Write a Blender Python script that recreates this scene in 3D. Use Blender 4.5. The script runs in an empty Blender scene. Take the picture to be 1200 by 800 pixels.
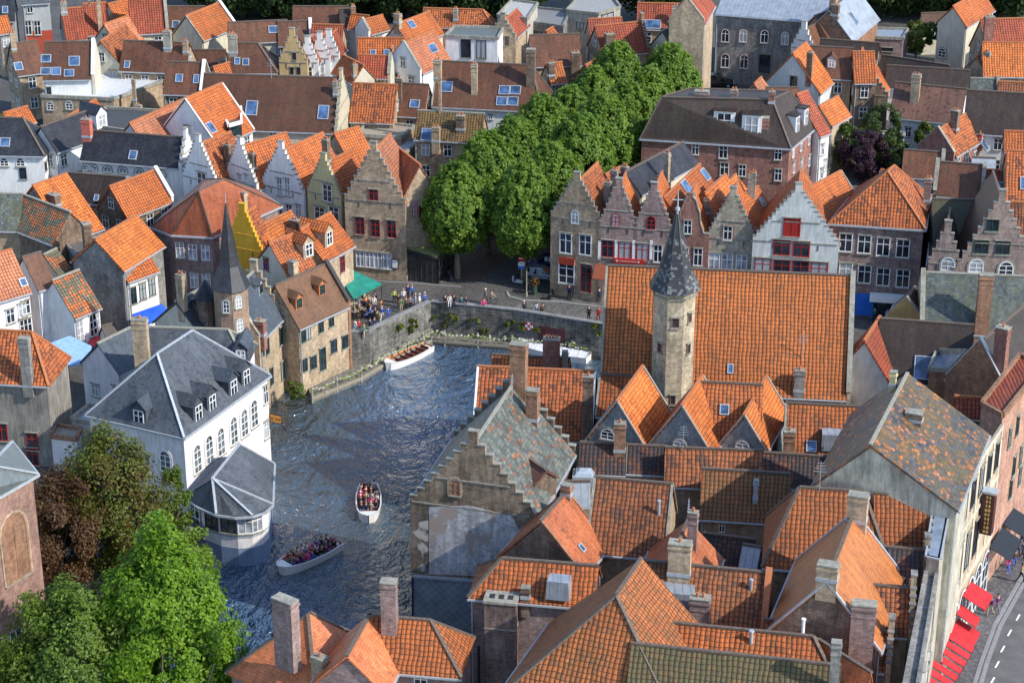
import bpy, math, random
from math import radians, sin, cos, tan, atan2, pi, hypot
from mathutils import Vector as V, Matrix, geometry
random.seed(7)
SC = bpy.context.scene
COL = SC.collection
# ---------------------------------------------------------------- camera
CAMH, D0, F = 95.0, radians(24.2), 2470.0
cam_d = bpy.data.cameras.new('camera'); cam = bpy.data.objects.new('camera', cam_d); COL.objects.link(cam)
cam.location = (0, 0, CAMH); cam.rotation_euler = (radians(90) - D0, 0, 0)
cam_d.sensor_width = 36; cam_d.lens = F/1200*36; cam_d.clip_start = 1; cam_d.clip_end = 6000
SC.camera = cam
CP = V((0, 0, CAMH)); FWD = V((0, cos(D0), -sin(D0))); UP = V((0, sin(D0), cos(D0)))
def ray(px, py):
    return V(((px-600)/F, 0, 0)) + UP*((400-py)/F) + FWD
def P(px, py, z=0.0):                      # point of the photo pixel that lies at height z
    r = ray(px, py); return CP + r*((z-CAMH)/r.z)
def proj(p):
    q = p-CP; d = q.dot(FWD); return (600+F*q.x/d, 400-F*q.dot(UP)/d, d)
def zat(p, py):                            # height above point p whose image row is py
    lo, hi = -20.0, 70.0
    for _ in range(40):
        m = (lo+hi)/2
        if proj(V((p.x, p.y, m)))[1] > py: lo = m
        else: hi = m
    return lo
def ppm(px, py, z=5): return F/proj(P(px, py, z))[2]
def hitplane(px, py, p0, n):
    r = ray(px, py); k = r.dot(n)
    if abs(k) < 1e-6: return None
    t = (p0-CP).dot(n)/k
    return CP+r*t if t > 0 else None
# ---------------------------------------------------------------- materials
MATS = {}
class NT:
    def __init__(s, name):
        s.m = bpy.data.materials.new(name); s.m.use_nodes = True; s.t = s.m.node_tree; s.n = s.t.nodes; s.n.clear()
        s.out = s.n.new('ShaderNodeOutputMaterial'); s.b = s.n.new('ShaderNodeBsdfPrincipled'); s.L(s.b.outputs[0], s.out.inputs[0])
    def L(s, a, b): s.t.links.new(a, b)
    def put(s, sock, v):
        if isinstance(v, bpy.types.NodeSocket): s.L(v, sock)
        elif isinstance(v, (tuple, list)) and len(v) == 3 and sock.type == 'RGBA': sock.default_value = (*v, 1)
        else: sock.default_value = v
    def M(s, op, a, b=None, c=None, clamp=False):
        n = s.n.new('ShaderNodeMath'); n.operation = op; n.use_clamp = clamp
        for i, v in enumerate((a, b, c)):
            if v is not None: s.put(n.inputs[i], v)
        return n.outputs[0]
    def mix(s, f, a, b, mode='MIX'):
        n = s.n.new('ShaderNodeMix'); n.data_type = 'RGBA'; n.blend_type = mode
        s.put(n.inputs[0], f); s.put(n.inputs[6], a); s.put(n.inputs[7], b); return n.outputs[2]
    def noise(s, vec, scale, detail=3, rough=.55, dist=0):
        n = s.n.new('ShaderNodeTexNoise'); s.L(vec, n.inputs['Vector']); n.inputs['Scale'].default_value = scale
        n.inputs['Detail'].default_value = detail; n.inputs['Roughness'].default_value = rough; n.inputs['Distortion'].default_value = dist
        return n.outputs['Fac']
    def rng(s, v, a, b, c=0., d=1.):
        n = s.n.new('ShaderNodeMapRange'); s.put(n.inputs[0], v)
        for i, x in enumerate((a, b, c, d)): s.put(n.inputs[i+1], x)
        return n.outputs[0]
    def coord(s, k): 
        n = s.n.new('ShaderNodeTexCoord'); return n.outputs[k]
    def geo(s, k): return s.n.new('ShaderNodeNewGeometry').outputs[k]
    def white(s, vec, k='Value'):
        n = s.n.new('ShaderNodeTexWhiteNoise'); n.noise_dimensions = '3D'; s.L(vec, n.inputs[0]); return n.outputs[k]
    def comb(s, x, y, z=0.):
        n = s.n.new('ShaderNodeCombineXYZ'); s.put(n.inputs[0], x); s.put(n.inputs[1], y); s.put(n.inputs[2], z); return n.outputs[0]
    def sep(s, v):
        n = s.n.new('ShaderNodeSeparateXYZ'); s.L(v, n.inputs[0]); return n.outputs
    def bump(s, h, dist, strength=1.0):
        n = s.n.new('ShaderNodeBump'); n.inputs['Distance'].default_value = dist; n.inputs['Strength'].default_value = strength
        s.L(h, n.inputs['Height']); s.L(n.outputs[0], s.b.inputs['Normal'])
    def fin(s, col, rough=.8, spec=.3, metal=0.):
        s.put(s.b.inputs['Base Color'], col); s.put(s.b.inputs['Roughness'], rough)
        s.b.inputs['Specular IOR Level'].default_value = spec; s.b.inputs['Metallic'].default_value = metal
        return s.m
def cached(f):
    def g(*a, **k):
        key = (f.__name__, a, tuple(sorted(k.items())))
        if key not in MATS: MATS[key] = f(*a, **k)
        return MATS[key]
    return g
def sc3(c, k): return tuple(min(1, x*k) for x in c)
@cached
def tile(col, alt=None, p=0.12, moss=0.15, mosscol=(.07, .06, .03), kind='pan', var=.11, big=1.):
    s = NT('roof_'+kind)
    wn = s.n.new('ShaderNodeTexNoise'); s.L(s.geo('Position'), wn.inputs['Vector']); wn.inputs['Scale'].default_value = .55; wn.inputs['Detail'].default_value = 2
    va = s.n.new('ShaderNodeVectorMath'); va.operation = 'MULTIPLY_ADD'; s.L(wn.outputs['Color'], va.inputs[0]); va.inputs[1].default_value = (.3, .42, 0); s.L(s.coord('UV'), va.inputs[2])
    uv = s.sep(va.outputs[0]); sx, sy = {'pan': (.36, .38), 'slate': (.3*big, .24*big), 'flat': (.26, .24)}[kind]
    v = s.M('DIVIDE', uv[1], sy); iv = s.M('FLOOR', v); fv = s.M('SUBTRACT', v, iv)
    u = s.M('DIVIDE', uv[0], sx)
    if kind != 'pan': u = s.M('ADD', u, s.M('MULTIPLY', s.M('MODULO', iv, 2.), .5))
    iu = s.M('FLOOR', u); fu = s.M('SUBTRACT', u, iu)
    oi = s.n.new('ShaderNodeObjectInfo')
    cell = s.comb(iu, iv, s.M('MULTIPLY', oi.outputs['Random'], 50.))
    w = s.white(cell); w2 = s.white(s.comb(iv, iu, 3.7))
    pos = s.geo('Position')
    bign = s.noise(pos, .22, 4); mid = s.noise(pos, 1.3, 4, .65); cl = s.noise(pos, .7, 2)
    alt = alt or sc3(col, .45)
    # alternative tiles come in loose clusters
    th = s.M('MULTIPLY', p*(2.2 if p >= .23 and p not in (.3, .35) else 1.1), s.rng(cl, .35, .65))
    c = s.mix(s.M('LESS_THAN', w2, th), col, alt)
    k = s.M('ADD', 1-var, s.M('MULTIPLY', w, 2*var))
    k = s.M('MULTIPLY', k, s.rng(bign, .3, .7, .78, 1.2))
    st = s.noise(s.comb(s.M('MULTIPLY', uv[0], 1.6), s.M('MULTIPLY', uv[1], .22), s.M('MULTIPLY', oi.outputs['Random'], 30.)), 1., 5, .65)
    k = s.M('MULTIPLY', s.M('MULTIPLY', k, s.rng(st, .3, .72, 1.22, .66)), s.rng(oi.outputs['Random'], 0., 1., .78, 1.18))
    c = s.mix(1., c, s.comb(k, k, k), 'MULTIPLY')
    c = s.mix(s.rng(s.white(s.comb(oi.outputs['Random'], 3.1)), .3, 1., 0., .3), c, (sc3(col, .62)[0], min(1, col[1]*.9), min(1, col[2]*1.1)))
    c = s.mix(s.rng(s.noise(pos, 3.2, 4, .7), .56, .74, 0., .5), c, sc3(col, .42))
    md = s.M('MULTIPLY', s.rng(s.M('ADD', s.M('MULTIPLY', mid, .6), s.M('MULTIPLY', bign, .4)), .62-moss*.5, .8-moss*.5), .85)
    c = s.mix(md, c, mosscol)
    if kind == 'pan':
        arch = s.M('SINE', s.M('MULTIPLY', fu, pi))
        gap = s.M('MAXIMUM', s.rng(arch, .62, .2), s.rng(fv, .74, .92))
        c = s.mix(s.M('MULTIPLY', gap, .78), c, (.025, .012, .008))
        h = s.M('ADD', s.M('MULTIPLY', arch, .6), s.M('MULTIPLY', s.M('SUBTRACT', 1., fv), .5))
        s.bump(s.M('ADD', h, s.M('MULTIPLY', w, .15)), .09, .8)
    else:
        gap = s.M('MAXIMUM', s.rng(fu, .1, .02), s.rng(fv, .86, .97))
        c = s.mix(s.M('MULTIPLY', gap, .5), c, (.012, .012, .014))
        s.bump(s.M('ADD', s.M('SUBTRACT', 1., fv), s.M('MULTIPLY', w, .5)), .03, .7)
    return s.fin(c, .72 if kind == 'pan' else .5, .35)
@cached
def brick(col, alt=None, stain=.5, patch=None, bs=1.):
    s = NT('brickwork'); uvv = s.coord('UV')
    b = s.n.new('ShaderNodeTexBrick'); s.L(uvv, b.inputs['Vector'])
    alt = alt or sc3(col, .55)
    b.inputs['Color1'].default_value = (*col, 1); b.inputs['Color2'].default_value = (*alt, 1); b.inputs['Mortar'].default_value = (*sc3(tuple((c+.3)/2 for c in col), .9), 1)
    b.inputs['Scale'].default_value = 1; b.inputs['Brick Width'].default_value = .34*bs; b.inputs['Row Height'].default_value = .13*bs; b.inputs['Mortar Size'].default_value = .012*bs
    pos = s.geo('Position')
    n1 = s.noise(pos, .45, 5, .65); n2 = s.noise(pos, 2.6, 4, .7)
    k = s.M('MULTIPLY', s.rng(n1, .3, .7, 1-stain*.55, 1+stain*.45), s.rng(n2, .25, .75, .62, 1.35))
    c = s.mix(1., b.outputs['Color'], s.comb(k, k, k), 'MULTIPLY')
    p3 = s.sep(pos); dr = s.noise(s.comb(s.M('MULTIPLY', p3[0], 2.2), s.M('MULTIPLY', p3[1], 2.2), s.M('MULTIPLY', p3[2], .28)), .9, 5, .7)
    kk = s.rng(dr, .35, .72, 1.12, 1-stain*.6); c = s.mix(1., c, s.comb(kk, kk, kk), 'MULTIPLY')
    if patch:
        c = s.mix(s.rng(s.noise(pos, .35, 6, .6, .4), .52, .57), c, patch)
    s.bump(s.M('ADD', b.outputs['Fac'], n2), .03, .5)
    return s.fin(c, .85, .2)
@cached
def plaster(col, dirt=.25):
    s = NT('plaster'); pos = s.geo('Position'); xyz = s.sep(pos)
    n1 = s.noise(pos, .5, 5, .65); n2 = s.noise(s.comb(s.M('MULTIPLY', xyz[0], 3.), s.M('MULTIPLY', xyz[1], 3.), s.M('MULTIPLY', xyz[2], .5)), 1.1, 4, .65)
    k = s.M('MULTIPLY', s.rng(n1, .3, .7, 1-dirt*.6, 1.05), s.rng(n2, .3, .75, 1.06, 1-dirt*.9))
    s.bump(s.noise(pos, 6, 3), .01, .4)
    return s.fin(s.mix(1., col, s.comb(k, k, k), 'MULTIPLY'), .8, .25)
@cached
def plain(col, rough=.6, metal=0., spec=.4, var=.15, scale=3.):
    s = NT('paint'); k = s.rng(s.noise(s.geo('Position'), scale, 3), .3, .7, 1-var, 1+var)
    return s.fin(s.mix(1., col, s.comb(k, k, k), 'MULTIPLY'), rough, spec, metal)
@cached
def sheet(col, seam=.6, rough=.45):
    s = NT('sheet_metal'); uv = s.sep(s.coord('UV')); u = s.M('FRACT', s.M('DIVIDE', uv[0], seam)); pos = s.geo('Position')
    k = s.rng(s.noise(pos, .8, 5, .7), .3, .7, .72, 1.2)
    ridge = s.rng(s.M('ABSOLUTE', s.M('SUBTRACT', u, .5)), .06, .02)
    c = s.mix(1., col, s.comb(k, k, k), 'MULTIPLY'); c = s.mix(s.M('MULTIPLY', ridge, .25), c, (.04, .045, .05))
    s.bump(ridge, .05, .7); return s.fin(c, rough, .5, .25)
@cached
def glassm(col=(.015, .022, .035), rough=.06, cloth=.0):
    s = NT('window_glass'); pos = s.geo('Position')
    oi = s.n.new('ShaderNodeObjectInfo')
    r = s.rng(s.noise(pos, .9, 2), .35, .65, .5, 1.8)
    c = s.mix(1., col, s.comb(r, r, r), 'MULTIPLY')
    if cloth: c = s.mix(s.M('MULTIPLY', s.M('LESS_THAN', oi.outputs['Random'], cloth), .8), c, (.42, .45, .48))
    s.bump(s.noise(pos, 1.5, 1), .01, .3)
    return s.fin(c, rough, .9)
@cached
def cobble(col, sc=.25, rough=.8):
    s = NT('paving'); pos = s.geo('Position'); n1 = s.noise(pos, .12, 5, .6); n2 = s.noise(pos, 1.2, 4, .7)
    vor = s.n.new('ShaderNodeTexVoronoi'); s.L(pos, vor.inputs['Vector']); vor.inputs['Scale'].default_value = 1/sc
    k = s.M('MULTIPLY', s.rng(n1, .3, .7, .7, 1.3), s.rng(n2, .3, .7, .8, 1.2))
    k = s.M('MULTIPLY', k, s.rng(vor.outputs['Distance'], .1, .6, 1.15, .65))
    s.bump(vor.outputs['Distance'], -.02, .5)
    return s.fin(s.mix(1., col, s.comb(k, k, k), 'MULTIPLY'), rough, .3)
@cached
def leafm(c1, c2, tr=.35):
    s = NT('leaves'); r = s.geo('Random Per Island'); n = s.noise(s.geo('Position'), .45, 3)
    f = s.M('ADD', s.M('MULTIPLY', r, .6), s.rng(n, .35, .65, 0., .4))
    c = s.mix(f, c1, c2)
    s.fin(c, .5, .35)
    t = s.n.new('ShaderNodeBsdfTranslucent'); s.L(s.mix(1., c, (1.3, 1.35, .5), 'MULTIPLY'), t.inputs[0])
    mx = s.n.new('ShaderNodeMixShader'); mx.inputs[0].default_value = tr
    s.L(s.b.outputs[0], mx.inputs[1]); s.L(t.outputs[0], mx.inputs[2]); s.L(mx.outputs[0], s.out.inputs[0])
    return s.m
# roof colours
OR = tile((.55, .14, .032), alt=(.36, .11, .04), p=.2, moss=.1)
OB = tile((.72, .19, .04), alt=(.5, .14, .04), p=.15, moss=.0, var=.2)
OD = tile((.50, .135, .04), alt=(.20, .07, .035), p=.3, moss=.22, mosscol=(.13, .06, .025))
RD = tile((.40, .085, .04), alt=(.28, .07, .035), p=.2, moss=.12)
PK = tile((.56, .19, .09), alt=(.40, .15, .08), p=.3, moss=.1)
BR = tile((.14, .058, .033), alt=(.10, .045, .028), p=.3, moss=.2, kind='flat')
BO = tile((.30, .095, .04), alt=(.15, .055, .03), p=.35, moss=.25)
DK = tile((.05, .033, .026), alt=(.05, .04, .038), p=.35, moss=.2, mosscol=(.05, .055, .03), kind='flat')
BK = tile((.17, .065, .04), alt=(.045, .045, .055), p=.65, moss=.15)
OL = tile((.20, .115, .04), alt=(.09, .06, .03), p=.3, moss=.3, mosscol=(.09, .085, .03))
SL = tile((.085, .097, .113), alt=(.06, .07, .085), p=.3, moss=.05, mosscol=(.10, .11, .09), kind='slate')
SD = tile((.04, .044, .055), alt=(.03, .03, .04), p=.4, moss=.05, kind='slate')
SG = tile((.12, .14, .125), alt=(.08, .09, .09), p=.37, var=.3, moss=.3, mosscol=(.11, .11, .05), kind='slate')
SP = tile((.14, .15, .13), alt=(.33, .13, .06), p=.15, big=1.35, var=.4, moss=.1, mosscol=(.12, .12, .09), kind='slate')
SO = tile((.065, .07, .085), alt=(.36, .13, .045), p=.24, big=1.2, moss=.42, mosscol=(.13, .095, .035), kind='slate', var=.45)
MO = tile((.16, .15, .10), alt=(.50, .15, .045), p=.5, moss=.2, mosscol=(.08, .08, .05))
# walls
W = plaster((.80, .81, .80)); WP = plaster((.80, .765, .765), .3); CR = plaster((.62, .58, .46)); YE = plaster((.60, .53, .28)); GY = plaster((.42, .43, .42), .5)
TB = brick((.48, .36, .23), (.33, .23, .15)); LB = brick((.54, .42, .28), (.40, .30, .2)); GB = brick((.42, .37, .27), (.30, .26, .20))
RB = brick((.34, .15, .11), (.22, .10, .08)); PB = brick((.34, .235, .21), (.22, .155, .15)); DB = brick((.26, .18, .12), (.16, .11, .08), .8)
OBK = brick((.36, .19, .10), (.24, .12, .075)); YO = plaster((.68, .38, .035)); STN = brick((.30, .29, .27), (.2, .2, .19), .7); 
CAP = plaster((.40, .39, .33), .6); LEAD = plain((.42, .46, .50), .45, .2); ZINC = sheet((.34, .38, .43)); WHT = plain((.78, .79, .78), .5, var=.06); REDP = plain((.33, .025, .02), .5)
RIDGE = {}
GL = glassm(cloth=.25); GLB = glassm((.05, .10, .20), .12); POT = plain((.45, .16, .07), .8); DKM = plain((.03, .03, .035), .6); GRNP = plain((.03, .07, .05), .5)
RIDO = plain((.42, .15, .06), .8, var=.35, scale=6); RIDG = plain((.30, .29, .24), .8, var=.35, scale=6); RIDD = plain((.13, .10, .08), .8, var=.35, scale=6)
def ridgemat(r):
    if r in (OR, OB, OD, RD, PK, BO): return RIDO
    if r in (SL, SG, SP, SO, OL, MO): return RIDG
    return RIDD
# ---------------------------------------------------------------- mesh builder
class MB:
    def __init__(s): s.v = []; s.f = []; s.m = []
    def poly(s, pts, m=0):
        i = len(s.v); s.v += [tuple(p) for p in pts]; s.f.append(list(range(i, i+len(pts)))); s.m.append(m)
    def hexa(s, b, t, m=0):              # b, t: bottom and top rings
        i = len(s.v); n = len(b); s.v += [tuple(p) for p in b]+[tuple(p) for p in t]
        s.f.append([i+k for k in reversed(range(n))]); s.f.append([i+n+k for k in range(n)])
        for k in range(n):
            j = (k+1) % n; s.f.append([i+k, i+j, i+n+j, i+n+k])
        s.m += [m]*(n+2)
    def box(s, c, hx, hy, hz, ax=V((1, 0, 0)), ay=V((0, 1, 0)), az=V((0, 0, 1)), m=0, taper=1.0):
        c = V(c); q = ((-1, -1), (1, -1), (1, 1), (-1, 1))
        s.hexa([c+ax*hx*a+ay*hy*b-az*hz for a, b in q], [c+ax*hx*a*taper+ay*hy*b*taper+az*hz for a, b in q], m)
    def bar(s, a, b, w, h=None, m=0, up=V((0, 0, 1))):
        a = V(a); b = V(b); d = b-a; L = d.length
        if L < 1e-5: return
        d /= L; x = d.cross(up)
        x = x.normalized() if x.length > 1e-4 else V((1, 0, 0)); y = x.cross(d)
        s.box((a+b)/2, L/2, w/2, (h or w)/2, d, x, y, m)
    def cyl(s, c, r0, r1, h, n=10, m=0, ax=V((1, 0, 0)), ay=V((0, 1, 0)), az=V((0, 0, 1)), ph=0):
        c = V(c); r = lambda R, z: [c+ax*R*cos(ph+2*pi*k/n)+ay*R*sin(ph+2*pi*k/n)+az*z for k in range(n)]
        s.hexa(r(r0, 0), r(max(r1, .001), h), m)
    def tube(s, pts, r, n=6, m=0):
        pts = [V(p) for p in pts]
        for a, b in zip(pts, pts[1:]):
            d = (b-a); L = d.length
            if L < 1e-5: continue
            d /= L; x = d.cross(V((0, 0, 1))); x = x.normalized() if x.length > 1e-3 else V((1, 0, 0)); y = d.cross(x)
            s.cyl(a, r, r, L, n, m, x, y, d)
    def prism(s, outline, off, m=0):     # outline polygon extruded by vector off
        s.hexa(outline, [V(p)+off for p in outline], m)
    def mesh(s, name, mats, smooth=False):
        me = bpy.data.meshes.new(name); me.from_pydata(s.v, [], s.f)
        for x in (mats if isinstance(mats, (list, tuple)) else [mats]): me.materials.append(x)
        me.polygons.foreach_set('material_index', s.m)
        me.update()
        if smooth: me.polygons.foreach_set('use_smooth', [True]*len(s.f))
        uvl = me.uv_layers.new(name='UVMap').data
        for p in me.polygons:
            n = p.normal
            u = V((-n.y, n.x, 0)); u = u.normalized() if u.length > .02 else V((1, 0, 0)); w = n.cross(u)
            for li in p.loop_indices:
                co = me.vertices[me.loops[li].vertex_index].co; uvl[li].uv = (co.dot(u), co.dot(w))
        return me
    def fix(s):
        import bmesh
        return s
def link(name, me, parent=None, loc=(0, 0, 0), rz=0.):
    o = bpy.data.objects.new(name, me); COL.objects.link(o); o.location = loc; o.rotation_euler = (0, 0, rz)
    if parent is not None: o.parent = parent
    return o
def add(name, mb, mats, parent=None, loc=(0, 0, 0), rz=0., smooth=False):
    me = mb.mesh(name, mats, smooth)
    # make normals consistent, then lay the uvs again
    import bmesh
    bm = bmesh.new(); bm.from_mesh(me); bmesh.ops.recalc_face_normals(bm, faces=bm.faces)
    uvl = bm.loops.layers.uv.active
    for f in bm.faces:
        n = f.normal; u = V((-n.y, n.x, 0)); u = u.normalized() if u.length > .02 else V((1, 0, 0)); w = n.cross(u)
        for l in f.loops: l[uvl].uv = (l.vert.co.dot(u), l.vert.co.dot(w))
    bm.to_mesh(me); bm.free()
    return link(name, me, parent, loc, rz)
def thing(name, label, cat, loc=(0, 0, 0), rz=0., group=None):
    o = link(name, None, None, loc, rz); o['label'] = label; o['category'] = cat
    if group: o['group'] = group
    return o
def tag(o, label=None, cat=None, group=None, kind=None):
    for k, x in (('label', label), ('category', cat), ('group', group), ('kind', kind)):
        if x: o[k] = x
    return o
Z = V((0, 0, 1))
# ---------------------------------------------------------------- windows
WM = {}
def arch_pts(w, h, r=None, n=6):         # outline, arched head
    r = w/2; return [V((-w/2, 0, 0)), V((w/2, 0, 0)), V((w/2, 0, h-r))] + [V((r*cos(pi*k/n), 0, h-r+r*sin(pi*k/n))) for k in range(1, n)] + [V((-w/2, 0, h-r))]
def window_meshes(w, h, fr, gl, cols, rows, arch, sur):
    w = round(w, 1); h = round(h, 1); key = (w, h, fr, gl, cols, rows, arch, sur)
    if key in WM: return WM[key]
    m = MB(); t = max(.065, w*.07)
    if arch:
        o = arch_pts(w, h); i = arch_pts(w-2*t, h-2*t); i = [p+V((0, 0, t)) for p in i]
        n = len(o)
        for k in range(n):
            j = (k+1) % n
            m.hexa([o[k], o[j], i[j], i[k]], [p+V((0, .07, 0)) for p in (o[k], o[j], i[j], i[k])])
    else:
        m.box((0, .035, t/2), w/2, .035, t/2); m.box((0, .035, h-t/2), w/2, .035, t/2)
        for s in (-1, 1): m.box((s*(w/2-t/2), .035, h/2), t/2, .035, h/2-t)
    for k in range(1, cols): m.box((-w/2+w*k/cols, .032, (h-(w*.25 if arch else 0))/2), .04 if k*2 == cols else .03, .03, (h-(w*.25 if arch else 0))/2-t*.9)
    for k in range(1, rows): m.box((0, .03, h*(k/rows if rows != 2 else .64)), w/2-t*.9, .028, .035)
    m.box((0, .07, -.06), w/2+.1, .07, .06, m=1)
    if not arch: m.box((0, .09, h+.05), w/2+.08, .09, .05, m=1)
    if sur:
        if arch:
            o = arch_pts(w+.36, h+.18); i = arch_pts(w+.02, h+.01); n = len(o)
            for k in range(1, n): 
                j = (k+1) % n; m.hexa([o[k], o[j], i[j], i[k]], [p+V((0, .05, 0)) for p in (o[k], o[j], i[j], i[k])], 2)
        else:
            m.box((0, .025, h+.09), w/2+.18, .025, .09, m=2)
            for s in (-1, 1): m.box((s*(w/2+.09), .025, h/2), .09, .025, h/2, m=2)
    g = MB()
    if arch: g.prism([p*1.0+V((0, .012, t*.3)) for p in arch_pts(w-t, h-t*.6)], V((0, .012, 0)))
    else: g.box((0, .018, h/2), w/2-t*.5, .008, h/2-t*.5)
    def mk(b, nm, mats):
        me = b.mesh(nm, mats); import bmesh
        bm = bmesh.new(); bm.from_mesh(me); bmesh.ops.recalc_face_normals(bm, faces=bm.faces); bm.to_mesh(me); bm.free(); return me
    WM[key] = (mk(m, 'window', [fr, CAP, sur or CAP]), mk(g, 'pane', [gl])); return WM[key]
ST = {}   # window styles: frame, glass, cols, rows, arch, surround
def style(k):
    if not ST:
        ST.update({'w': (WHT, GL, 2, 2, 0, None), 'wc': (WHT, glassm((.25, .28, .32), .2), 2, 2, 0, None), 'w3': (WHT, GL, 2, 3, 0, None), 'wa': (WHT, GL, 2, 3, 1, None), 'r': (REDP, GL, 2, 2, 0, None),
            'ra': (REDP, GL, 2, 3, 1, None), 'g': (GRNP, GL, 2, 2, 0, None), 'wb': (WHT, GL, 2, 2, 1, RB), 'gs': (GRNP, GL, 2, 1, 0, None), 's': (WHT, GL, 1, 1, 0, None),
            'sh': (REDP, REDP, 2, 1, 0, None), 'was': (WHT, GL, 2, 3, 1, CAP), 'waw': (WHT, glassm((.09, .11, .12), .12), 2, 4, 1, WP), 'd': (DKM, GL, 2, 1, 0, None), 'rd': (REDP, GL, 2, 3, 0, None), 'wr': (WHT, GL, 2, 2, 0, RB), 'brd': (RB, DKM, 1, 1, 0, None), 'brk': (OBK, OBK, 2, 3, 1, LB)})
    return ST[k]
ALLWIN = []
def put_window(root, O, p, n, w, h, st):
    fr, gl, c, r, a, su = style(st); fm, gm = window_meshes(w, h, fr, gl, c, r, a, su)
    ang = atan2(n.y, n.x)-pi/2
    o = link('window', fm, root, V(p)-O+n*.012, ang); g = link('pane', gm, o)
    ALLWIN.append((o, g, V(p)+V((0, 0, h/2))+n*.2))
    return o
# ---------------------------------------------------------------- house
LOG = []
def slabroof(faces, O, roofmat, root, lines=(), th=.2, rm=None):
    m = MB()
    for f in faces: 
        top = [p-O for p in f]; m.hexa([p-Z*th for p in top], top)
    o = add('roof', m, [roofmat], root)
    if lines:
        r = MB()
        for a, b in lines:
            d = (b-a); 
            if d.length > .4: r.bar(a-O+Z*.02, b-O+Z*.02, .26, .16)
        add('ridge_tiles', r, [rm or ridgemat(roofmat)], o)
    return o
def chimney(root, O, base, a, n, w, d, h, mat, pots=2, sink=1.6):
    c = MB(); b = base-O
    c.box(b+Z*((h-sink)/2), w/2, d/2, (h+sink)/2, a, n, m=0)
    c.box(b+Z*(h-.28), w/2+.07, d/2+.07, .09, a, n, m=0); c.box(b+Z*(h+.05), w/2+.04, d/2+.04, .05, a, n, m=1)
    if h < 3: c.box(b+Z*.12, w/2+.05, d/2+.05, .14, a, n, m=2)
    else: c.box(b+Z*(h-.9), w/2+.04, d/2+.04, .05, a, n, m=0)
    ch = add('chimney', c, [mat, CAP, LEAD], root)
    if pots:
        p = MB()
        for k in range(pots):
            x = (k-(pots-1)/2)*min(.45, w/max(pots, 1)*.8)
            p.cyl(b+a*x+Z*(h+.1), .12, .1, .34, 8)
        add('chimney_pot', p, [POT], ch)
    return ch
def dormer(root, O, p, nn, aa, w, h, roofm, wallm, st='w', slope=1.2, style_='g'):
    # front plane through p, faces nn; body runs back into the slope
    b = p-O; dep = h/slope+1.2; m = MB(); hw = w/2
    rr = w*.5 if style_ == 'g' else .15
    m.hexa([b-aa*hw, b+aa*hw, b+aa*hw-nn*dep, b-aa*hw-nn*dep], [q+Z*h for q in (b-aa*hw, b+aa*hw, b+aa*hw-nn*dep, b-aa*hw-nn*dep)])
    if style_ != 'f': m.prism([b-aa*hw+Z*h, b+aa*hw+Z*h, b+Z*(h+rr)], -nn*dep)
    d = add('dormer', m, [wallm], root)
    r = MB(); o = .14
    if style_ == 'f':
        r.hexa([b-aa*(hw+o)+nn*.2+Z*h, b+aa*(hw+o)+nn*.2+Z*h, b+aa*(hw+o)-nn*dep+Z*(h+.1), b-aa*(hw+o)-nn*dep+Z*(h+.1)],
               [b-aa*(hw+o)+nn*.2+Z*(h+.12), b+aa*(hw+o)+nn*.2+Z*(h+.12), b+aa*(hw+o)-nn*dep+Z*(h+.25), b-aa*(hw+o)-nn*dep+Z*(h+.25)])
    else:
        back = nn*(dep+rr/slope)
        for s in (-1, 1):
            e = b+aa*s*(hw+o)+Z*(h-o*rr/hw); t = b+Z*(h+rr)
            q = [e+nn*.15, t+nn*.15, t-back, e-nn*dep]
            r.hexa([x+Z*.02 for x in q], [x+Z*.14 for x in q])
    add('dormer_roof', r, [roofm], d)
    fr, gl, c, rw, ar, su = style(st); wm = MB(); W_, H_ = w*.68, h*.8
    g = MB(); ctr = b+nn*.03+Z*(h*.12)
    for s in (-1, 0, 1): wm.box(ctr+aa*s*(W_/2-.04)+nn*.03+Z*H_/2, .045, .035, H_/2, aa, nn)
    for z in (.04, H_*.6, H_-.04): wm.box(ctr+nn*.03+Z*z, W_/2, .03, .04, aa, nn)
    wm.box(ctr+nn*.0+Z*H_/2, W_/2-.03, .018, H_/2-.02, aa, nn, m=1)
    add('dormer_window', wm, [fr, gl], d)
    return d
def skylight(root, O, p, nrm, aa, w, h, gl=None):
    up = nrm.cross(aa).normalized(); 
    if up.z < 0: up = -up
    b = p-O; m = MB(); t = .09
    for s in (-1, 1):
        m.box(b+aa*s*(w/2)+nrm*.06, t/2, h/2+t/2, .09, aa, up, nrm); m.box(b+up*s*(h/2)+nrm*.06, w/2-t/2, t/2, .09, aa, up, nrm)
    s = add('skylight', m, [LEAD], root)
    g = MB(); g.box(b+nrm*.06, w/2-t/2, h/2-t/2, .03, aa, up, nrm); add('pane', g, [gl or GLB], s)
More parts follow.
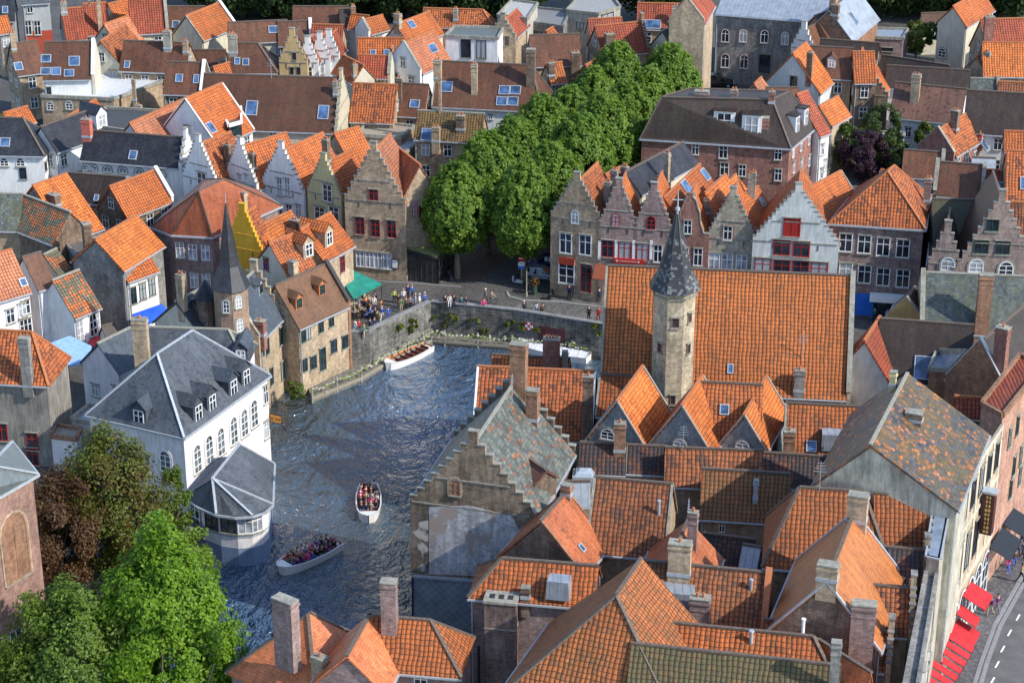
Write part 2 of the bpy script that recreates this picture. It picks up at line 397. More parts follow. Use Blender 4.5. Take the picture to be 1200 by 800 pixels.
def endwall(root, O, c, a_out, n, w, z0, he, hr, kind, mat, th=.38, nst=None, cap=CAP, base_drop=0):
    # parapet gable standing at an end; a_out points outwards
    up = .55; m = MB(); c = c-O; H = hr-he
    c = V((c.x, c.y, -O.z))
    Q = lambda t, z: c+n*t+Z*z
    off = a_out*th
    if kind == 's':
        k = nst or max(4, min(10, round(H/.75)))
        topw = .38; dx = (w+.2-topw)/k; dz = (H+.35)/k
        L = [(-(w+.2), z0), ]; x = w+.2
        left = []; right = []
        for i in range(k):
            z = he+.45+dz*i
            right += [(x, z), (x-dx, z)]; x -= dx
        right += [(topw, hr+1.25), ]
        prof = [(w+.2, z0)] + right
        full = [Q(t, z) for t, z in prof] + [Q(-t, z) for t, z in reversed(prof)]
        m.prism([p+a_out*.04-off*0 for p in full], off)
        x = w+.2
        for i in range(k):
            z = he+.45+dz*i
            for s in (-1, 1): m.box(Q(s*(x-dx/2), z+.05)+off/2+a_out*.04, th/2+.06, dx/2+.04, .05, a_out, n, m=1)
            x -= dx
        m.box(Q(0, hr+1.3)+off/2+a_out*.04, th/2+.06, topw+.06, .05, a_out, n, m=1)
        if H > 2.5:
            for zz, e in ((he-.1, .05), (he+H*.42, -w*.42)): m.box(Q(0, zz)+off+a_out*.07, .045, w+e, .06, a_out, n, m=1)
            for t in (-.55, .55): m.box(Q(t*w, he-.6)+off+a_out*.07, .03, .035, .32, a_out, n, m=2)
    elif kind == 'c':                     # curved gable
        pr = [(w+.2, z0), (w+.2, he+.5), (w*.78, he+.5), (w*.7, he+H*.25), (w*.58, he+H*.42), (w*.52, he+H*.7), (w*.42, he+H*.82), (w*.3, hr+.1), (w*.12, hr+.5), (.25, hr+.55), (.25, hr+1)]
        full = [Q(t, z) for t, z in pr]+[Q(-t, z) for t, z in reversed(pr)]
        m.prism([p+a_out*.04 for p in full], off)
        for (t0, z_), (t1, z1) in zip(pr[1:], pr[2:]):
            for s in (-1, 1): m.bar(Q(s*t0, z_)+off/2+a_out*.04+Z*.04, Q(s*t1, z1)+off/2+a_out*.04+Z*.04, th+.1, .1, m=1)
    else:
        e = .35
        full = [Q(-(w+.1), z0), Q(w+.1, z0), Q(w+.1, he+e), Q(0, hr+e+.1), Q(-(w+.1), he+e)]
        m.prism([p+a_out*.02 for p in full], off)
        for s in (-1, 1): m.bar(Q(s*(w+.15), he+e+.03)+off/2, Q(0, hr+e+.14)+off/2, th+.1, .1, m=1)
    return add('gable_wall', m, [mat, cap, DKM], root)
GEO = {}
GROUP = 'old town houses with steep roofs'
def build(label, O, a, n, L, w, z0, he, hr, roof, wall, A='g', B='g', wins=None, sky=(), chim=(), dorm=(), auto=True, wa=None, wb=None, gutter=True,
          hipf=1.0, name='town_house', cat='house', ast='w', nst=None, group=GROUP, verge=None, pv=None, capm=None, far=False, ridge=True, lowmat=None, lowh=3.2, w2=None, ws=(.58, .62)):
    """O: ground point under the ridge middle; a: ridge direction (R1 to R2); n: horizontal towards the seen eave"""
    O = V((O.x, O.y, z0)); root = thing(name, label, cat, O, 0, group)
    LOG.append((label[:44], round(L, 1), round(w, 1), round(he, 1), round(hr, 1)))
    h2 = L/2; C = V((O.x, O.y, 0)); capm = capm or CAP; w2 = w2 or w; GEO[label] = (C, a, n, h2, w, he, hr, z0, root)
    Q = lambda s, t, z: C+a*s+n*t+Z*z
    hpA = w*hipf if A == 'h' else 0; hpB = w*hipf if B == 'h' else 0
    sA, sB = -h2-hpA, h2+hpB
    # walls
    m = MB()
    zt = he-.02
    m.hexa([Q(sA, -w2, z0)-O, Q(sB, -w2, z0)-O, Q(sB, w, z0)-O, Q(sA, w, z0)-O], [Q(sA, -w2, zt)-O, Q(sB, -w2, zt)-O, Q(sB, w, zt)-O, Q(sA, w, zt)-O])
    k = .985
    if not hpA and not hpB: m.prism([Q(sA+.01, -w2*k, he-.02)-O, Q(sA+.01, w*k, he-.02)-O, Q(sA+.01, 0, hr-.12)-O], a*(L-.02))
    elif not hpA: m.prism([Q(sA+.01, -w2*k, he-.02)-O, Q(sA+.01, w*k, he-.02)-O, Q(sA+.01, 0, hr-.12)-O], a*.5)
    elif not hpB: m.prism([Q(sB-.01, -w2*k, he-.02)-O, Q(sB-.01, w*k, he-.02)-O, Q(sB-.01, 0, hr-.12)-O], -a*.5)
    add('wall', m, [wall], root)
    if lowmat:
        lm = MB(); e = .03
        lm.hexa([Q(s, t, z0)-O for s, t in ((sA-e, -w-e), (sB+e, -w-e), (sB+e, w+e), (sA-e, w+e))], [Q(s, t, z0+lowh)-O for s, t in ((sA-e, -w-e), (sB+e, -w-e), (sB+e, w+e), (sA-e, w+e))])
        add('plinth', lm, [lowmat], root)
    # roof
    oe = .28; sl = (hr-he)/w; ez = he-oe*sl; oA = 0.12 if A == 'g' else (oe if A == 'h' else 0); oB = 0.12 if B == 'g' else (oe if B == 'h' else 0)
    eA, eB = sA-oA, sB+oB; rA = -h2-(oA if A != 'h' else 0); rB = h2+(oB if B != 'h' else 0)
    faces = []
    for s, q_ in ((1, w), (-1, w2)): faces.append([Q(eA, s*(q_+oe), he-oe*(hr-he)/q_), Q(eB, s*(q_+oe), he-oe*(hr-he)/q_), Q(rB, 0, hr), Q(rA, 0, hr)])
    lines = [(Q(rA, 0, hr), Q(rB, 0, hr))]
    if A == 'h': faces.append([Q(eA, -(w+oe), ez), Q(eA, w+oe, ez), Q(rA, 0, hr)]); lines += [(Q(eA, s*(w+oe), ez), Q(rA, 0, hr)) for s in (1, -1)]
    if B == 'h': faces.append([Q(eB, -(w+oe), ez), Q(eB, w+oe, ez), Q(rB, 0, hr)]); lines += [(Q(eB, s*(w+oe), ez), Q(rB, 0, hr)) for s in (1, -1)]
    up = Z*.2
    slabroof([[p+up for p in f] for f in faces], O, roof, root, [(x+up, y+up) for x, y in lines] if ridge else ())
    if A in 'spc': endwall(root, O, Q(-h2, 0, 0), -a, n, w, z0, he+.1, hr+.15, A, wa or wall, nst=nst, cap=capm)
    if B in 'spc': endwall(root, O, Q(h2, 0, 0), a, n, w, z0, he+.1, hr+.15, B, wb or wall, nst=nst, cap=capm)
    if verge:
        for e, k_, sg in ((A, rA, 1), (B, rB, -1)):
            if e == 'g':
                vm = MB()
                for s, q_ in ((1, w), (-1, w2)): vm.bar(Q(k_+sg*.06, s*(q_+oe), he-oe*(hr-he)/q_+.24)-O, Q(k_+sg*.06, 0, hr+.24)-O, .2, .14)
                add('verge', vm, [verge], root)
    if gutter:
        for s, q_ in ((1, w), (-1, w2)):
            if w2 != w and s < 0: continue
            g = MB(); g.bar(Q(eA, s*(q_+oe+.06), ez+.04)-O, Q(eB, s*(q_+oe+.06), ez+.04)-O, .16, .14); add('gutter', g, [LEAD], root)
        g = MB(); g.bar(Q(eA+.3, w+.08, ez)-O, Q(eA+.3, w+.08, z0+.2)-O, .11); add('downpipe', g, [LEAD], root)
    ns = (n*sl+Z).normalized()
    def onroof(x, y):
        best = None
        for s in (1, -1):
            nn = (n*s*sl+Z).normalized(); h = hitplane(x, y, Q(0, 0, hr+.2), nn)
            if h is None: continue
            tt = (h-C).dot(n)*s; ss = (h-C).dot(a)
            if tt < -.2 or tt > w+1.5: continue
            if best is None or (h-CP).length < (best[0]-CP).length: best = (h, s)
        if best is None:
            h = hitplane(x, y, Q(0, 0, hr+.2), ns) or Q(0, w/2, (he+hr)/2)
            tt = max(0, min(w, (h-C).dot(n))); ss = (h-C).dot(a); best = (Q(ss, tt, hr+.2-tt*sl), 1)
        h, s = best; ss = max(sA+.3, min(sB-.3, (h-C).dot(a))); tt = (h-C).dot(n)
        return Q(ss, tt, h.z), s
    for c in chim:
        x, yb, yt, wp = c[:4]; mt = c[4] if len(c) > 4 else TB; pots = c[5] if len(c) > 5 else 2
        b, s = onroof(x, yb); pm = F/proj(b)[2]; wd = wp/pm; hh = max(.6, zat(b, yt)-b.z)
        dep = min(.9, wd*.75) if len(c) < 7 else c[6]
        ax, an = (a, n) if abs(a.x) > abs(n.x) else (n, a)
        chimney(root, O, b, ax, an, wd, max(.5, dep), hh, mt, pots)
    for c in sky:
        x, y = c[:2]; b, s = onroof(x, y); pm = F/proj(b)[2]; ww = c[2]/pm if len(c) > 2 else .85; hh = (c[3]/(pm*.95) if len(c) > 3 else 1.15)
        skylight(root, O, b, (n*s*sl+Z).normalized(), a, ww, hh)
    for c in dorm:
        x, y, dw, dh = c[:4]; dw *= .7; dh *= .7; dm = c[4] if len(c) > 4 else wall; dst = c[5] if len(c) > 5 else 'w'; dsty = c[6] if len(c) > 6 else 'g'
        b, s = onroof(x, y); dormer(root, O, b, n*s, a, dw, dh, roof, dm, dst, sl, dsty)
    sides = {'E': (Q(0, w, 0), n, a, sA, sB, he), 'F': (Q(0, -w, 0), -n, a, sA, sB, he), 'A': (Q(sA, 0, 0), -a, n, -w, w, he if A == 'h' else hr), 'B': (Q(sB, 0, 0), a, n, -w, w, he if B == 'h' else hr)}
    used = set()
    for side, lst in (wins or {}).items():
        used.add(side); p0, nn, tang, lo, hi, top = sides[side]; off = .0
        if side == 'A' and A in 'spc': off = .42
        if side == 'B' and B in 'spc': off = .42
        if lowmat: off = max(off, 0.03)
        for st, pts, ww, hh in lst:
            ww *= ws[0]; hh *= ws[1]
            for x, y in pts:
                h = hitplane(x, y, p0+nn*off, nn)
                if h is None: continue
                t = (h-p0).dot(tang); t = max(lo+ww/2+.1, min(hi-ww/2-.1, t)); zb = h.z-hh/2
                if side in 'EF' or top == he: zb = max(z0+.1, min(he-hh-.15, zb))
                put_window(root, O, V((p0.x, p0.y, 0))+nn*off+tang*t+Z*zb, nn, ww, hh, st)
    if auto:
        for side, (p0, nn, tang, lo, hi, top) in sides.items():
            if side in used or wins is not None: continue
            mid = V((p0.x, p0.y, 0))+tang*((lo+hi)/2 if side in 'EF' else 0)+Z*he*.5
            if nn.dot(CP-mid) < 0.12*(CP-mid).length: continue
            off = .42 if (side == 'A' and A in 'spc') or (side == 'B' and B in 'spc') else 0
            W_ = hi-lo; cnt = max(1, int(W_/2.3)); z = he-2.3
            while z > z0+.8:
                for i in range(cnt):
                    t = lo+W_*(i+.5)/cnt
                    if random.random() < .85: put_window(root, O, V((p0.x, p0.y, 0))+nn*off+tang*t+Z*z, nn, 1.1, 1.6, ast)
                z -= 3.0
            if top == hr and hr-he > 3: put_window(root, O, V((p0.x, p0.y, 0))+nn*off+Z*(he+.5), nn, .9, 1.3, ast)
    return root
def house(label, R1, R2, E, he, roof, wall, pitch=48, z0=0, hr=None, ww=None, **k):
    tp = tan(radians(pitch))
    def solve(h):
        A_, B_, e = P(*R1, h), P(*R2, h), P(*E, he)
        d = V((B_.x-A_.x, B_.y-A_.y, 0)); L = d.length; a = d/L
        q = V((e.x-A_.x, e.y-A_.y, 0)); n = q-a*q.dot(a); w = n.length
        return A_, B_, a, n/max(w, 1e-6), L, w
    if hr is None:
        hr = he+.4; f0 = 1
        while hr < he+12:
            f0 = solve(hr)[5]*tp-(hr-he)
            if f0 <= 0: break
            hr += .05
        else: hr = he+4; LOG.append(('NOROOT', label))
    A_, B_, a, n, L, w = solve(hr)
    if ww: w = ww
    return build(label, (A_+B_)/2, a, n, L, w, z0, he, hr, roof, wall, **k)
def front(label, B1, B2, ye, ya, depth, roof, wall, z0=0, mode='perp', pitch=None, zb=None, **k):
    """a house whose front foot is seen from B1 to B2 on the ground; ye eave row above B1, ya apex row"""
    b1, b2 = P(*B1, z0 if zb is None else zb), P(*B2, z0 if zb is None else zb); d = V((b2.x-b1.x, b2.y-b1.y, 0)); Wd = d.length; x = d/Wd
    back = V((-x.y, x.x, 0)); mid = (b1+b2)/2
    he = zat(b1, ye)
    if mode == 'perp':
        hr = zat(mid, ya) if ya else he+Wd/2*tan(radians(pitch or 50)); return build(label, mid+back*depth/2, back, x, depth, Wd/2, z0, he, hr, roof, wall, **k)
    c = mid+back*depth/2; hr = he+depth/2*tan(radians(pitch or 48)) if not ya else zat(c, ya)
    return build(label, c, x, -back, Wd, depth/2, z0, he, hr, roof, wall, **k)
def polyb(label, eaves, ridge, faces, z0, roof, wall, name='town_house', cat='house', wins=(), th=.25, lines=True, group=GROUP, chim=(), dorm=(), sky=(), parapet=None, ph=.45, rm=None, gutter=True, smooth=False, ws=(.58, .62)):
    """footprint from eaves [(px,py,z)|Vector]; ridge points likewise; faces index into eaves+ridge"""
    G = lambda q: V(q) if isinstance(q, V) else P(q[0], q[1], q[2])
    ev = [G(q) for q in eaves]; rd = [G(q) for q in ridge]; pts = ev+rd
    c = sum(ev, V((0, 0, 0)))/len(ev); O = V((c.x, c.y, z0)); root = thing(name, label, cat, O, 0, group)
    LOG.append((label[:44], 'poly', round((ev[1]-ev[0]).length, 1), round(ev[0].z, 1), round(rd[0].z, 1) if rd else 0))
    m = MB(); m.hexa([V((p.x, p.y, z0))-O for p in ev], [p-O-Z*.02 for p in ev]); add('wall', m, [wall], root, smooth=False)
    n = len(ev); area = sum(ev[i].x*ev[(i+1) % n].y-ev[(i+1) % n].x*ev[i].y for i in range(n)); sg = 1 if area > 0 else -1
    out = [] 
    for i in range(n):
        e0 = (ev[i]-ev[i-1]); e1 = (ev[(i+1) % n]-ev[i]); e0.z = e1.z = 0
        n0 = V((e0.y, -e0.x, 0)).normalized()*sg; n1 = V((e1.y, -e1.x, 0)).normalized()*sg; out.append((n0+n1)*.25)
    if faces:
        pp = [ev[i]+out[i]-Z*.12 for i in range(n)]+rd
        seg = set()
        for f in faces:
            for i in range(len(f)):
                e = (f[i], f[(i+1) % len(f)])
                if max(e) >= n: seg.add((min(e), max(e)))
        m = MB(); 
        for f in faces: m.hexa([pp[i]-O for i in f], [pp[i]-O+Z*th for i in f])
        r = add('roof', m, [roof], root)
        if lines:
            l = MB()
            for i, j in seg: l.bar(pp[i]-O+Z*(th+.02), pp[j]-O+Z*(th+.02), .22, .12)
            add('ridge_tiles', l, [rm or ridgemat(roof)], r)
        if gutter:
            g = MB()
            for i in range(n): g.bar(pp[i]-O+out[i]*.2+Z*.08, pp[(i+1) % n]-O+out[(i+1) % n]*.2+Z*.08, .18, .2)
            add('gutter', g, [LEAD], root)
    else:
        m = MB(); m.hexa([p-O+Z*.0 for p in ev], [p-O+Z*.1 for p in ev]); add('flat_roof', m, [roof], root)
        g = MB()
        for i in range(n): 
            a_, b_ = ev[i]-O, ev[(i+1) % n]-O; g.bar(a_+Z*(ph/2-.02), b_+Z*(ph/2-.02), .3, ph)
        add('parapet', g, [parapet or CAP], root)
    for (i, st, px, ww, hh) in wins:      # i: wall index from eave i to i+1
        ww *= ws[0]; hh *= ws[1]
        a_, b_ = ev[i], ev[(i+1) % n]; t = (b_-a_); t.z = 0; L = t.length; t /= L; nn = V((t.y, -t.x, 0))*sg
        for x, y in px:
            h = hitplane(x, y, a_, nn)
            if h is None: continue
            s = max(ww/2+.05, min(L-ww/2-.05, (h-a_).dot(t))); zb = max(z0+.1, min(ev[i].z-hh-.1, h.z-hh/2))
            put_window(root, O, V((a_.x, a_.y, 0))+t*s+Z*zb, nn, ww, hh, st)
    for c in chim:
        x, yb, yt, wp, zb = c[:5]; b = P(x, yb, zb); pm = F/proj(b)[2]; mt = c[5] if len(c) > 5 else TB; pots = c[6] if len(c) > 6 else 2
        t = (ev[1]-ev[0]); t.z = 0; t.normalize(); chimney(root, O, b, t, V((-t.y, t.x, 0)), wp/pm, min(.9, wp/pm*.8), max(.5, zat(b, yt)-zb), mt, pots)
    for (x, y, z, fi, dw, dh, dst, dsty, dm, sl) in dorm:
        a_, b_ = ev[fi], ev[(fi+1) % n]; t = (b_-a_); t.z = 0; t.normalize(); nn = V((t.y, -t.x, 0))*sg
        q = [pts[k] for k in faces[fi]]; nr = (q[1]-q[0]).cross(q[2]-q[0]).normalized(); nr = nr if nr.z > 0 else -nr; hp = hitplane(x, y, q[0]+Z*.1, nr)
        dormer(root, O, hp-Z*.2, nn, t, dw, dh, roof, dm, dst, sl, dsty)
    for (x, y, fi, sw, sh) in sky:
        q = [pts[i] for i in faces[fi]]; nr = (q[1]-q[0]).cross(q[2]-q[0]).normalized(); nr = nr if nr.z > 0 else -nr
        h = hitplane(x, y, q[0]+Z*(th-.1), nr); t = (q[1]-q[0]).normalized()
        skylight(root, O, h, nr, t, sw, sh)
    return root
DEBUG = False
# ================================================================= houses: far rows
H = house
def far_rows():
    H('brown tiled house with two skylights at the far upper left corner', (12, 53), (43, 49), (16, 88), 7, BR, TB, B='g', sky=[(15, 79, 9, 9)], chim=[(4, 60, 38, 6)])
    H('brown roofed white house with five skylights behind the flat white roof', (52, 51), (108, 50), (61, 92), 9, BR, W, B='p', wb=CR, capm=WHT, sky=[(54, 69, 11, 9), (48, 84, 11, 8), (66, 84, 10, 9), (87, 72, 12, 11), (81, 86, 11, 8)], wins={'E': [('g', [(46, 108)], 1.4, 2.2)], 'B': [('g', [(47, 130)], 1, 1)]}, nst=None)
    polyb('long low brick building under a flat white roof', [(48, 114, 6.5), (133, 118, 6.5), (190, 97, 6.5), (185, 85, 6.5), (110, 84, 6.5)], [], [], 0, plain((.55, .58, .6), .5), TB, wins=[(0, 'was', [(59, 124), (81, 123)], 1.8, 2)], cat='building', chim=[(158, 118, 94, 4, 6.5, TB, 0), (163, 135, 124, 7, 6.5, TB, 1)])
    H('brown roofed house with two small white stepped dormers', (146, 49), (222, 52), (180, 83), 8, BR, TB, sky=[(149, 76, 6, 8)], chim=[(197, 57, 37, 9, CAP), (222, 62, 49, 6)])
    H('orange gabled house joined to the row with white dormers', (118, 50), (146, 30), (140, 80), 8, OD, CR)
    H('bright orange roof house in the far upper left row', (127, 6), (152, 0), (130, 28), 8.5, OR, CR)
    H('pale orange roof house standing in front of the cream gable', (122, 30), (150, 20), (165, 48), 8, PK, CR)
    H('tall red brown roof with cream verge at the top edge', (150, -14), (190, -16), (172, 38), 9, RD, CR, B='p', wb=CR, capm=CAP)
    H('grey upper house with a red ground floor in the far corner', (24, -12), (56, -14), (40, 3), 10, SL, plaster((.42, .45, .46)), lowmat=plain((.4, .07, .04)), lowh=5.5, wins={'E': [('w', [(35, 10)], 1.6, 2.2), ('w', [(30, 33), (44, 33)], 1.7, 3.6)]})
    H('dark slate roof with one skylight at the upper left corner', (-12, -6), (16, -7), (4, 24), 8, SD, GY, sky=[(6, 12, 6, 8)])
    H('small orange house between grey house and upper left edge', (-6, 22), (8, 20), (4, 38), 7, OR, TB)
    H('brown roof house between the grey house and orange gable', (72, 12), (96, 10), (82, 46), 8, RD, STN, chim=[(66, 16, 3, 7, CAP)])
    H('red brown roof beside tall thin chimney in far left row', (98, 6), (124, 4), (108, 40), 8, RD, TB, chim=[(118, 38, -4, 5, TB)])
    H('brown house with a blue skylight behind the orange gable house', (197, 9), (240, 9), (213, 36), 8, BR, TB, sky=[(206, 29, 8, 8)])
    H('cream gabled house with bright orange roof near the trees', (218, 20), (256, 5), (258, 38), 8, OR, CR, A='g', B='p', wb=CR, capm=WHT, verge=CAP, wins={})
    H('grey brown roof row with one blue skylight under the trees', (267, 28), (336, 25), (300, 48), 8, BR, CR, sky=[(320, 35, 10, 8)], chim=[(268, 60, 40, 8, OBK)])
    H('long plum brown roof at the top edge below trees', (344, 9), (408, 9), (375, 27), 8, BR, TB)
    H('brown roof house with white parapet near the top row', (326, 27), (362, 26), (345, 52), 7.5, BR, TB, B='p', capm=WHT)
    H('red brown roof house behind the small white stepped gables', (366, 30), (402, 31), (385, 56), 7.5, RD, TB, sky=[(367, 44, 5, 6)])
    H('ochre stepped gable house with narrow front in back row', (343, 44), (351, 33), (357, 76), 8.5, BR, plaster((.55, .4, .2)), A='s', wins={'A': [('d', [(345, 66), (350, 83), (342, 83)], .9, 1.8)]}, pitch=62)
    H('first small white stepped gable house right of the ochre gable', (361, 53), (368, 42), (370, 76), 8, RD, W, A='s', pitch=62)
    H('second small white stepped gable house in the back row', (375, 48), (382, 38), (383, 72), 8, RD, W, A='s', pitch=62)
    H('third small white stepped gable house in the back row', (386, 45), (394, 36), (394, 68), 8, RD, W, A='s', pitch=62)
    H('hipped brown roof white house with pair of small skylights', (272, 52), (302, 52), (285, 84), 7.5, BR, W, B='h', sky=[(278, 72, 6, 8), (288, 73, 7, 8)], chim=[(270, 62, 42, 9, CAP)])
    H('low dark brown roof between two chimneys in the far rows', (224, 60), (264, 60), (240, 76), 7, BR, TB, chim=[(270, 84, 70, 8)])
    H('brown roof house with two blue skylights and white parapet', (196, 74), (238, 75), (205, 109), 8, BR, DB, B='p', capm=WHT, sky=[(210, 92, 8, 9), (230, 93, 6, 10)])
    H('orange low roof above the big brown roof of the second row', (250, 80), (272, 74), (262, 92), 7, OR, CR)
    H('very large plain brown roof house with a stepped cream gable', (240, 88), (398, 93), (330, 152), 8, BR, plaster((.6, .52, .42)), B='s', wb=plaster((.56, .5, .36)), sky=[(295, 127, 13, 17), (379, 132, 12, 16)], chim=[(407, 112, 96, 5, CAP)], wins={'E': [('w', [(295, 158), (320, 160)], 1.8, 2)]})
    H('long pink orange roof with one tiny skylight behind slate roofs', (152, 146), (217, 117), (202, 164), 8, PK, W, sky=[(205, 139, 6, 9)])
    H('steep orange roof house wrapped by a dark glass conservatory', (217, 117), (260, 99), (264, 165), 8.5, OR, W, sky=[(247, 150, 10, 13)], verge=WHT)
    polyb('dark glazed conservatory built into the orange roofs', [(249, 116, 10), (268, 149, 10), (283, 145, 10), (282, 108, 10), (272, 104, 10)], [], [], 0, glassm((.03, .05, .06), .1), glassm((.02, .035, .04), .1), name='conservatory', cat='conservatory', parapet=WHT)
    H('low orange roof between the flat white roof and slate hall', (60, 150), (112, 118), (70, 158), 7, OR, W)
    H('small orange gable beside black slate corner house', (4, 134), (32, 126), (24, 146), 8, OR, CR)
    H('white arcaded corner house with hipped black slate roof', (-30, 139), (27, 140), (10, 180), 8.5, SD, W, B='h', sky=[(6, 167, 11, 10)], wins={'E': [('wa', [(5, 190), (24, 190)], 1.9, 1.7), ('d', [(27, 203)], 1.6, 2.4)], 'B': [('d', [(48, 201)], 1.6, 2)]})
    H('dark slate roof with white dormer above the white corner house', (48, 150), (112, 128), (80, 172), 8.5, SD, W, dorm=[(120, 150, 2.6, 2.8, WHT, 'w')])
    polyb('dark flat roofed block behind the long slate hall', [(112, 150, 9), (180, 160, 9), (190, 132, 9), (124, 128, 9)], [], [], 0, plain((.06, .065, .07), .7), W, cat='building')
    H('long white hall with slate roof and half round windows', (102, 154), (216, 163), (150, 190), 8.5, SD, W, B='s', wb=W, sky=[(156, 182, 9, 10)], chim=[(97, 160, 140, 11, plain((.5, .14, .1)), 1)], wins={'E': [('was', [(92, 195), (109, 196), (126, 198), (144, 199), (163, 201), (189, 203)], 1.9, 1.3)]})
    H('dark brown low roof below the white arcaded hall', (80, 204), (146, 209), (100, 236), 6, DK, TB, sky=[(113, 232, 5, 7)])
    # white stepped gable row
    H('white stepped gable house with one window, first of the pale row', (234, 170), (270, 156), (257, 214), 8, OD, W, A='s', nst=9, pitch=58, verge=None, wins={'A': [('w', [(237, 213)], 2.6, 3.8)]}, chim=[(268, 192, 170, 8, DB)])
    H('broad white stepped gable house, second of the pale row', (283, 173), (335, 157), (308, 217), 8, OR, W, A='s', nst=9, pitch=56, wins={'A': [('wc', [(281, 214), (289, 214)], 1.2, 3.4)]}, chim=[(270, 206, 180, 7, DB)])
    H('white stepped gable house with ornamental panel, third of the pale row', (331, 178), (378, 157), (361, 224), 8, OR, W, A='s', nst=9, pitch=56, wins={'A': [('wc', [(328, 219), (337, 219)], 1.3, 3.6), ('w', [(328, 247), (339, 247), (350, 247)], 1.5, 2.6)]})
    H('yellow ochre stepped gable house, last of the pale row', (381, 192), (412, 178), (409, 228), 8.5, OR, YE, A='s', nst=8, pitch=58, wins={'A': [('w3', [(384, 226)], 2.4, 3.6), ('w', [(375, 251), (393, 251)], 2.8, 3)]}, chim=[(375, 185, 164, 8, DB), (383, 190, 166, 5, DB)])
    H('orange roof between the ochre gable and grey brick gable', (392, 158), (420, 150), (425, 200), 8, OR, TB)
    # grey brick gables by the trees
    front('tall grey brick stepped gable house with red framed windows beside terrace', (410, 322), (476, 328), 232, 179, 6.5, PK, TB, A='s', nst=8, wins={'A': [('r', [(438, 228)], 1.9, 2.3), ('rd', [(422, 264), (440, 267), (459, 268)], 1.9, 3.6), ('wc', [(422, 303), (433, 304), (443, 305), (454, 306)], 1.7, 3.2)]}, capm=STN, dorm=[], sky=[(403, 209, 8, 9)])
    front('brick house with salmon roof half hidden by the first round tree', (477, 326), (512, 320), 228, 195, 8, PK, TB, wins={'A': [('rd', [(486, 245), (494, 250)], 1.2, 3)]})
    # centre top
    H('orange roof house with two small dark skylights, top centre', (420, 46), (473, 46), (445, 68), 7.5, OR, TB, sky=[(437, 62, 6, 6), (453, 63, 6, 9)])
    H('brown roof house below the two skylight orange roof', (420, 66), (456, 67), (440, 90), 7, RD, TB, B='p', wb=CR)
    H('orange house with double skylight beneath the dark wood', (464, 30), (503, 15), (505, 44), 8, OR, CR, sky=[(482, 29, 10, 9)], chim=[(458, 30, 17, 8)])
    H('wide red orange roof house at the top edge of the picture', (497, 11), (566, 13), (530, 31), 7.5, OD, plaster((.55, .25, .18)), B='h', chim=[(534, 24, 11, 5, CAP)])
    H('small orange roof with cream gable left of the double skylight', (426, 25), (448, 19), (438, 38), 8, OR, W, A='p', wa=W)
    H('orange roof house in the far row left of centre', (412, 18), (432, 20), (420, 34), 8, OR, CR)
    H('blue grey roof at the far top row beside orange roofs', (398, 12), (416, 11), (405, 31), 8, DK, CR, chim=[(414, 20, 8, 5, OBK)])
    H('white gabled house with patchy light orange roof and skylight', (474, 52), (508, 38), (518, 74), 7, PK, W, A='p', wa=W, sky=[(507, 57, 13, 10)], pitch=52)
    polyb('white flat roofed house with two dark windows', [(522, 44, 10), (583, 47, 10), (590, 34, 10), (532, 33, 10)], [], [], 0, plain((.12, .14, .14), .6), W, wins=[(0, 'd', [(546, 56), (564, 57)], 2.6, 4.5)])
    H('brown stepped house beside the white flat roofed house', (590, 26), (606, 12), (607, 40), 9, RD, LB, A='s', wins={'A': [('d', [(594, 48)], 1, 2.2)]})
    H('dark brown roof house behind the plane trees', (621, 43), (678, 41), (646, 76), 7.5, BR, TB, chim=[(674, 86, 62, 10, DB)])
    H('orange gable between dark roofs near the modern blocks', (640, 38), (648, 33), (655, 44), 8, OR, TB)
    polyb('pale modern concrete block with one tall window at the top edge', [(583, 20, 10), (618, 24, 10), (630, 6, 10), (600, 2, 10)], [], [], 0, plain((.4, .4, .38)), plaster((.55, .52, .44), .4), wins=[(0, 'd', [(599, 6)], 4, 5)], cat='building')
    polyb('low grey concrete terrace block with planted balcony', [(608, 26, 8), (660, 33, 8), (668, 15, 8), (620, 10, 8)], [], [], 0, plain((.2, .2, .2)), STN, wins=[(0, 'd', [(629, 40), (648, 38)], 3, 2)], cat='building', parapet=STN)
    polyb('modern block with large square window and dark roof', [(664, 14, 9), (701, 18, 9), (727, 10, 9), (715, -6, 9), (680, -4, 9)], [], [], 0, plain((.3, .3, .29)), plaster((.5, .48, .42), .5), wins=[(1, 'd', [(712, 8)], 5, 4), (0, 'd', [(680, 30)], 2, 2)], cat='building')
    H('deep red roof house with blue solar panels near the top edge', (748, 5), (797, 6), (765, 33), 9, RD, TB, sky=[(765, 29, 18, 10)], chim=[(791, 30, 8, 7, LB)])
    H('grey shingled roof next to the tall ochre front', (776, 38), (800, 28), (797, 58), 9, SG, CR, dorm=[(793, 52, 1.6, 1.8, WHT, 'w'), (801, 44, 1.6, 1.8, WHT, 'w')], wins={})
    H('tall ochre brick house front facing the side street', (806, 2), (818, -18), (824, 28), 15, RD, LB, A='p', pitch=50, wins={})
    H('brown red roof with chimneys left of stepped brick gable', (690, 24), (728, 22), (708, 46), 9, RD, TB)
    H('large rust red roof with stepped brick gable end by the trees', (698, 32), (750, 27), (716, 64), 9, RD, TB, B='s', wb=OBK, nst=9, chim=[(714, 58, 40, 10, DB)])
    H('low red roof tucked behind the tops of the plane trees', (686, 78), (726, 56), (715, 84), 8, RD, TB, chim=[(725, 68, 51, 4, LB)])
    H('small orange roof behind the crowns of the avenue', (640, 76), (658, 74), (655, 96), 8, OR, TB, chim=[(636, 90, 74, 8, DB)])
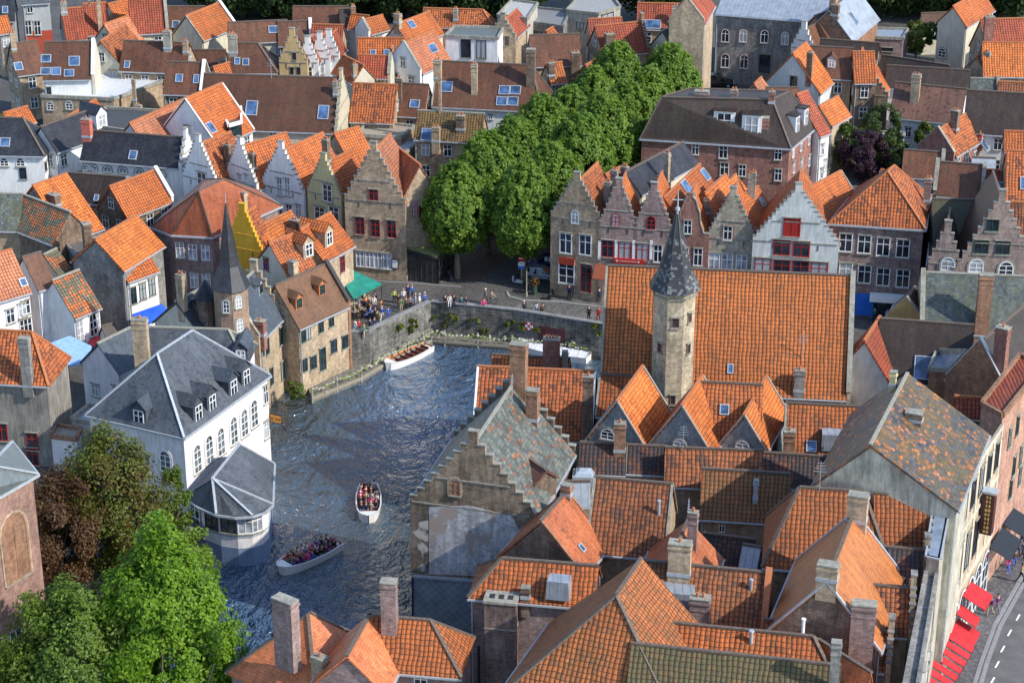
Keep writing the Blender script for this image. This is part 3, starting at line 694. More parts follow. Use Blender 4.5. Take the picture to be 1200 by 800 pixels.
    H('large brown house with four pane skylight group and white cornice', (513, 73), (622, 78), (550, 125), 8, BR, W, B='h', verge=CAP, hipf=.5, sky=[(523, 102, 14, 12), (591, 106, 12, 10), (604, 106, 12, 10), (588, 119, 12, 10), (601, 119, 12, 10)], chim=[(508, 92, 71, 9, LB), (556, 108, 76, 7, LB), (622, 98, 58, 10, DB, 0)], wins={'E': [('w', [(505, 134), (515, 134), (525, 135), (535, 135), (545, 136), (555, 136), (565, 137), (575, 137)], 1.0, 1.2)]})
    H('orange brown roof with ivy on its left edge', (415, 99), (465, 101), (440, 142), 7, OD, TB)
    H('brown roof house with blue skylight beside zinc lean to', (469, 99), (502, 101), (482, 135), 7, BR, TB, sky=[(486, 122, 11, 9)], chim=[(468, 118, 92, 6, DB)])
    H('orange roof corner seen behind the stepped cream gable', (402, 66), (426, 78), (415, 97), 7.5, OR, CR, chim=[(429, 96, 76, 6)])
    H('olive brown roof with bright skylight and brick chimneys', (490, 131), (567, 135), (512, 163), 7, OL, TB, sky=[(500, 158, 12, 14)], chim=[(511, 166, 150, 9), (540, 152, 136, 10, DB), (521, 92, 90, 3)])
    polyb('flat pale grey roof of a low courtyard building', [(420, 187, 5), (462, 190, 5), (494, 167, 5), (440, 163, 5)], [], [], 0, plain((.42, .46, .5), .5), GY, cat='building', wins=[(0, 'd', [(452, 193)], 3, 1.5)])
    polyb('low brown walled courtyard house with open roof terrace', [(418, 160, 6), (470, 163, 6), (486, 150, 6), (432, 144, 6)], [], [], 0, plain((.3, .26, .2), .8), plaster((.38, .27, .17), .5), cat='building')
    # right top
    front('grey stone civic building with arched windows and metal roof', (836, 97), (960, 108), 17, None, 16, ZINC, STN, mode='par', pitch=16, lowmat=None, wins={'E': [('wb', [(850, 42), (871, 42), (896, 43), (920, 45)], 2.0, 3.2), ('wb', [(850, 71), (872, 72)], 2.3, 3.6), ('d', [(896, 75)], 3.0, 4.6)]}, cat='civic building', name='civic_building', gutter=True)
    H('blue grey metal roofed brick house right of the civic building', (972, 13), (1004, -12), (1002, 44), 9, ZINC, OBK, A='g', wins={}, chim=[(964, 30, 6, 9, DB), (976, 12, -6, 8, LB)], sky=[(1000, 22, 6, 16)])
    H('plain brown gable house in front of metal roofed building', (955, 20), (985, 10), (975, 44), 9, BR, plaster((.33, .2, .12)))
    H('small white stepped gable beside the grey civic building', (943, 36), (955, 30), (955, 58), 8, BR, W, A='s', pitch=58, wins={})
    polyb('low brick block with flat grey roof and vent stack', [(1013, 45, 6), (1058, 47, 6), (1064, 36, 6), (1020, 35, 6)], [], [], 0, plain((.25, .3, .36), .5), PB, cat='building', wins=[(0, 'd', [(1040, 58)], 3, 1)])
    H('low reddish roof behind the low brick block', (1080, 17), (1110, 16), (1095, 28), 5, BR, CR)
    H('large cream gabled house with arched window near upper right', (1117, 9), (1150, -10), (1136, 28), 9, OR, CR, A='g', wins={'A': [('was', [(1104, 62)], 2.2, 2.4)]})
    H('red brown roof house with tall chimney at the upper right', (1150, 24), (1199, 23), (1130, 74), 7, RD, TB, chim=[(1157, 50, 20, 11, RB)])
    H('vivid red orange roof at the right edge of the far rows', (1152, 51), (1215, 52), (1165, 88), 7, OB, TB)
    H('pink orange roof beneath the vivid red roof, right edge', (1144, 68), (1152, 64), (1160, 92), 6, PK, TB, chim=[(1142, 90, 62, 7, CAP)])
    H('small cream gable at the right edge above vivid red roof', (1199, 28), (1210, 18), (1209, 48), 8, OR, CR)
    H('very dark long roof right of the orange stepped brick house', (962, 47), (1030, 52), (990, 66), 8, DK, TB)
    H('dark brown long roof behind the garden wall', (1034, 66), (1112, 78), (1080, 96), 5.5, DK, TB)
    H('long dark roof crossing behind the white garden house', (1040, 78), (1137, 84), (1080, 104), 5, DK, W, B='g')
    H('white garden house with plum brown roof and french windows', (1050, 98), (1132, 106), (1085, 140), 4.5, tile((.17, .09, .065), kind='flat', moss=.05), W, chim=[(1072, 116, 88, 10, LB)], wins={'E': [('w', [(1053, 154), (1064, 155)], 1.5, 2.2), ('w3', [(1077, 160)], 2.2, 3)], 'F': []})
    H('grey slate low roof with pale gable in the right back row', (1138, 93), (1168, 94), (1150, 108), 5, SG, W, B='p', wb=W)
    H('brown low roofs behind grey slate roof, right edge', (1170, 97), (1215, 99), (1185, 110), 6, BO, TB)
    H('white gable house with bright orange right slope', (929, 64), (945, 51), (963, 106), 7.5, OB, plaster((.6, .61, .6)), A='g', pitch=50, wins={'A': [('gs', [(930, 97)], 1.8, 3)]}, chim=[(946, 90, 62, 7, OBK)])
    H('brown red roof with blue dormer behind the stepped brick house', (942, 55), (1000, 58), (965, 90), 8, BR, TB, dorm=[(974, 80, 1.8, 1.8, LEAD, 'w')])
    front('brick stepped gable house with white arched windows by the garden', (970, 148), (1036, 152), 108, 74, 7, OR, DB, A='s', nst=8, wins={'A': [('was', [(984, 98)], 1.5, 1.2), ('was', [(984, 120), (1004, 121)], 1.8, 2.6), ('was', [(1019, 130)], 1.6, 2)]})
    H('orange capped slate wing right of stepped brick house', (1000, 62), (1024, 62), (1022, 96), 8, OR, DB)
    H('small orange roofed house with tall cream side wall', (960, 126), (982, 114), (998, 133), 7, OB, plaster((.5, .4, .28)), A='g', B='g', wins={})
    H('dark brown roof strip with red edge behind mansard building', (898, 104), (935, 104), (915, 126), 8, BR, TB)
    H('pinkish red roof corner behind the mansard building', (884, 100), (892, 92), (902, 112), 8, PK, TB)
    H('narrow white town house with red roof beside mansard building', (934, 112), (946, 108), (972, 154), 10, RD, W, wins={'E': [('w', [(964, 175), (963, 203), (975, 190)], 1.1, 2.4)]})
    polyb('big red brick building with dark mansard roof and dormers', [(752, 163, 10.5), (925, 174, 10.5), (957, 148, 10.5), (800, 135, 10.5)], [(775, 116, 15.5), (905, 119, 15.5), (925, 109, 15.5), (808, 106, 15.5)], [(0, 1, 5, 4), (1, 2, 6, 5), (2, 3, 7, 6), (3, 0, 4, 7), (4, 5, 6, 7)], 0, DK, RB,
        wins=[(0, 'w', [(848, 171), (849, 198)], 1.9, 2.8), (1, 'w', [(930, 166), (939, 162), (948, 158), (930, 196), (939, 192), (948, 188), (932, 218), (948, 214)], 1.2, 2.4), (0, 'w', [(780, 185), (815, 171), (815, 198), (790, 205), (912, 180), (912, 205), (870, 200)], 1.5, 2.4)], cat='building', name='apartment_building',
        chim=[(893, 182, 138, 12, 9, RB, 0), (822, 128, 107, 16, 14, PB, 1), (860, 118, 106, 8, 15.3, PB, 2), (904, 121, 108, 7, 15.3, RB, 1)], dorm=[(848, 155, 11.8, 0, 2.6, 2.9, 'w', 'f', WHT, 1.0), (880, 163, 11.6, 0, 2.4, 3.3, 'w', 'f', WHT, 1.2), (815, 151, 11.6, 0, 1.2, 1.5, 'w', 'f', WHT, 1.2), (934, 158, 11.7, 1, 1.3, 2.7, 'w', 'f', WHT, 1.0), (944, 149, 11.8, 1, 1.3, 2.7, 'w', 'f', WHT, 1.2)])
    H('small orange roof house with brick gable facing left of dark roof', (1100, 153), (1131, 135), (1135, 172), 6, OD, RB, A='p', wa=RB, chim=[(1118, 152, 130, 9, DB), (1165, 185, 168, 7, plain((.5, .1, .06)), 1)], sky=[(1155, 170, 8, 12)])
    H('big dark brown roof at the right edge above low roofs', (1134, 107), (1215, 112), (1150, 155), 7, DK, W)
    H('dark brown low roof in front of the garden, left one', (1060, 177), (1104, 180), (1085, 207), 6, BR, W, B='p', capm=CAP)
    H('maroon roof house with pale side parapets near right edge', (1101, 191), (1152, 195), (1120, 229), 7, BR, PB, A='p', B='p')
    H('orange roof corner at right edge above brown house', (1178, 155), (1215, 156), (1185, 176), 7, OR, TB)
    H('rust roof with blue skylight close to the right edge', (1152, 200), (1180, 202), (1165, 232), 7, RD, TB, sky=[(1170, 219, 14, 11)], chim=[(1154, 228, 212, 10)])
    H('large rusty brown roof cut by the right edge', (1180, 178), (1225, 180), (1200, 238), 8, OD, TB, sky=[(1199, 215, 6, 14)])
    H('small zinc roofed link between brown and orange houses', (1140, 186), (1166, 187), (1155, 200), 6, ZINC, W)
    polyb('long pale grey garden wall building beside white garden house', [(1016, 160, 3), (1058, 163, 3), (1060, 158, 3), (1018, 156, 3)], [], [], 0, LEAD, plaster((.5, .52, .55)), name='garden_wall', cat='wall', group=None)
# ================================================================= middle rows
def mid_rows():
    front('brown brick stepped gable house with white windows at the avenue mouth', (648, 344), (703, 352), 252, 215, 7, OD, TB, A='s', nst=8, capm=STN, wins={'A': [('was', [(674, 254)], 1.6, 2.6), ('w', [(663, 285), (686, 287)], 2.6, 4.0), ('w3', [(664, 319)], 3.4, 4.6), ('rd', [(687, 326)], 2.2, 5.6)]}, dorm=[], chim=[(712, 240, 214, 8, CAP), (727, 216, 200, 8, STN)])
    front('purple red brick stepped gable house with red arched attic window', (703, 352), (743, 355), 263, 222, 5, OB, PB, A='s', nst=7, capm=CAP, wins={'A': [('ra', [(722, 257)], 1.6, 2.4), ('r', [(712, 291), (732, 293)], 2.4, 3.4)]}, sky=[(736, 240, 12, 15)])
    front('purple red brick stepped gable house with purple arched attic window', (743, 355), (783, 358), 266, 227, 7, OR, PB, A='s', nst=7, capm=CAP, wins={'A': [('ra', [(763, 261)], 1.7, 2.6), ('r', [(753, 295)], 2.4, 3.4), ('w', [(771, 297)], 1.8, 3.4)]}, sky=[])
    front('narrow purple brick house with curved gable and dark attic opening', (784, 358), (826, 361), 276, 236, 6, OB, RB, A='c', capm=CAP, wins={'A': [('w', [(806, 266)], 1.5, 2.6), ('w', [(802, 300), (818, 301)], 1.8, 3.4)]}, chim=[(838, 255, 230, 6, CAP), (828, 250, 232, 7, STN)])
    front('olive brick stepped gable house with three pale ground windows', (827, 360), (880, 364), 277, 232, 6, OR, GB, A='s', nst=9, capm=STN, wins={'A': [('wr', [(853, 273)], 1.8, 2.8), ('wc', [(835, 306), (852, 307), (869, 308)], 2.3, 3.4)]}, chim=[(878, 236, 205, 5, CAP), (886, 226, 203, 5, CAP)])
    front('large white stepped gable house with red shuttered windows', (880, 368), (975, 374), 280, 228, 8, OR, plaster((.66, .70, .68), .35), A='s', nst=11, capm=CAP, wins={'A': [('sh', [(928, 266)], 3.2, 3.6), ('r', [(916, 290), (939, 292)], 3.2, 3.0), ('r', [(894, 312), (916, 314), (938, 315), (960, 317)], 3.2, 3.4)]})
    polyb('grey brick corner house with hipped orange brown roof and white cornice', [(973, 262, 11), (1082, 269, 11), (1088, 232, 11), (1005, 224, 11)], [(1040, 203, 16.5), (1048, 196, 16.5)], [(0, 1, 4), (1, 2, 5, 4), (2, 3, 5), (3, 0, 4, 5)], 0, OD, PB,
        wins=[(0, 'w', [(991, 284), (1013, 286), (1035, 289), (1058, 291), (991, 318), (1013, 321), (1035, 324), (1058, 326)], 2.6, 3.6), (0, 'd', [(1030, 362), (1050, 364)], 3.6, 3)], chim=[(1032, 226, 202, 6, 13, LB), (1086, 236, 210, 8, 12, PB)])
    H('narrow orange roof house left of the grey brick corner house', (942, 225), (985, 202), (992, 240), 10.5, OR, TB, verge=CAP, wins={})
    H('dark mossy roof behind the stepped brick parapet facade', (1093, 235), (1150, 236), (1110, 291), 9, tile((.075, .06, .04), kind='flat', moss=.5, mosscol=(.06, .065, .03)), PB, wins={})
    front('pink brick house with big stepped gable and green shuttered windows', (1110, 400), (1204, 404), 318, 236, 9, BR, brick((.36, .27, .235), (.28, .2, .17)), A='s', nst=9, capm=CAP, wins={'A': [('gs', [(1163, 264)], 2.4, 2.2), ('gs', [(1150, 289), (1175, 290)], 2.8, 2.6), ('was', [(1144, 311), (1179, 314)], 2.8, 2.6)]})
    front('lower stepped wing with arched window left of pink brick gable', (1082, 397), (1116, 400), 306, 272, 7, DK, brick((.36, .27, .235), (.28, .2, .17)), A='s', nst=4, capm=CAP, wins={'A': [('was', [(1111, 309)], 2.6, 2.6)]})
    H('rust roof behind the big pink stepped gable', (1178, 238), (1225, 240), (1196, 282), 8, BO, TB)
    # slate and other roofs behind plaza row
    H('weathered grey slate roof between the trees and plaza gables', (733, 203), (800, 168), (800, 200), 10, SD, CR, pitch=45, hr=None, chim=[(781, 218, 180, 6, LB), (771, 228, 210, 6, OBK)], wins={})
    H('bright orange roof behind the curved brick gable', (826, 228), (850, 206), (866, 242), 9.5, OB, TB)
    H('orange roof with two large grey roof panels behind the red brick gables', (778, 233), (820, 194), (838, 222), 9.5, OR, TB, sky=[(806, 222, 15, 22), (826, 205, 12, 14)])
    H('orange roof with narrow skylight left of the white stepped gable', (858, 236), (888, 220), (906, 250), 9.5, OR, TB, sky=[(893, 237, 5, 10)])
    H('orange roof wing running back right of the white stepped gable', (932, 233), (950, 222), (972, 262), 9.6, OR, TB)
    H('orange roof behind the brown gable house by the trees', (690, 217), (727, 197), (716, 232), 9.5, OR, TB, chim=[(732, 214, 196, 8, STN)])
    H('small bright orange roof below the mansard building', (855, 214), (862, 206), (873, 226), 9, OB, TB)
    # left middle
    H('pink white terrace house with orange roof at the left edge', (-30, 306), (13, 294), (28, 342), 8, PK, WP, verge=None, wins={'E': [('w', [(12, 370), (26, 363), (39, 357)], 1.7, 2.6), ('w', [(28, 384), (41, 380)], 1.7, 3)]}, sky=[(27, 331, 8, 9)])
    H('narrow white house with dark brown roof and tall drainpipe', (27, 303), (47, 297), (64, 332), 8, BR, WP, wins={'E': [('w', [(62, 350), (64, 379)], 1.8, 2.8)]})
    H('white house with mossy orange roof beside the blue awnings', (62, 330), (92, 318), (98, 366), 5.5, MO, W, wins={'E': [('w3', [(93, 388), (109, 381), (125, 373)], 1.8, 4)]})
    H('large two part orange roof left of the blue awning', (112, 282), (160, 254), (160, 306), 8, OB, STN, pitch=42, wins={})
    H('small white house with orange roof above the bright blue awning', (136, 308), (171, 296), (160, 325), 6.5, OR, W, pitch=40, wins={'E': [('g', [(156, 346), (167, 341), (178, 336)], 1.5, 3.2)], 'A': []})
    H('hipped mossy grey slate roof at the left edge', (-16, 228), (26, 229), (10, 268), 8, SG, TB, B='g', wins={})
    H('patchwork slate and orange tile roof house with zinc gutter', (28, 230), (82, 250), (72, 288), 8, MO, DB, wins={})
    H('small mottled orange roof below the patchwork roof', (52, 300), (66, 293), (80, 322), 6, MO, CR, wins={})
    polyb('ruined dark stone wall house with tall chimney', [(74, 283, 7), (97, 312, 7), (133, 318, 7), (127, 292, 7), (96, 276, 7)], [], [], 0, plain((.12, .12, .12)), brick((.17, .17, .165), (.1, .1, .1), .8), chim=[(105, 312, 262, 11, 6, DB, 1)], parapet=STN)
    H('broad bright orange roof with brick chimney in the left rows', (39, 219), (78, 205), (116, 268), 6, OB, STN, pitch=44, chim=[(64, 240, 228, 14, DB, 1)], wins={})
    H('orange roof barn house with dark brick gable facing left', (129, 220), (181, 201), (170, 246), 6.5, OR, DB, A='g', B='p', wb=W, capm=WHT, pitch=50)
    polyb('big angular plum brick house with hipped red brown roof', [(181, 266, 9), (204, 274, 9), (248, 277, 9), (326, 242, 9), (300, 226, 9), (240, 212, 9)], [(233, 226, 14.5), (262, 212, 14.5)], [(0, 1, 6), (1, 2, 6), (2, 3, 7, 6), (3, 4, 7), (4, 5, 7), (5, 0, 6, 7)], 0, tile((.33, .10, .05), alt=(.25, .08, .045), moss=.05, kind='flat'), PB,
        wins=[(1, 'wc', [(211, 293), (226, 295), (241, 296), (214, 326), (228, 328), (242, 329)], 1.7, 3.0), (0, 'brk', [(190, 300)], 1, 2)], chim=[(287, 250, 226, 6, 10, LB, 0)], sky=[(225, 255, 1, 1.2, 1.4), (277, 241, 2, 1, 1.4)])
    # yellow gable and roofs by the terrace
    H('narrow bright yellow stepped gable house behind the turret', (286, 252), (299, 244), (309, 292), 9, OD, YO, A='s', pitch=62, nst=8, capm=YO, wins={})
    H('bright orange roof right of the yellow stepped gable', (299, 268), (341, 249), (336, 289), 8.5, OB, TB, pitch=45, chim=[(346, 275, 258, 11, DB)], wins={})
    H('orange roof house with white framed dormer beside slate gable', (316, 286), (348, 274), (346, 322), 8, OD, CR, A='g', wa=GY, wins={'A': [('r', [(312, 309)], 1.4, 2.4)]}, dorm=[(362, 302, 2.2, 2.6, LB, 'w')], chim=[(344, 326, 306, 10, LB, 1)])
    H('orange roof house with brick dormer facing the green awning', (352, 270), (387, 251), (412, 287), 8, OR, LB, pitch=46, dorm=[(386, 289, 2.2, 2.8, LB, 'w')], wins={'E': [('r', [(401, 309)], 1.5, 3.2)]})
    # canal side brick houses
    H('long brown roofed brick house rising from the canal with two dormers', (323, 336), (381, 311), (376, 371), 4.6, tile((.21, .10, .05), alt=(.15, .075, .04), kind='flat', moss=.15), LB, z0=-4.2, B='p', wb=OBK, capm=DKM, pitch=50, dorm=[(351, 362, 1.5, 1.9, POT, 'g'), (378, 346, 1.5, 1.9, POT, 'g')],
        wins={'E': [('gs', [(348, 397), (361, 390), (376, 382), (388, 375)], 1.4, 2.4), ('gs', [(351, 430), (367, 424), (391, 405), (404, 400)], 1.7, 2.6), ('g', [(378, 420)], 1.8, 4.4)]})
    H('brick house with steep slate roof and stepped slate gable on canal', (270, 345), (297, 320), (314, 386), 5.3, SL, LB, z0=-4.2, A='p', B='s', wb=LB, pitch=56, wins={'E': [('gs', [(301, 413), (313, 404), (329, 393), (333, 431), (318, 440), (303, 450)], 1.5, 3.4)]}, dorm=[(306, 345, 1.4, 1.8, LEAD, 'd')], chim=[(300, 398, 376, 12, RB, 1)])
    H('grey slate roof wing between the hotel and the brick turret', (206, 355), (240, 338), (262, 378), 6, SL, CR, pitch=42, chim=[(209, 362, 322, 10, LB, 2)], wins={})
    H('dark slate roof strip left of the turret', (226, 352), (246, 344), (248, 372), 7, SL, DB, wins={})
    H('stone walled house with hipped orange and brown roof at left edge', (-16, 388), (38, 391), (22, 447), 9, OD, plaster((.36, .34, .30), .7), B='h', pitch=50, hipf=.7, chim=[(33, 446, 396, 12, STN, 0)], wins={'E': [('r', [(2, 506), (38, 517), (41, 562)], 2.0, 3.0)], 'B': []})
    # small low house behind awnings
    H('small brown roofed kiosk between the awnings and the hotel', (120, 384), (134, 380), (134, 392), 4, DK, CR, wins={})
    # ---- big hall with tower, and the roofs right of it
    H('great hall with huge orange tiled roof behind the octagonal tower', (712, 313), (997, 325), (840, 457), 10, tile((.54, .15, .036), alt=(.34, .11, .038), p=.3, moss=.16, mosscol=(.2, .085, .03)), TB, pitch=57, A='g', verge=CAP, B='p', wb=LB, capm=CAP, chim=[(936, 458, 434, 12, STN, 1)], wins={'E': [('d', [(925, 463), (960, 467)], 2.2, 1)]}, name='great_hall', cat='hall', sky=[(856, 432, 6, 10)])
    H('small tan brick gable rising behind the dark brown roof', (1063, 353), (1072, 338), (1080, 378), 9, BR, plaster((.45, .3, .12)), A='p', wins={})
    H('grey green mossy slate roof with pale left verge', (1084, 321), (1210, 326), (1100, 386), 9, SG, LB, A='p', capm=CAP, chim=[(1150, 384, 322, 16, OBK, 0)], pitch=55)
    H('white plastered gable house with dark left roof slope', (1013, 401), (1031, 373), (1047, 448), 10, RD, plaster((.58, .61, .62), .3), A='g', pitch=55, wins={})
    H('long dark brown roof with blue glass skylight, right of white gable', (1032, 375), (1140, 383), (1090, 447), 10, DK, W, sky=[(1082, 431, 20, 26)], pitch=50)
    polyb('brick block with worn zinc flat roof beside tall brick chimney', [(1089, 434, 12), (1112, 436, 12), (1133, 414, 14), (1098, 413, 12)], [], [], 0, ZINC, OBK, cat='building')
    H('dark steep roof with zinc dormer at the right edge', (1150, 402), (1200, 360), (1182, 458), 12, DK, OBK, A='p', wa=OBK, capm=LEAD, pitch=56, chim=[(1141, 462, 384, 15, RB, 1)], wins={})
    H('low ribbed red roof above the mottled slate roof', (1120, 466), (1172, 470), (1150, 488), 13, RD, OBK)
    H('broad mottled slate and orange roof house with cream front gable', (1020, 523), (1063, 440), (1144, 537), 16.5, SO, plaster((.66, .63, .52), .7), A='g', pitch=31, w2=4.2, chim=[(1071, 492, 483, 19, DB, 0), (1046, 452, 436, 7, YE, 0)], wins={'E': []}, verge=None)
# ================================================================= foreground roofs
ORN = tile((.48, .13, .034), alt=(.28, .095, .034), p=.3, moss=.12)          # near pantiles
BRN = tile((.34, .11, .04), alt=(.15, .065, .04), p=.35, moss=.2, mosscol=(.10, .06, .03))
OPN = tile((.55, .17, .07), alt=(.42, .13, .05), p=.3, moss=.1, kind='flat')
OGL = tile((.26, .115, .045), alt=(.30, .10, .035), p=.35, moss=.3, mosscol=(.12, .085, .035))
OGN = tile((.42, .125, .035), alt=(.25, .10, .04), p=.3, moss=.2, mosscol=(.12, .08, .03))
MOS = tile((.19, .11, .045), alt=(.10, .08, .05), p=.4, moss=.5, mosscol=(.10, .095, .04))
def fore_rows():
    def H(label, R1, R2, E, he, *r, up=3.5, **k):
        if 'hr' in k: k['hr'] += up
        return house(label, R1, R2, E, he+up, *r, **k)
    # gap houses behind the patchwork roof
    H('small orange roof at the water beside the covered boat', (578, 417), (667, 422), (620, 440), 1.5, ORN, TB, z0=-4.2, chim=[(646, 441, 397, 19, RB, 4), (667, 440, 412, 6, CAP, 0)], wins={})
    H('orange roof with mossy top edge behind the stepped chimney gable', (561, 431), (697, 437), (640, 512), 2.5, OD, TB, z0=-4.2, chim=[(694, 515, 441, 12, DB, 1)], wins={}, verge=WHT, A='g')
    H('orange roof between long chimney and first timber gable', (704, 440), (744, 443), (722, 486), 4.5, ORN, TB, wins={}, verge=CAP)
    # timber dormer gables in front of the hall
    for lab, r1, r2, e, win in (('steep orange roofed grey timber gable left of the tower foot', (723, 472), (753, 431), (768, 502), (712, 508)),
                                ('steep orange roofed grey timber gable with narrow face, right of tower', (799, 477), (823, 442), (846, 510), (797, 520)),
                                ('steep orange roofed grey timber gable right of the cross roof', (872, 488), (898, 443), (910, 500), (870, 522))):
        TG = plain((.24, .27, .27), .8, var=.3)
        H(lab, r1, r2, e, 6.2, OB, TG, pitch=56, verge=plain((.3, .3, .28)), A='g', wins={'A': [('was', [win], 2.2, 1.8)]}, z0=0)
    H('cross roof with one skylight joining the two timber gables', (815, 449), (893, 453), (850, 520), 6, ORN, TB, sky=[(849, 480, 10, 11)], wins={})
    H('orange roof with small skylight and zinc box, right of timber gables', (922, 474), (1020, 479), (960, 531), 6, ORN, TB, A='g', verge=CAP, sky=[(951, 523, 11, 12)], chim=[(901, 542, 505, 13, OBK, 1)], wins={})
    H('dark mottled ribbed roof beneath the timber gables, left part', (681, 520), (733, 522), (705, 552), 6, BK, TB, wins={}, chim=[(726, 528, 496, 13, OBK, 1)])
    H('dark bluish ribbed roof right of the short brick chimney', (735, 523), (780, 525), (760, 552), 6, BK, TB, wins={}, verge=CAP)
    H('long ribbed brown roof below the timber gables', (781, 526), (893, 530), (835, 568), 6, BRN, TB, wins={})
    H('mottled dark roof strip below the zinc box and vents', (893, 532), (985, 538), (930, 568), 5, BK, TB, wins={})
    H('low ribbed brown roof with steel chimney pipe', (824, 551), (925, 557), (868, 607), 5.5, OGL, TB, wins={'E': [('w', [(846, 617)], .9, 1.6)]}, chim=[(885, 585, 563, 5, LEAD, 0)])
    H('ribbed dark orange roof with pale right verge, centre foreground', (698, 561), (787, 569), (738, 648), 6.5, BRN, TB, verge=CAP, wins={})
    H('dark terrace roof left of ribbed dark orange roof', (664, 566), (690, 566), (680, 590), 5.5, ZINC, TB, wins={})
    # stepped gable house at the water
    r = H('big stepped gable house at the water with patchwork slate roof', (556, 521), (602, 451), (645, 576), 7.2, SP, DB, z0=-4.2, A='s', B='s', wa=brick((.36, .27, .18), (.24, .17, .11), .9), wb=DB, nst=8, pitch=47, capm=CAP, wins={'A': [('brk', [(533, 570)], 1.6, 2.6)]}, chim=[(624, 492, 457, 14, OBK, 0), (612, 452, 403, 19, OBK, 0)])
    C, a, n, h2, w, he, hr, z0, root = GEO['big stepped gable house at the water with patchwork slate roof']
    p0 = C-a*(h2+.44)
    def skin(name, px, mat, th=.05):
        q = [hitplane(x, y, p0, -a)-root.location for x, y in px]; m = MB(); m.prism(q, -a*th); return add(name, m, [mat], root)
    skin('whitewashed_wall', [(503, 672), (503, 594), (548, 592), (600, 604), (620, 640), (620, 676)], brick((.66, .66, .66), (.48, .47, .48), .6, patch=(.40, .33, .28)))
    skin('render_patch', [(481, 668), (481, 600), (502, 598), (502, 670)], brick((.30, .22, .17), (.2, .15, .12), .8, patch=(.52, .50, .44)))
    s_ = NT('slate_panel'); uv = s_.sep(s_.coord('UV')); f1 = s_.M('ABSOLUTE', s_.M('SUBTRACT', s_.M('FRACT', s_.M('DIVIDE', s_.M('ADD', uv[0], uv[1]), .75)), .5)); f2 = s_.M('ABSOLUTE', s_.M('SUBTRACT', s_.M('FRACT', s_.M('DIVIDE', s_.M('SUBTRACT', uv[0], uv[1]), .75)), .5))
    ln = s_.M('MINIMUM', s_.rng(f1, .0, .08), s_.rng(f2, .0, .08)); k = s_.rng(s_.noise(s_.geo('Position'), .7, 4), .3, .7, .7, 1.2)
    skin('slate_panel', [(484, 745), (484, 674), (640, 686), (640, 760)], s_.fin(s_.mix(ln, (.12, .14, .16), s_.mix(1., (.26, .31, .35), s_.comb(k, k, k), 'MULTIPLY')), .6, .4), .07)
    q = [hitplane(x, y, p0, -a)-root.location-a*.1 for x, y in ((484, 674), (640, 686), (484, 745))]
    m = MB(); m.bar(q[0], q[1], .25, .2); add('lead_ledge', m, [LEAD], root); m = MB(); m.bar(q[0], q[2], .14); add('downpipe', m, [DKM], root)
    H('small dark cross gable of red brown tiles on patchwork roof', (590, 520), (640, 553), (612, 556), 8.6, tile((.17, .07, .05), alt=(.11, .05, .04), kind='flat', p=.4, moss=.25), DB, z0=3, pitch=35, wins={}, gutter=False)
    H('narrow orange tiled slope at foot of patchwork roof', (594, 543), (628, 604), (607, 612), 5.5, MO, DB, pitch=40, z0=-4, wins={}, chim=[(603, 622, 572, 7, RB, 1)], hr=8)
    H('bright orange gable roof with dark brick triangle facing the camera', (634, 612), (664, 578), (698, 653), 6.5, OPN, DB, A='g', pitch=47, wa=None, verge=OBK, sky=[(681, 642, 7, 9)], wins={}, chim=[(664, 580, 568, 12, OBK, 0)])
    H('brick house with hipped pantile roof and massive chimney stack', (588, 656), (700, 665), (634, 704), 8.5, ORN, PB, z0=-4.2, A='h', hipf=.9, pitch=42, chim=[(616, 700, 688, 10, DB, 0)], wins={})
    H('large brown orange roof with hipped front left of the mossy roof', (722, 700), (751, 657), (664, 706), 8, OGN, PB, pitch=45, wins={}, A='h', hipf=.75)
    H('long pantile roof with pink gable end in the lower centre', (748, 658), (898, 673), (810, 735), 8, BRN, PB, B='p', wb=PK, capm=POT, wins={}, chim=[(819, 742, 700, 23, PB, 2), (796, 672, 636, 26, LB, 1)])
    H('bright orange roof left of the pair of brick chimneys', (806, 612), (790, 650), (838, 668), 7, OPN, PB, pitch=45, wins={}, chim=[(811, 640, 600, 11, PB, 1)])
    H('dark mottled low roof beside the bright orange triangle', (826, 627), (884, 634), (850, 662), 5.5, BK, PB, wins={})
    H('nearest long pantile roof crossing the lower centre', (707, 724), (953, 748), (830, 812), 8, ORN, PB, B='h', A='g', wins={}, hipf=.9)
    H('left facing orange slope at the foot of the picture, centre', (676, 768), (706, 724), (640, 800), 7.8, OPN, PB, pitch=42, wins={})
    H('mossy yellow green pantile roof at the bottom edge', (742, 756), (984, 782), (860, 850), 9, MOS, PB, wins={}, chim=[(990, 812, 752, 11, STN, 0)])
    H('hipped brown and orange roof with two levels right of centre', (937, 573), (1012, 578), (945, 664), 6.8, ORN, TB, up=5.5, A='h', B='h', hipf=.6, pitch=50, wins={})
    H('pantile roof against the zinc flat house, right foreground', (1026, 580), (1096, 583), (1055, 643), 8, ORN, TB, up=5.5, wins={})
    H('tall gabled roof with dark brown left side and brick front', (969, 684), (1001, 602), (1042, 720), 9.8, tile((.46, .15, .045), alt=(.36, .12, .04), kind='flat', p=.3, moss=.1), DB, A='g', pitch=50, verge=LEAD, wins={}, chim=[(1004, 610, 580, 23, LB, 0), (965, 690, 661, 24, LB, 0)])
    H('dark pantile cross roof with stepped street gable', (1024, 642), (1082, 646), (1060, 694), 9, BK, LB, B='s', wb=plaster((.5, .42, .28), .8), capm=STN, nst=6, wins={})
    H('orange pantile cross roof with stepped street gable', (1004, 686), (1066, 691), (1040, 740), 9, BRN, LB, B='s', wb=plaster((.5, .42, .28), .8), capm=STN, nst=6, wins={})
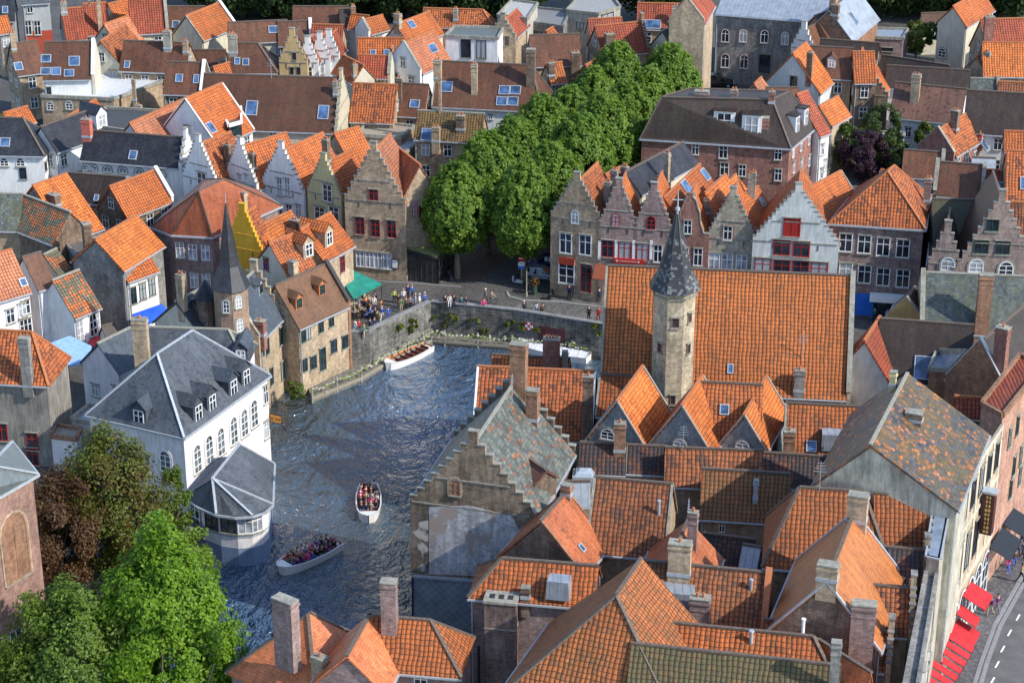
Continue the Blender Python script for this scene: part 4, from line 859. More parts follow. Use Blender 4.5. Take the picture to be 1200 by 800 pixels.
    H('narrow pantile strip roof behind the tall grey chimney', (897, 728), (1040, 742), (960, 775), 8, BRN, PB, B='s', wb=LB, capm=STN, nst=5, wins={}, chim=[(1007, 782, 707, 28, PB, 0)])
    H('orange hip end roof at bottom right foreground', (960, 752), (1020, 790), (980, 800), 8, OPN, PB, pitch=40, wins={}, hr=11)
    H('low grey flat link roof with zinc box', (872, 640), (890, 643), (882, 665), 7, ZINC, LEAD, wins={})
    # bottom left pair
    H('pantile roof house with pale valley line at the foot of the canal', (434, 723), (505, 729), (470, 784), 6, ORN, PB, z0=-4.2, B='h', hipf=1.0, pitch=45, chim=[(457, 735, 681, 18, PB, 0)], wins={'E': [('w', [(493, 797)], 1.8, 1.4)]})
    H('orange cross gable left of the pale valley line', (407, 770), (433, 723), (455, 800), 6, OPN, PB, z0=-4.2, pitch=45, wins={})
    H('smooth orange pyramid roof at the bottom edge with two chimneys', (361, 722), (364, 720), (362, 835), 4, OPN, PB, z0=-4.2, A='h', B='h', pitch=44, wins={}, chim=[(337, 760, 702, 29, PB, 0), (376, 800, 770, 17, LB, 1)])
    # street side row
    polyb('pink brick street house with stepped gables beyond the mottled roof', [(1175, 489, 16.5), (1222, 430, 16.5), (1195, 418, 16.5), (1150, 475, 16.5)], [], [], 0, RD, brick((.5, .28, .2), (.4, .22, .16)), wins=[(0, 'g', [(1183, 512), (1192, 498), (1188, 545), (1196, 533), (1184, 572), (1195, 556)], 1.3, 3)], parapet=OBK)
    polyb('narrow white street house under a flat lead roof', [(1101, 655, 15.6), (1114, 586, 15.6), (1096, 584, 15.6), (1086, 652, 15.6)], [], [], 0, sheet((.27, .33, .41), 3), plaster((.62, .58, .48), .7), wins=[(0, 'w', [(1108, 668), (1112, 645), (1115, 622), (1108, 700), (1113, 690)], 2.2, 4.6)], parapet=LEAD, ph=.12)
    polyb('cream street house with tall pilasters nearest the bottom edge', [(1071, 830, 14), (1098, 672, 14), (1086, 668, 14), (1056, 824, 14)], [], [], 0, STN, plaster((.6, .56, .47), .6), wins=[(0, 'w', [(1101, 700), (1097, 725), (1091, 750), (1086, 775), (1080, 800)], 2.2, 4.4), (0, 'w', [(1110, 700), (1106, 730), (1100, 755), (1095, 780)], 2.2, 4.6)], parapet=STN)
FAC = {}
def f16_wins():
    pass
# ================================================================= special buildings
def clutter():
    C, a, n, h2, w, he, hr, z0, root = GEO['brick house with hipped pantile roof and massive chimney stack']
    h = hitplane(587, 712, C+n*(w+.9), n); wd = 37/(F/proj(h)[2]); b = h-root.location; top = zat(V((h.x, h.y, 0)), 704); m = MB()
    m.box(V((b.x, b.y, (top-z0)/2))-n*.3, wd/2, .75, (top-z0)/2, a, n); m.box(V((b.x, b.y, top-z0+.1))-n*.3, wd/2+.1, .85, .1, a, n, m=1); m.box(V((b.x, b.y, top-z0-2.2))-n*.3, wd/2+.04, .79, .06, a, n, m=1)
    for k in (-1, 0, 1): m.box(V((b.x, b.y, top-z0+.21))-n*.3+a*k*.7, .2, .3, .02, a, n, m=2)
    add('chimney_stack', m, [brick((.24, .16, .14), (.15, .11, .10), .9), CAP, DKM], root)
    m = MB(); q = hitplane(561, 770, C+n*(w+.2), n)-root.location; m.cyl(q-Z*4, .09, .09, 5, 8); add('vent_pipe', m, [DKM], root)

    def onto(label, x, y):
        C, a, n, h2, w, he, hr, z0, root = GEO[label]; sl = (hr-he)/w; h = hitplane(x, y, V((C.x, C.y, hr+.2)), (n*sl+Z).normalized()); return h, a, n, root
    A_ = 'low ribbed brown roof with steel chimney pipe'; B_ = 'mottled dark roof strip below the zinc box and vents'; C_ = 'orange roof with small skylight and zinc box, right of timber gables'
    def pipe(lab, x, y, r, h, nm='vent_pipe', mt=LEAD):
        p, a, n, root = onto(lab, x, y); m = MB(); m.cyl(p-root.location-Z*.6, r, r, h+.6, 12); m.cyl(p-root.location+Z*h, r*1.5, r*1.3, r*.5, 12); add(nm, m, [mt], root)
    for x, y, r in ((1001, 524, .55), (1010, 517, .4), (986, 541, .45)): pipe(B_, x, y, r, 1.0)
    pipe('ribbed dark orange roof with pale right verge, centre foreground', 772, 602, .12, 1.2); pipe('long pantile roof with pink gable end in the lower centre', 880, 690, .12, .8); pipe('nearest long pantile roof crossing the lower centre', 880, 752, .14, .9)
    pipe('nearest long pantile roof crossing the lower centre', 941, 738, .12, .9, mt=WHT); pipe('orange roof house with two small dark skylights, top centre', 460, 60, .1, .8)
    p, a, n, root = onto(C_, 980, 519); m = MB(); m.box(p-root.location+Z*.3, 1.3, .7, .8, a, n); add('zinc_box', m, [ZINC], root)
    p, a, n, root = onto('dark mottled ribbed roof beneath the timber gables, left part', 684, 560); b = p-root.location; m = MB(); m.box(b, .95, .8, .5, a, n); add('skylight_curb', m, [LEAD], root)
    m = MB(); m.box(b+Z*.62, .8, .66, .12, a, n, taper=.8); m.box(b+Z*.8, .62, .5, .07, a, n, taper=.6); add('skylight_dome', m, [plain((.35, .42, .5), .25)], root)
    for lab, x, y, ww, dd, hh in (('nearest long pantile roof crossing the lower centre', 684, 755, 1.0, .8, 1.0), ('long pantile roof with pink gable end in the lower centre', 655, 690, .9, .7, 1.1), ('long pantile roof with pink gable end in the lower centre', 793, 700, 1.4, .9, .9)):
        p, a, n, root = onto(lab, x, y); m = MB(); m.box(p-root.location+Z*.2, ww, dd, hh*.7, a, n, taper=.9); add('zinc_dormer', m, [ZINC], root)
    # aerials
    for i, (lab, x, y) in enumerate((('great hall with huge orange tiled roof behind the octagonal tower', 940, 420), ('hotel rear wing with long slate ridge and one dormer', 193, 388), ('long ribbed brown roof below the timber gables', 800, 530), ('hipped brown and orange roof with two levels right of centre', 960, 575), ('bright orange roof left of the pair of brick chimneys', 806, 618), ('very large plain brown roof house with a stepped cream gable', 318, 92), ('big stepped gable house at the water with patchwork slate roof', 600, 470))):
        if lab not in GEO: continue
        p, a, n, root = onto(lab, x, y); b = p-root.location; m = MB(); m.cyl(b-Z*.4, .03, .02, 3.0, 5)
        for k in range(4): m.bar(b+Z*(1.7+.25*k)-a*(.5-.08*k), b+Z*(1.7+.25*k)+a*(.5-.08*k), .025)
        add('aerial', m, [LEAD], root)
def hotel():
    he, z0 = 8.0, -4.2
    Np, Rp = P(215, 512, he), P(313, 441, he); a = (Rp-Np).normalized(); L = (Rp-Np).length; n = V((a.y, -a.x, 0))   # n towards the water
    lo, hi = he+1, he+14
    for _ in range(40):
        h = (lo+hi)/2; q = P(204, 404, h); w = abs((q-Np).dot(n))
        if w*tan(radians(46)) > h-he: lo = h
        else: hi = h
    hr = lo; A_, B_ = P(185, 417, hr), P(223, 389, hr); w = abs((P(204, 404, hr)-Np).dot(n))
    ta, tb = (A_-Np).dot(a), (B_-Np).dot(a); ta = max(2, ta); 
    E = lambda t, s, z: Np+a*t-n*s+Z*(z-he)
    ev = [E(0, 0, he), E(L, 0, he), E(L, 2*w, he), E(0, 2*w, he)]; rd = [E(ta, w, hr), E(tb, w, hr)]
    LOG.append(('HOTEL', round(L, 1), round(w, 1), he, round(hr, 1), round(ta, 1), round(tb, 1)))
    sl = (hr-he)/w
    def ds(x, y, zz): return (x, y, zz)
    r = polyb('big white waterside hotel with grey slate hipped roof and dormers', ev, rd, [(0, 1, 5, 4), (1, 2, 5), (2, 3, 4, 5), (3, 0, 4)], z0, SL, WP, name='hotel', cat='hotel', group=None, rm=LEAD,
        ws=(1, 1), wins=[(0, 'waw', [(231, 537), (245, 526), (258.6, 517), (273.7, 504), (286, 495), (297.6, 484)], 1.2, 2.9), (0, 'w', [(311, 462), (312, 503)], .8, 1.9), (0, 'w', [(228, 600)], 1.2, 2.0), (3, 'waw', [(194, 540), (170, 540), (194, 585)], 1.2, 2.2)],
        dorm=[(x, y, he+1.0, 0, 1.6, 1.95, 'w3', 'g', SL, sl) for x, y in ((233, 493), (249, 481), (274, 463), (289, 451))]+[(163.5, 497, he+1.0, 3, 1.6, 1.8, 'w3', 'g', SL, sl)])
    # projecting sign board
    s = MB(); c = P(304, 486, 3.6); s_ = c; 
    pw = 1.5
    t = thing('hanging_sign', 'amber oval sign board with dark rim on the white hotel wall', 'sign', c, 0)
    out = n
    o = [V((0, 0, 0))+out*(pw*x*.5+.75)+Z*(z*.42) for x, z in ((-1, -.6), (-.85, -1), (.85, -1), (1, -.6), (1, .6), (.85, 1), (-.85, 1), (-1, .6))]
    b = MB(); b.prism([p-a*.06 for p in o], a*.12); add('board', b, [plain((.08, .04, .02))], t)
    b = MB(); o2 = [V((0, 0, 0))+out*(.75)+(p-out*.75)*.86 for p in o]; b.prism([p-a*.09 for p in o2], a*.18); add('sign_face', b, [plain((.75, .33, .05), .4)], t)
    for i in range(7):
        b = MB()
    b = MB()
    for i, hgt in enumerate((.2, .16, .2, .0, .18, .2, .14, .2, .18)):
        if hgt: b.box(out*(.2+.14*i)+Z*0-a*.1, .035, .012, hgt*.8, out, a)
    add('lettering', b, [plain((.25, .1, .02))], t)
    b = MB(); b.bar(V((0, 0, .5))-out*.02, V((0, 0, .5))+out*1.5, .05); b.bar(out*.2+Z*.3, out*.2+Z*.5, .03); b.bar(out*1.3+Z*.3, out*1.3+Z*.5, .03); add('bracket', b, [DKM], t)
    t.location = Np+a*((c-Np).dot(a))+Z*(3.6-he)
    # rear wing
    H('hotel rear wing with long slate ridge and one dormer', (172, 385), (268, 388), (235, 425), 8.3, SL, WP, pitch=44, B='h', hipf=.8, z0=z0, dorm=[(296, 428, 1.9, 2.5, SL, 'w3')], chim=[(166, 438, 374, 17, LB, 1)], wins={})
    H('white gabled annex with slate roof behind the copper tree', (115, 404), (152, 386), (137, 438), 5.2, SL, WP, A='g', pitch=44, wins={'A': [('w', [(112, 457)], 1.8, 2.2), ('w', [(140, 458)], 1.6, 1.4)]}, group=GROUP)
    polyb('low white flat roofed lean to behind the copper tree', [(84, 493, 4), (140, 505, 4), (150, 480, 4), (105, 477, 4)], [], [], 0, ZINC, WP)
    polyb('white garden boundary block left of the copper tree', [(60, 513, 3.5), (90, 517, 3.5), (95, 505, 3.5), (66, 500, 3.5)], [], [], 0, CAP, WP, parapet=OBK)
    # curved bay over the water
    ev = [(221, 581, 2.0), (238, 592, 1.9), (257, 600, 1.8), (277, 603, 1.8), (294, 602, 1.8), (306, 598, 1.8), (313, 591, 1.8), (316, 545, 1.8), (290, 535, 1.8)]
    rd = [(281, 523, 5.6), (249, 563, 4.6)]
    r = polyb('curved white bay with slate roof standing in the water', ev, rd, [(0, 1, 2, 10), (2, 3, 4, 10), (4, 5, 6, 10), (6, 7, 9, 10), (7, 8, 9), (8, 0, 10, 9)], z0, SL, WP, name='hotel_bay', cat='bay window', group=None, rm=LEAD, ws=(1, 1),
        wins=[(0, 'was', [(229, 601)], 1.5, 2.6), (1, 'd', [(248, 609)], 1.6, 1.9), (2, 'd', [(267, 612)], 1.6, 1.9), (3, 'wc', [(286, 614)], 1.4, 1.9), (4, 'wc', [(299, 612)], 1.1, 1.9)])
    pts = [P(*e) for e in ev]; O = r.location; m = MB(); c = sum(pts, V((0, 0, 0)))/len(pts)
    out = [c+(V((p.x, p.y, c.z))-c)*1.012 for p in pts]
    m.hexa([V((p.x, p.y, z0))-O for p in out], [V((p.x, p.y, -1.7))-O for p in out]); add('plinth', m, [plain((.17, .24, .36), .6)], r)
    m = MB(); out = [c+(V((p.x, p.y, c.z))-c)*1.02 for p in pts]
    m.hexa([V((p.x, p.y, -.6))-O for p in out], [V((p.x, p.y, -.4))-O for p in out]); add('string_course', m, [LEAD], r)
def mansion():
    zt = zat(P(46, 752, 0), 549)
    MBR = brick((.36, .21, .16), (.27, .15, .12))
    polyb('brick mansion with bricked up arched window and lead roof, lower left', [(-132, 656, zt), (38, 556, zt), (14, 520, zt), (-160, 610, zt)], [(-62, 588, zt+2.5), (-12, 548, zt+2.5)], [(0, 1, 5, 4), (1, 2, 5), (2, 3, 4, 5), (3, 0, 4)], 0, sheet((.15, .175, .18), .9), MBR, name='mansion', cat='house', group=None, rm=LEAD, ws=(.85, .85),
        wins=[(0, 'brk', [(18, 640)], 3.4, 7.0), (0, 'w', [(19, 751)], 1.6, 2.6)])
def oct_tower():
    z1 = 20.3; c = P(791, 337, z1); z0 = 0; r = 2.05; O = V((c.x, c.y, z0))
    t = thing('stair_tower', 'octagonal pale brick stair tower with dark slate spire', 'tower', O)
    m = MB(); ph = pi/8; m.cyl((0, 0, 0), r, r*.97, z1, 8, ph=ph); add('shaft', m, [brick((.56, .48, .33), (.36, .31, .22), .7)], t)
    m = MB()
    for z in (z1-.05, z1-.5): m.cyl((0, 0, z), r+.1, r+.14, .2, 8, ph=ph)
    add('cornice', m, [CAP], t)
    for p in ((784, 361), (770, 388), (771, 392)):
        pass
    for k, z, ww in ((-2, z1-3.2, .7), (-3, z1-5.9, .5), (-1, z1-2.9, .5), (-1, z1-6.0, .5), (-2, z1-11.0, .5)):
        n = V((cos(k*pi/4), sin(k*pi/4), 0)); put_window(t, O, O+n*(r*.985*cos(pi/8))+Z*z, n, ww, 1.0, 'brd')
    zt = zat(V((c.x, c.y, 0)), 250); m = MB(); spire = SD
    hh = zt-z1-.3
    m.cyl((0, 0, z1+.15), r+.42, r*.82, 1.5, 8, ph=ph); m.cyl((0, 0, z1+1.65), r*.82, r*.42, 3.0, 8, ph=ph); m.cyl((0, 0, z1+4.65), r*.42, .12, hh-4.4, 8, ph=ph)
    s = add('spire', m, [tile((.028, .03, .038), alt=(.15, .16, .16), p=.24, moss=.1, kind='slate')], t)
    m = MB()
    for k in range(8):
        an = ph+k*pi/4; u = V((cos(an), sin(an), 0)); m.bar(u*(r*.75)+Z*(z1+1.7), u*(r*.41)+Z*(z1+4.65), .07); m.bar(u*(r*.41)+Z*(z1+4.65), u*.14+Z*zt, .06)
    add('ridge_strips', m, [plain((.09, .10, .11), .6)], s)
    m = MB(); m.cyl((0, 0, zt-.2), .1, .03, 2.4, 6); m.cyl((0, 0, zt+.3), .22, .22, .25, 8); m.bar(V((-.5, 0, zt+1.3)), V((.5, 0, zt+1.3)), .07); add('finial', m, [LEAD], t)
def round_turret():
    z1 = 11.5; c = P(270, 334, z1); O = V((c.x, c.y, 0)); r = 1.75
    t = thing('brick_turret', 'slim brick turret with tall black needle spire beside the canal', 'tower', O)
    m = MB(); m.cyl((0, 0, 0), r, r, z1, 8, ph=.2); add('shaft', m, [brick((.42, .28, .18), (.30, .2, .14))], t)
    for k, z in ((-pi/2-.45, z1-2.4), (-pi/2-.45, z1-5.6), (-pi/2+.33, z1-2.0), (-pi/2+.33, z1-4.6)):
        kk = .2+pi/8+round((k-.2-pi/8)/(pi/4))*pi/4; n = V((cos(kk), sin(kk), 0)); put_window(t, O, O+n*r*cos(pi/8)+Z*z, n, .7, 1.4, 'was')
    zt = zat(V((c.x, c.y, 0)), 238); m = MB(); m.cyl((0, 0, z1-.1), r+.35, r*.62, 2.4, 8, ph=.2); m.cyl((0, 0, z1+2.3), r*.62, .06, zt-z1-2.3, 8, ph=.2); add('spire', m, [SD], t)
    m = MB(); m.cyl((0, 0, zt-.1), .05, .02, 1.2, 5); add('finial', m, [LEAD], t)
    c = P(241, 346, 9.5); O = V((c.x, c.y, 0)); t = thing('round_turret', 'small round brick turret with slate cap left of the needle spire', 'tower', O)
    m = MB(); m.cyl((0, 0, 0), 1.05, 1.05, 9.4, 14); add('shaft', m, [DB], t)
    m = MB(); m.cyl((0, 0, 9.3), 1.3, .05, 2.0, 14); add('cap', m, [SD], t)
# ================================================================= ground, water, quay
def flatsheet(name, pts, z, mat, kind='structure', holes=()):
    ps = [P(*q[:2], z) if len(q) == 2 else V(q) for q in pts]
    loops = [[V((p.x, p.y, z)) for p in ps]]+[[V((p.x, p.y, z)) for p in h] for h in holes]
    tris = geometry.tessellate_polygon(loops); flat = [p for l in loops for p in l]
    me = bpy.data.meshes.new(name); me.from_pydata([tuple(p) for p in flat], [], [tuple(t) for t in tris]); me.materials.append(mat); me.update()
    if sum(p.normal.z for p in me.polygons) < 0: me.flip_normals()
    o = link(name, me); 
    if kind: o['kind'] = kind
    return o
WL = -3.6
def wpx(pts): return [P(x, y, WL) for x, y in pts]
# water's edge polyline, XY world
QW = [(425, 415, -1), (442, 397, 0), (505, 358.5, .9), (600, 368, .9), (703, 384, .9), (770, 392, .9)]
def ground():
    q = [P(411, 398, 0), P(433, 396, 0), P(505, 362, 0), P(600, 371.5, 0), P(703, 388, 0), P(790, 398, 0)]
    hole = q+wpx([(790, 520), (700, 560), (700, 640), (700, 700), (640, 1000), (150, 1100), (190, 820), (225, 690), (250, 560), (300, 520), (312, 470), (400, 424)])
    g = flatsheet('ground', [V((-260, 60, 0)), V((260, 60, 0)), V((900, 900, 0)), V((-900, 900, 0))], 0, cobble((.115, .11, .105)), holes=[hole])
    flatsheet('distant_ground', [V((-3000, 900.0, 0)), V((3000, 900, 0)), V((3000, 4000, 0)), V((-3000, 4000, 0))], -.01, plain((.06, .08, .04), var=.3, scale=.02))
    s = NT('canal_water'); pos = s.geo('Position')
    sp = s.n.new('ShaderNodeVectorMath'); sp.operation = 'MULTIPLY'; s.L(pos, sp.inputs[0]); sp.inputs[1].default_value = (1., .75, 1)
    n1 = s.noise(sp.outputs[0], .32, 4, .55, .8); n2 = s.noise(sp.outputs[0], 1.1, 3, .55, .5); n3 = s.noise(sp.outputs[0], 4.5, 2, .6)
    h = s.M('ADD', s.M('ADD', s.M('MULTIPLY', n1, 1.1), s.M('MULTIPLY', n2, .55)), s.M('MULTIPLY', n3, .12))
    n0 = s.noise(sp.outputs[0], .045, 3, .5); s.bump(h, 1.7, 1.0)
    s.fin(s.mix(s.rng(n0, .35, .65), (.030, .052, .062), (.05, .098, .175)), .05, 1.0); s.b.inputs['IOR'].default_value = 1.6
    w = flatsheet('canal_water', [V((-200, 60, 0)), V((150, 60, 0)), V((150, 330, 0)), V((-200, 330, 0))], WL, s.m)
    # quay wall with parapet, thing
    QM = brick((.23, .225, .20), (.11, .11, .105), .95, bs=2.6)
    O = q[2]; t = thing('quay_wall', 'long dark stone quay wall with pale coping around the canal bend', 'wall', (O.x, O.y, WL))
    m = MB(); cp = MB(); pts = [q[0], q[1], q[2], q[3], q[4], q[5]]
    tops = [.3, .9, .9, .9, .9, .9]
    for i in range(len(pts)-1):
        a, b = pts[i]-O, pts[i+1]-O; d = (b-a).normalized(); nn = V((-d.y, d.x, 0))*.5
        e = d*.05
        m.hexa([a+V((0, 0, -1))-e*0, b+V((0, 0, -1)), b+nn+V((0, 0, -1)), a+nn+V((0, 0, -1))], [a+Z*(.85-WL), b+Z*(.85-WL), b+nn+Z*(.85-WL), a+nn+Z*(.85-WL)])
        cp.hexa([a-nn*.12+Z*(.86-WL), b-nn*.12+Z*(.86-WL), b+nn*1.15+Z*(.86-WL), a+nn*1.15+Z*(.86-WL)], [a-nn*.12+Z*(.98-WL), b-nn*.12+Z*(.98-WL), b+nn*1.15+Z*(.98-WL), a+nn*1.15+Z*(.98-WL)])
    add('stone_face', m, [QM], t); add('coping', cp, [plaster((.30, .31, .31), .5)], t)
    # hatch in the wall
    def onwall(x, y, i):
        a, b = pts[i], pts[i+1]; d = (b-a); d.z = 0; d.normalize(); nn = V((d.y, -d.x, 0)); h = hitplane(x, y, a, nn); return h, d, nn
    h, d, nn = onwall(647, 391, 3); m = MB()
    for s_ in (-1, 1): m.box(h-t.location+d*s_*.82+nn*.04, .78, .04, .72, d, nn)
    add('shutter', m, [plain((.09, .025, .03))], t)
    h, d, nn = onwall(620, 382, 3); s = thing('warning_sign', 'small diamond chequered red and white navigation board on quay wall', 'sign', h+nn*.06)
    m = MB(); rd = MB()
    for i in range(3):
        for j in range(3): (rd if (i+j) % 2 == 0 else m).box(d*(i-1)*.3+Z*(j-1)*.3, .15, .03, .15, d, nn)
    add('white_squares', m, [WHT], s); add('red_squares', rd, [plain((.5, .03, .03))], s)
    # ivy tufts
    for k, (x, y, i, r) in enumerate(((519, 374, 2, 1.3), (530, 372, 2, .8), (480, 380, 1, 1.1), (466, 384, 1, .7), (557, 376, 2, .7), (598, 379, 2, .7), (612, 381, 3, .6), (630, 383, 3, .6), (569, 387, 2, .4), (700, 385, 3, .8))):
        h, d, nn = onwall(x, y, i)
        lab = ['large green ivy patch just right of the quay corner', 'green ivy clump next to the largest patch on the wall', 'broad ivy patch on the slanting wall left of corner', 'small ivy tuft low on the slanting quay wall', 'round ivy tuft in the middle of the straight wall', 'ivy tuft to the left of the chequered board', 'ivy tuft touching the chequered board, left side', 'ivy tuft touching the chequered board, right side', 'tiny weed tuft low on quay wall above the dock', 'ivy growing at the hall end of the quay wall'][k]
        o = leafcloud('ivy', h+nn*.1, r*.9, r*.25 if 0 else .3, r*.8, int(260*r), .22, leafm((.10, .15, .02), (.17, .2, .03)), 40+k, clump=8); tag(o, lab, 'ivy', 'ivy growing on the quay wall')
    # dock walkway along the wall
    off = 2.3; dk = []
    for i in range(1, 6):
        pass
    line = wpx([(366, 472), (423.5, 448), (450, 432), (506, 403.5), (521, 405), (560, 408), (640, 414), (700, 421), (760, 428)])
    inner = [P(360, 450, -3), P(413, 418, -3), q[1], q[2], q[2].lerp(q[3], .18), q[2].lerp(q[3], .58), q[3].lerp(q[4], .4), q[4], q[5]]
    O = line[3]; t = thing('dock', 'low stone landing stage with timber edge below the quay wall', 'dock', (O.x, O.y, WL)); m = MB(); e = MB()
    for i in range(len(line)-1):
        a, b = V((line[i].x, line[i].y, WL)), V((line[i+1].x, line[i+1].y, WL)); c, d = V((inner[i+1].x, inner[i+1].y, WL)), V((inner[i].x, inner[i].y, WL))
        m.hexa([p-O-Z*.8 for p in (a, b, c, d)], [p-O+Z*.55 for p in (a, b, c, d)])
        e.bar(a-O+Z*.5, b-O+Z*.5, .22, .3)
    add('deck', m, [plain((.16, .15, .13), .8, var=.35)], t); add('edge_beam', e, [plain((.26, .24, .19), .8)], t)
    # mooring posts and the flower garland rope
    G = 'timber posts of the landing stage'; prev = None; names = []
    post = None; ps = []
    L_ = []
    for i in range(len(line)-1):
        a, b = line[i], line[i+1]; n_ = max(1, round((b-a).length/3.6))
        for k in range(n_): L_.append(a.lerp(b, k/n_))
    for i, p in enumerate(L_):
        m = MB(); m.cyl((0, 0, -.6), .12, .1, 2.5, 8)
        o = add('mooring_post', m, [plain((.30, .29, .25), .8)], None, (p.x, p.y, WL)); tag(o, 'thin pale timber post at the edge of the landing stage', 'post', G); ps.append(V((p.x, p.y, WL+1.6)))
    rp = MB(); fl = MB(); O = ps[0]
    rnd = random.Random(3)
    for a, b in zip(ps, ps[1:]):
        pr = None
        for k in range(9):
            f = k/8; p = a.lerp(b, f)-O-Z*(.5*4*f*(1-f)*.6)
            if pr is not None: rp.tube([pr, p], .05, 4)
            pr = p
            for j in range(4):
                c = p+V((rnd.gauss(0, .13), rnd.gauss(0, .13), rnd.gauss(0, .12))); s_ = .05+rnd.random()*.06; fl.box(c, s_, s_, s_*.6, m=0 if rnd.random() < .5 else 1)
    t = thing('garland', 'rope garland with white and green flowers strung along landing posts', 'garland', O); add('rope', rp, [plain((.25, .24, .15))], t); add('flower', fl, [plain((.55, .55, .45)), plain((.22, .30, .06))], t)['kind'] = 'stuff'
# ================================================================= leaves and trees
def leafmesh(name, centers, size, mats, seed, outward=None, mi=None):
    """many small bent leaves: centers [(x,y,z)], slightly turned outwards"""
    rnd = random.Random(seed); v = []; f = []
    for c, o in centers:
        n = V((o[0]+rnd.gauss(0, .5), o[1]+rnd.gauss(0, .5), o[2]+.35+rnd.gauss(0, .5)))
        n = n.normalized() if n.length > .01 else Z
        t = V((rnd.gauss(0, 1), rnd.gauss(0, 1), rnd.gauss(0, 1))); x = n.cross(t)
        if x.length < .01: continue
        x.normalize(); y = n.cross(x); s = size*(.6+.8*rnd.random()); c = V(c); i = len(v)
        v += [tuple(c-x*s), tuple(c-y*s*.55+n*s*.12), tuple(c+x*s), tuple(c+y*s*.55+n*s*.12)]; f.append((i, i+1, i+2, i+3))
    me = bpy.data.meshes.new(name); me.from_pydata(v, [], f)
    for m in mats: me.materials.append(m)
    me.update(); return me
def crownpoints(rx, ry, rz, n, seed, clump=60, spread=.16, fill=.25, cut=-1.0, stretch=1.0, pear=0.):
    rnd = random.Random(seed); out = []; R = (rx+ry+rz)/3
    cl = []
    for _ in range(clump):
        d = V((rnd.gauss(0, 1), rnd.gauss(0, 1), rnd.gauss(0, 1))).normalized()
        if d.z < cut: continue
        k = (1-fill*rnd.random()**1.5)*(.9+.2*rnd.random()); cl.append((d, k))
    for _ in range(n):
        d, k = rnd.choice(cl); q = V((d.x*rx*k, d.y*ry*k, d.z*rz*k))
        if pear: 
            f = 1-pear*max(0, d.z); q.x *= f; q.y *= f
        g = V((rnd.gauss(0, 1), rnd.gauss(0, 1), rnd.gauss(0, 1)*stretch)); gl = min(g.length, 1.9); g = g.normalized()*gl*spread*R*.72
        out.append((q+g, (d+g*(.9/R)).normalized()))
    return out
def leafcloud(name, loc, rx, ry, rz, n, size, mat, seed, clump=40, **k):
    me = leafmesh(name, crownpoints(rx, ry, rz, n, seed, clump, **k), size, [mat], seed); return link(name, me, None, loc)
def trunk_mesh(h, r, top, branches, seed, lean=(0, 0), crown=(3, 3, 4), cz=8):
    rnd = random.Random(seed); m = MB(); p = [V((0, 0, -.3)), V((rnd.uniform(-.1, .1), rnd.uniform(-.1, .1), h*.5)), V((lean[0], lean[1], h))]
    rr = [r*1.25, r, r*.8]
    for i in range(2):
        d = p[i+1]-p[i]; L = d.length; d /= L; x = d.cross(V((0, 1, 0))).normalized(); y = d.cross(x); m.cyl(p[i], rr[i], rr[i+1], L, 9, 0, x, y, d)
    for k in range(branches):
        an = 2*pi*k/branches+rnd.random(); el = rnd.uniform(.5, 1.3); q = p[2]; R = r*.5
        for s in range(3):
            d = V((cos(an)*cos(el), sin(an)*cos(el), sin(el))); L = top*(.45 if s == 0 else .33); x = d.cross(V((0, 1, .1))).normalized(); y = d.cross(x)
            m.cyl(q, R, R*.6, L, 6, 0, x, y, d); q = q+d*L; R *= .6; el = min(1.5, el+rnd.uniform(-.1, .35)); an += rnd.uniform(-.4, .4)
    return m
BARK = None
def tree(name, label, base, h, r, crown_z, rad, n, size, mat, seed, clump=90, group=None, cat='tree', protos=None, **k):
    t = thing(name, label, cat, base, 0, group)
    m = trunk_mesh(max(h, .5), r, rad[2]*.8, 6, seed); add('trunk', m, [plain((.13, .11, .08), .9, var=.35, scale=4)], t, smooth=False)
    me = leafmesh('crown', crownpoints(*rad, n, seed, clump, **k), size, [mat], seed)
    link('crown', me, t, (0, 0, crown_z)); return t
def plane_trees():
    lm = leafm((.07, .15, .02), (.22, .33, .045), .4)
    G = 'two rows of clipped plane trees in the avenue'
    protos = []
    for s in range(3):
        tm = trunk_mesh(4.6, .36, 4.2, 6, 20+s)
        me = leafmesh('crown', crownpoints(4.05, 4.05, 5.3, 27000, 50+s, 560, spread=.08, fill=.13, stretch=2.2, pear=.42), .2, [lm], 50+s)
        protos.append((tm, me))
    bark = plain((.16, .14, .10), .9, var=.4, scale=3); tms = []
    for tm, me in protos: 
        o = add('trunk', tm, [bark]); tms.append(o.data); bpy.data.objects.remove(o)
    a0, a1 = P(536, 325, 0), P(722, 100, 9); b0, b1 = P(614, 330, 0), P(784, 100, 9)
    a1.z = b1.z = 0; n = 7; rnd = random.Random(5)
    words = ['nearest', 'second', 'third', 'fourth', 'fifth', 'sixth', 'farthest']
    for row, (p0, p1, wd) in enumerate(((a0, a1, 'terrace side row'), (b0, b1, 'gable house side row'))):
        LOG.append(('treerow', round((p1-p0).length, 1), tuple(round(x) for x in p0), tuple(round(x) for x in p1)))
        for i in range(n):
            f = i/(n-1); p = p0.lerp(p1, f); j = rnd.randrange(3); s = rnd.uniform(.95, 1.08)
            if row == 0 and i == 0: s = .97
            t = thing('plane_tree', words[i]+' round green plane tree of the '+wd+' on the avenue', 'tree', p, 0, G)
            t.rotation_euler = (0, 0, rnd.random()*6.28); t.scale = (s, s, s*rnd.uniform(.97, 1.05))
            link('trunk', tms[j], t); link('crown', protos[j][1], t, (0, 0, 8.9))
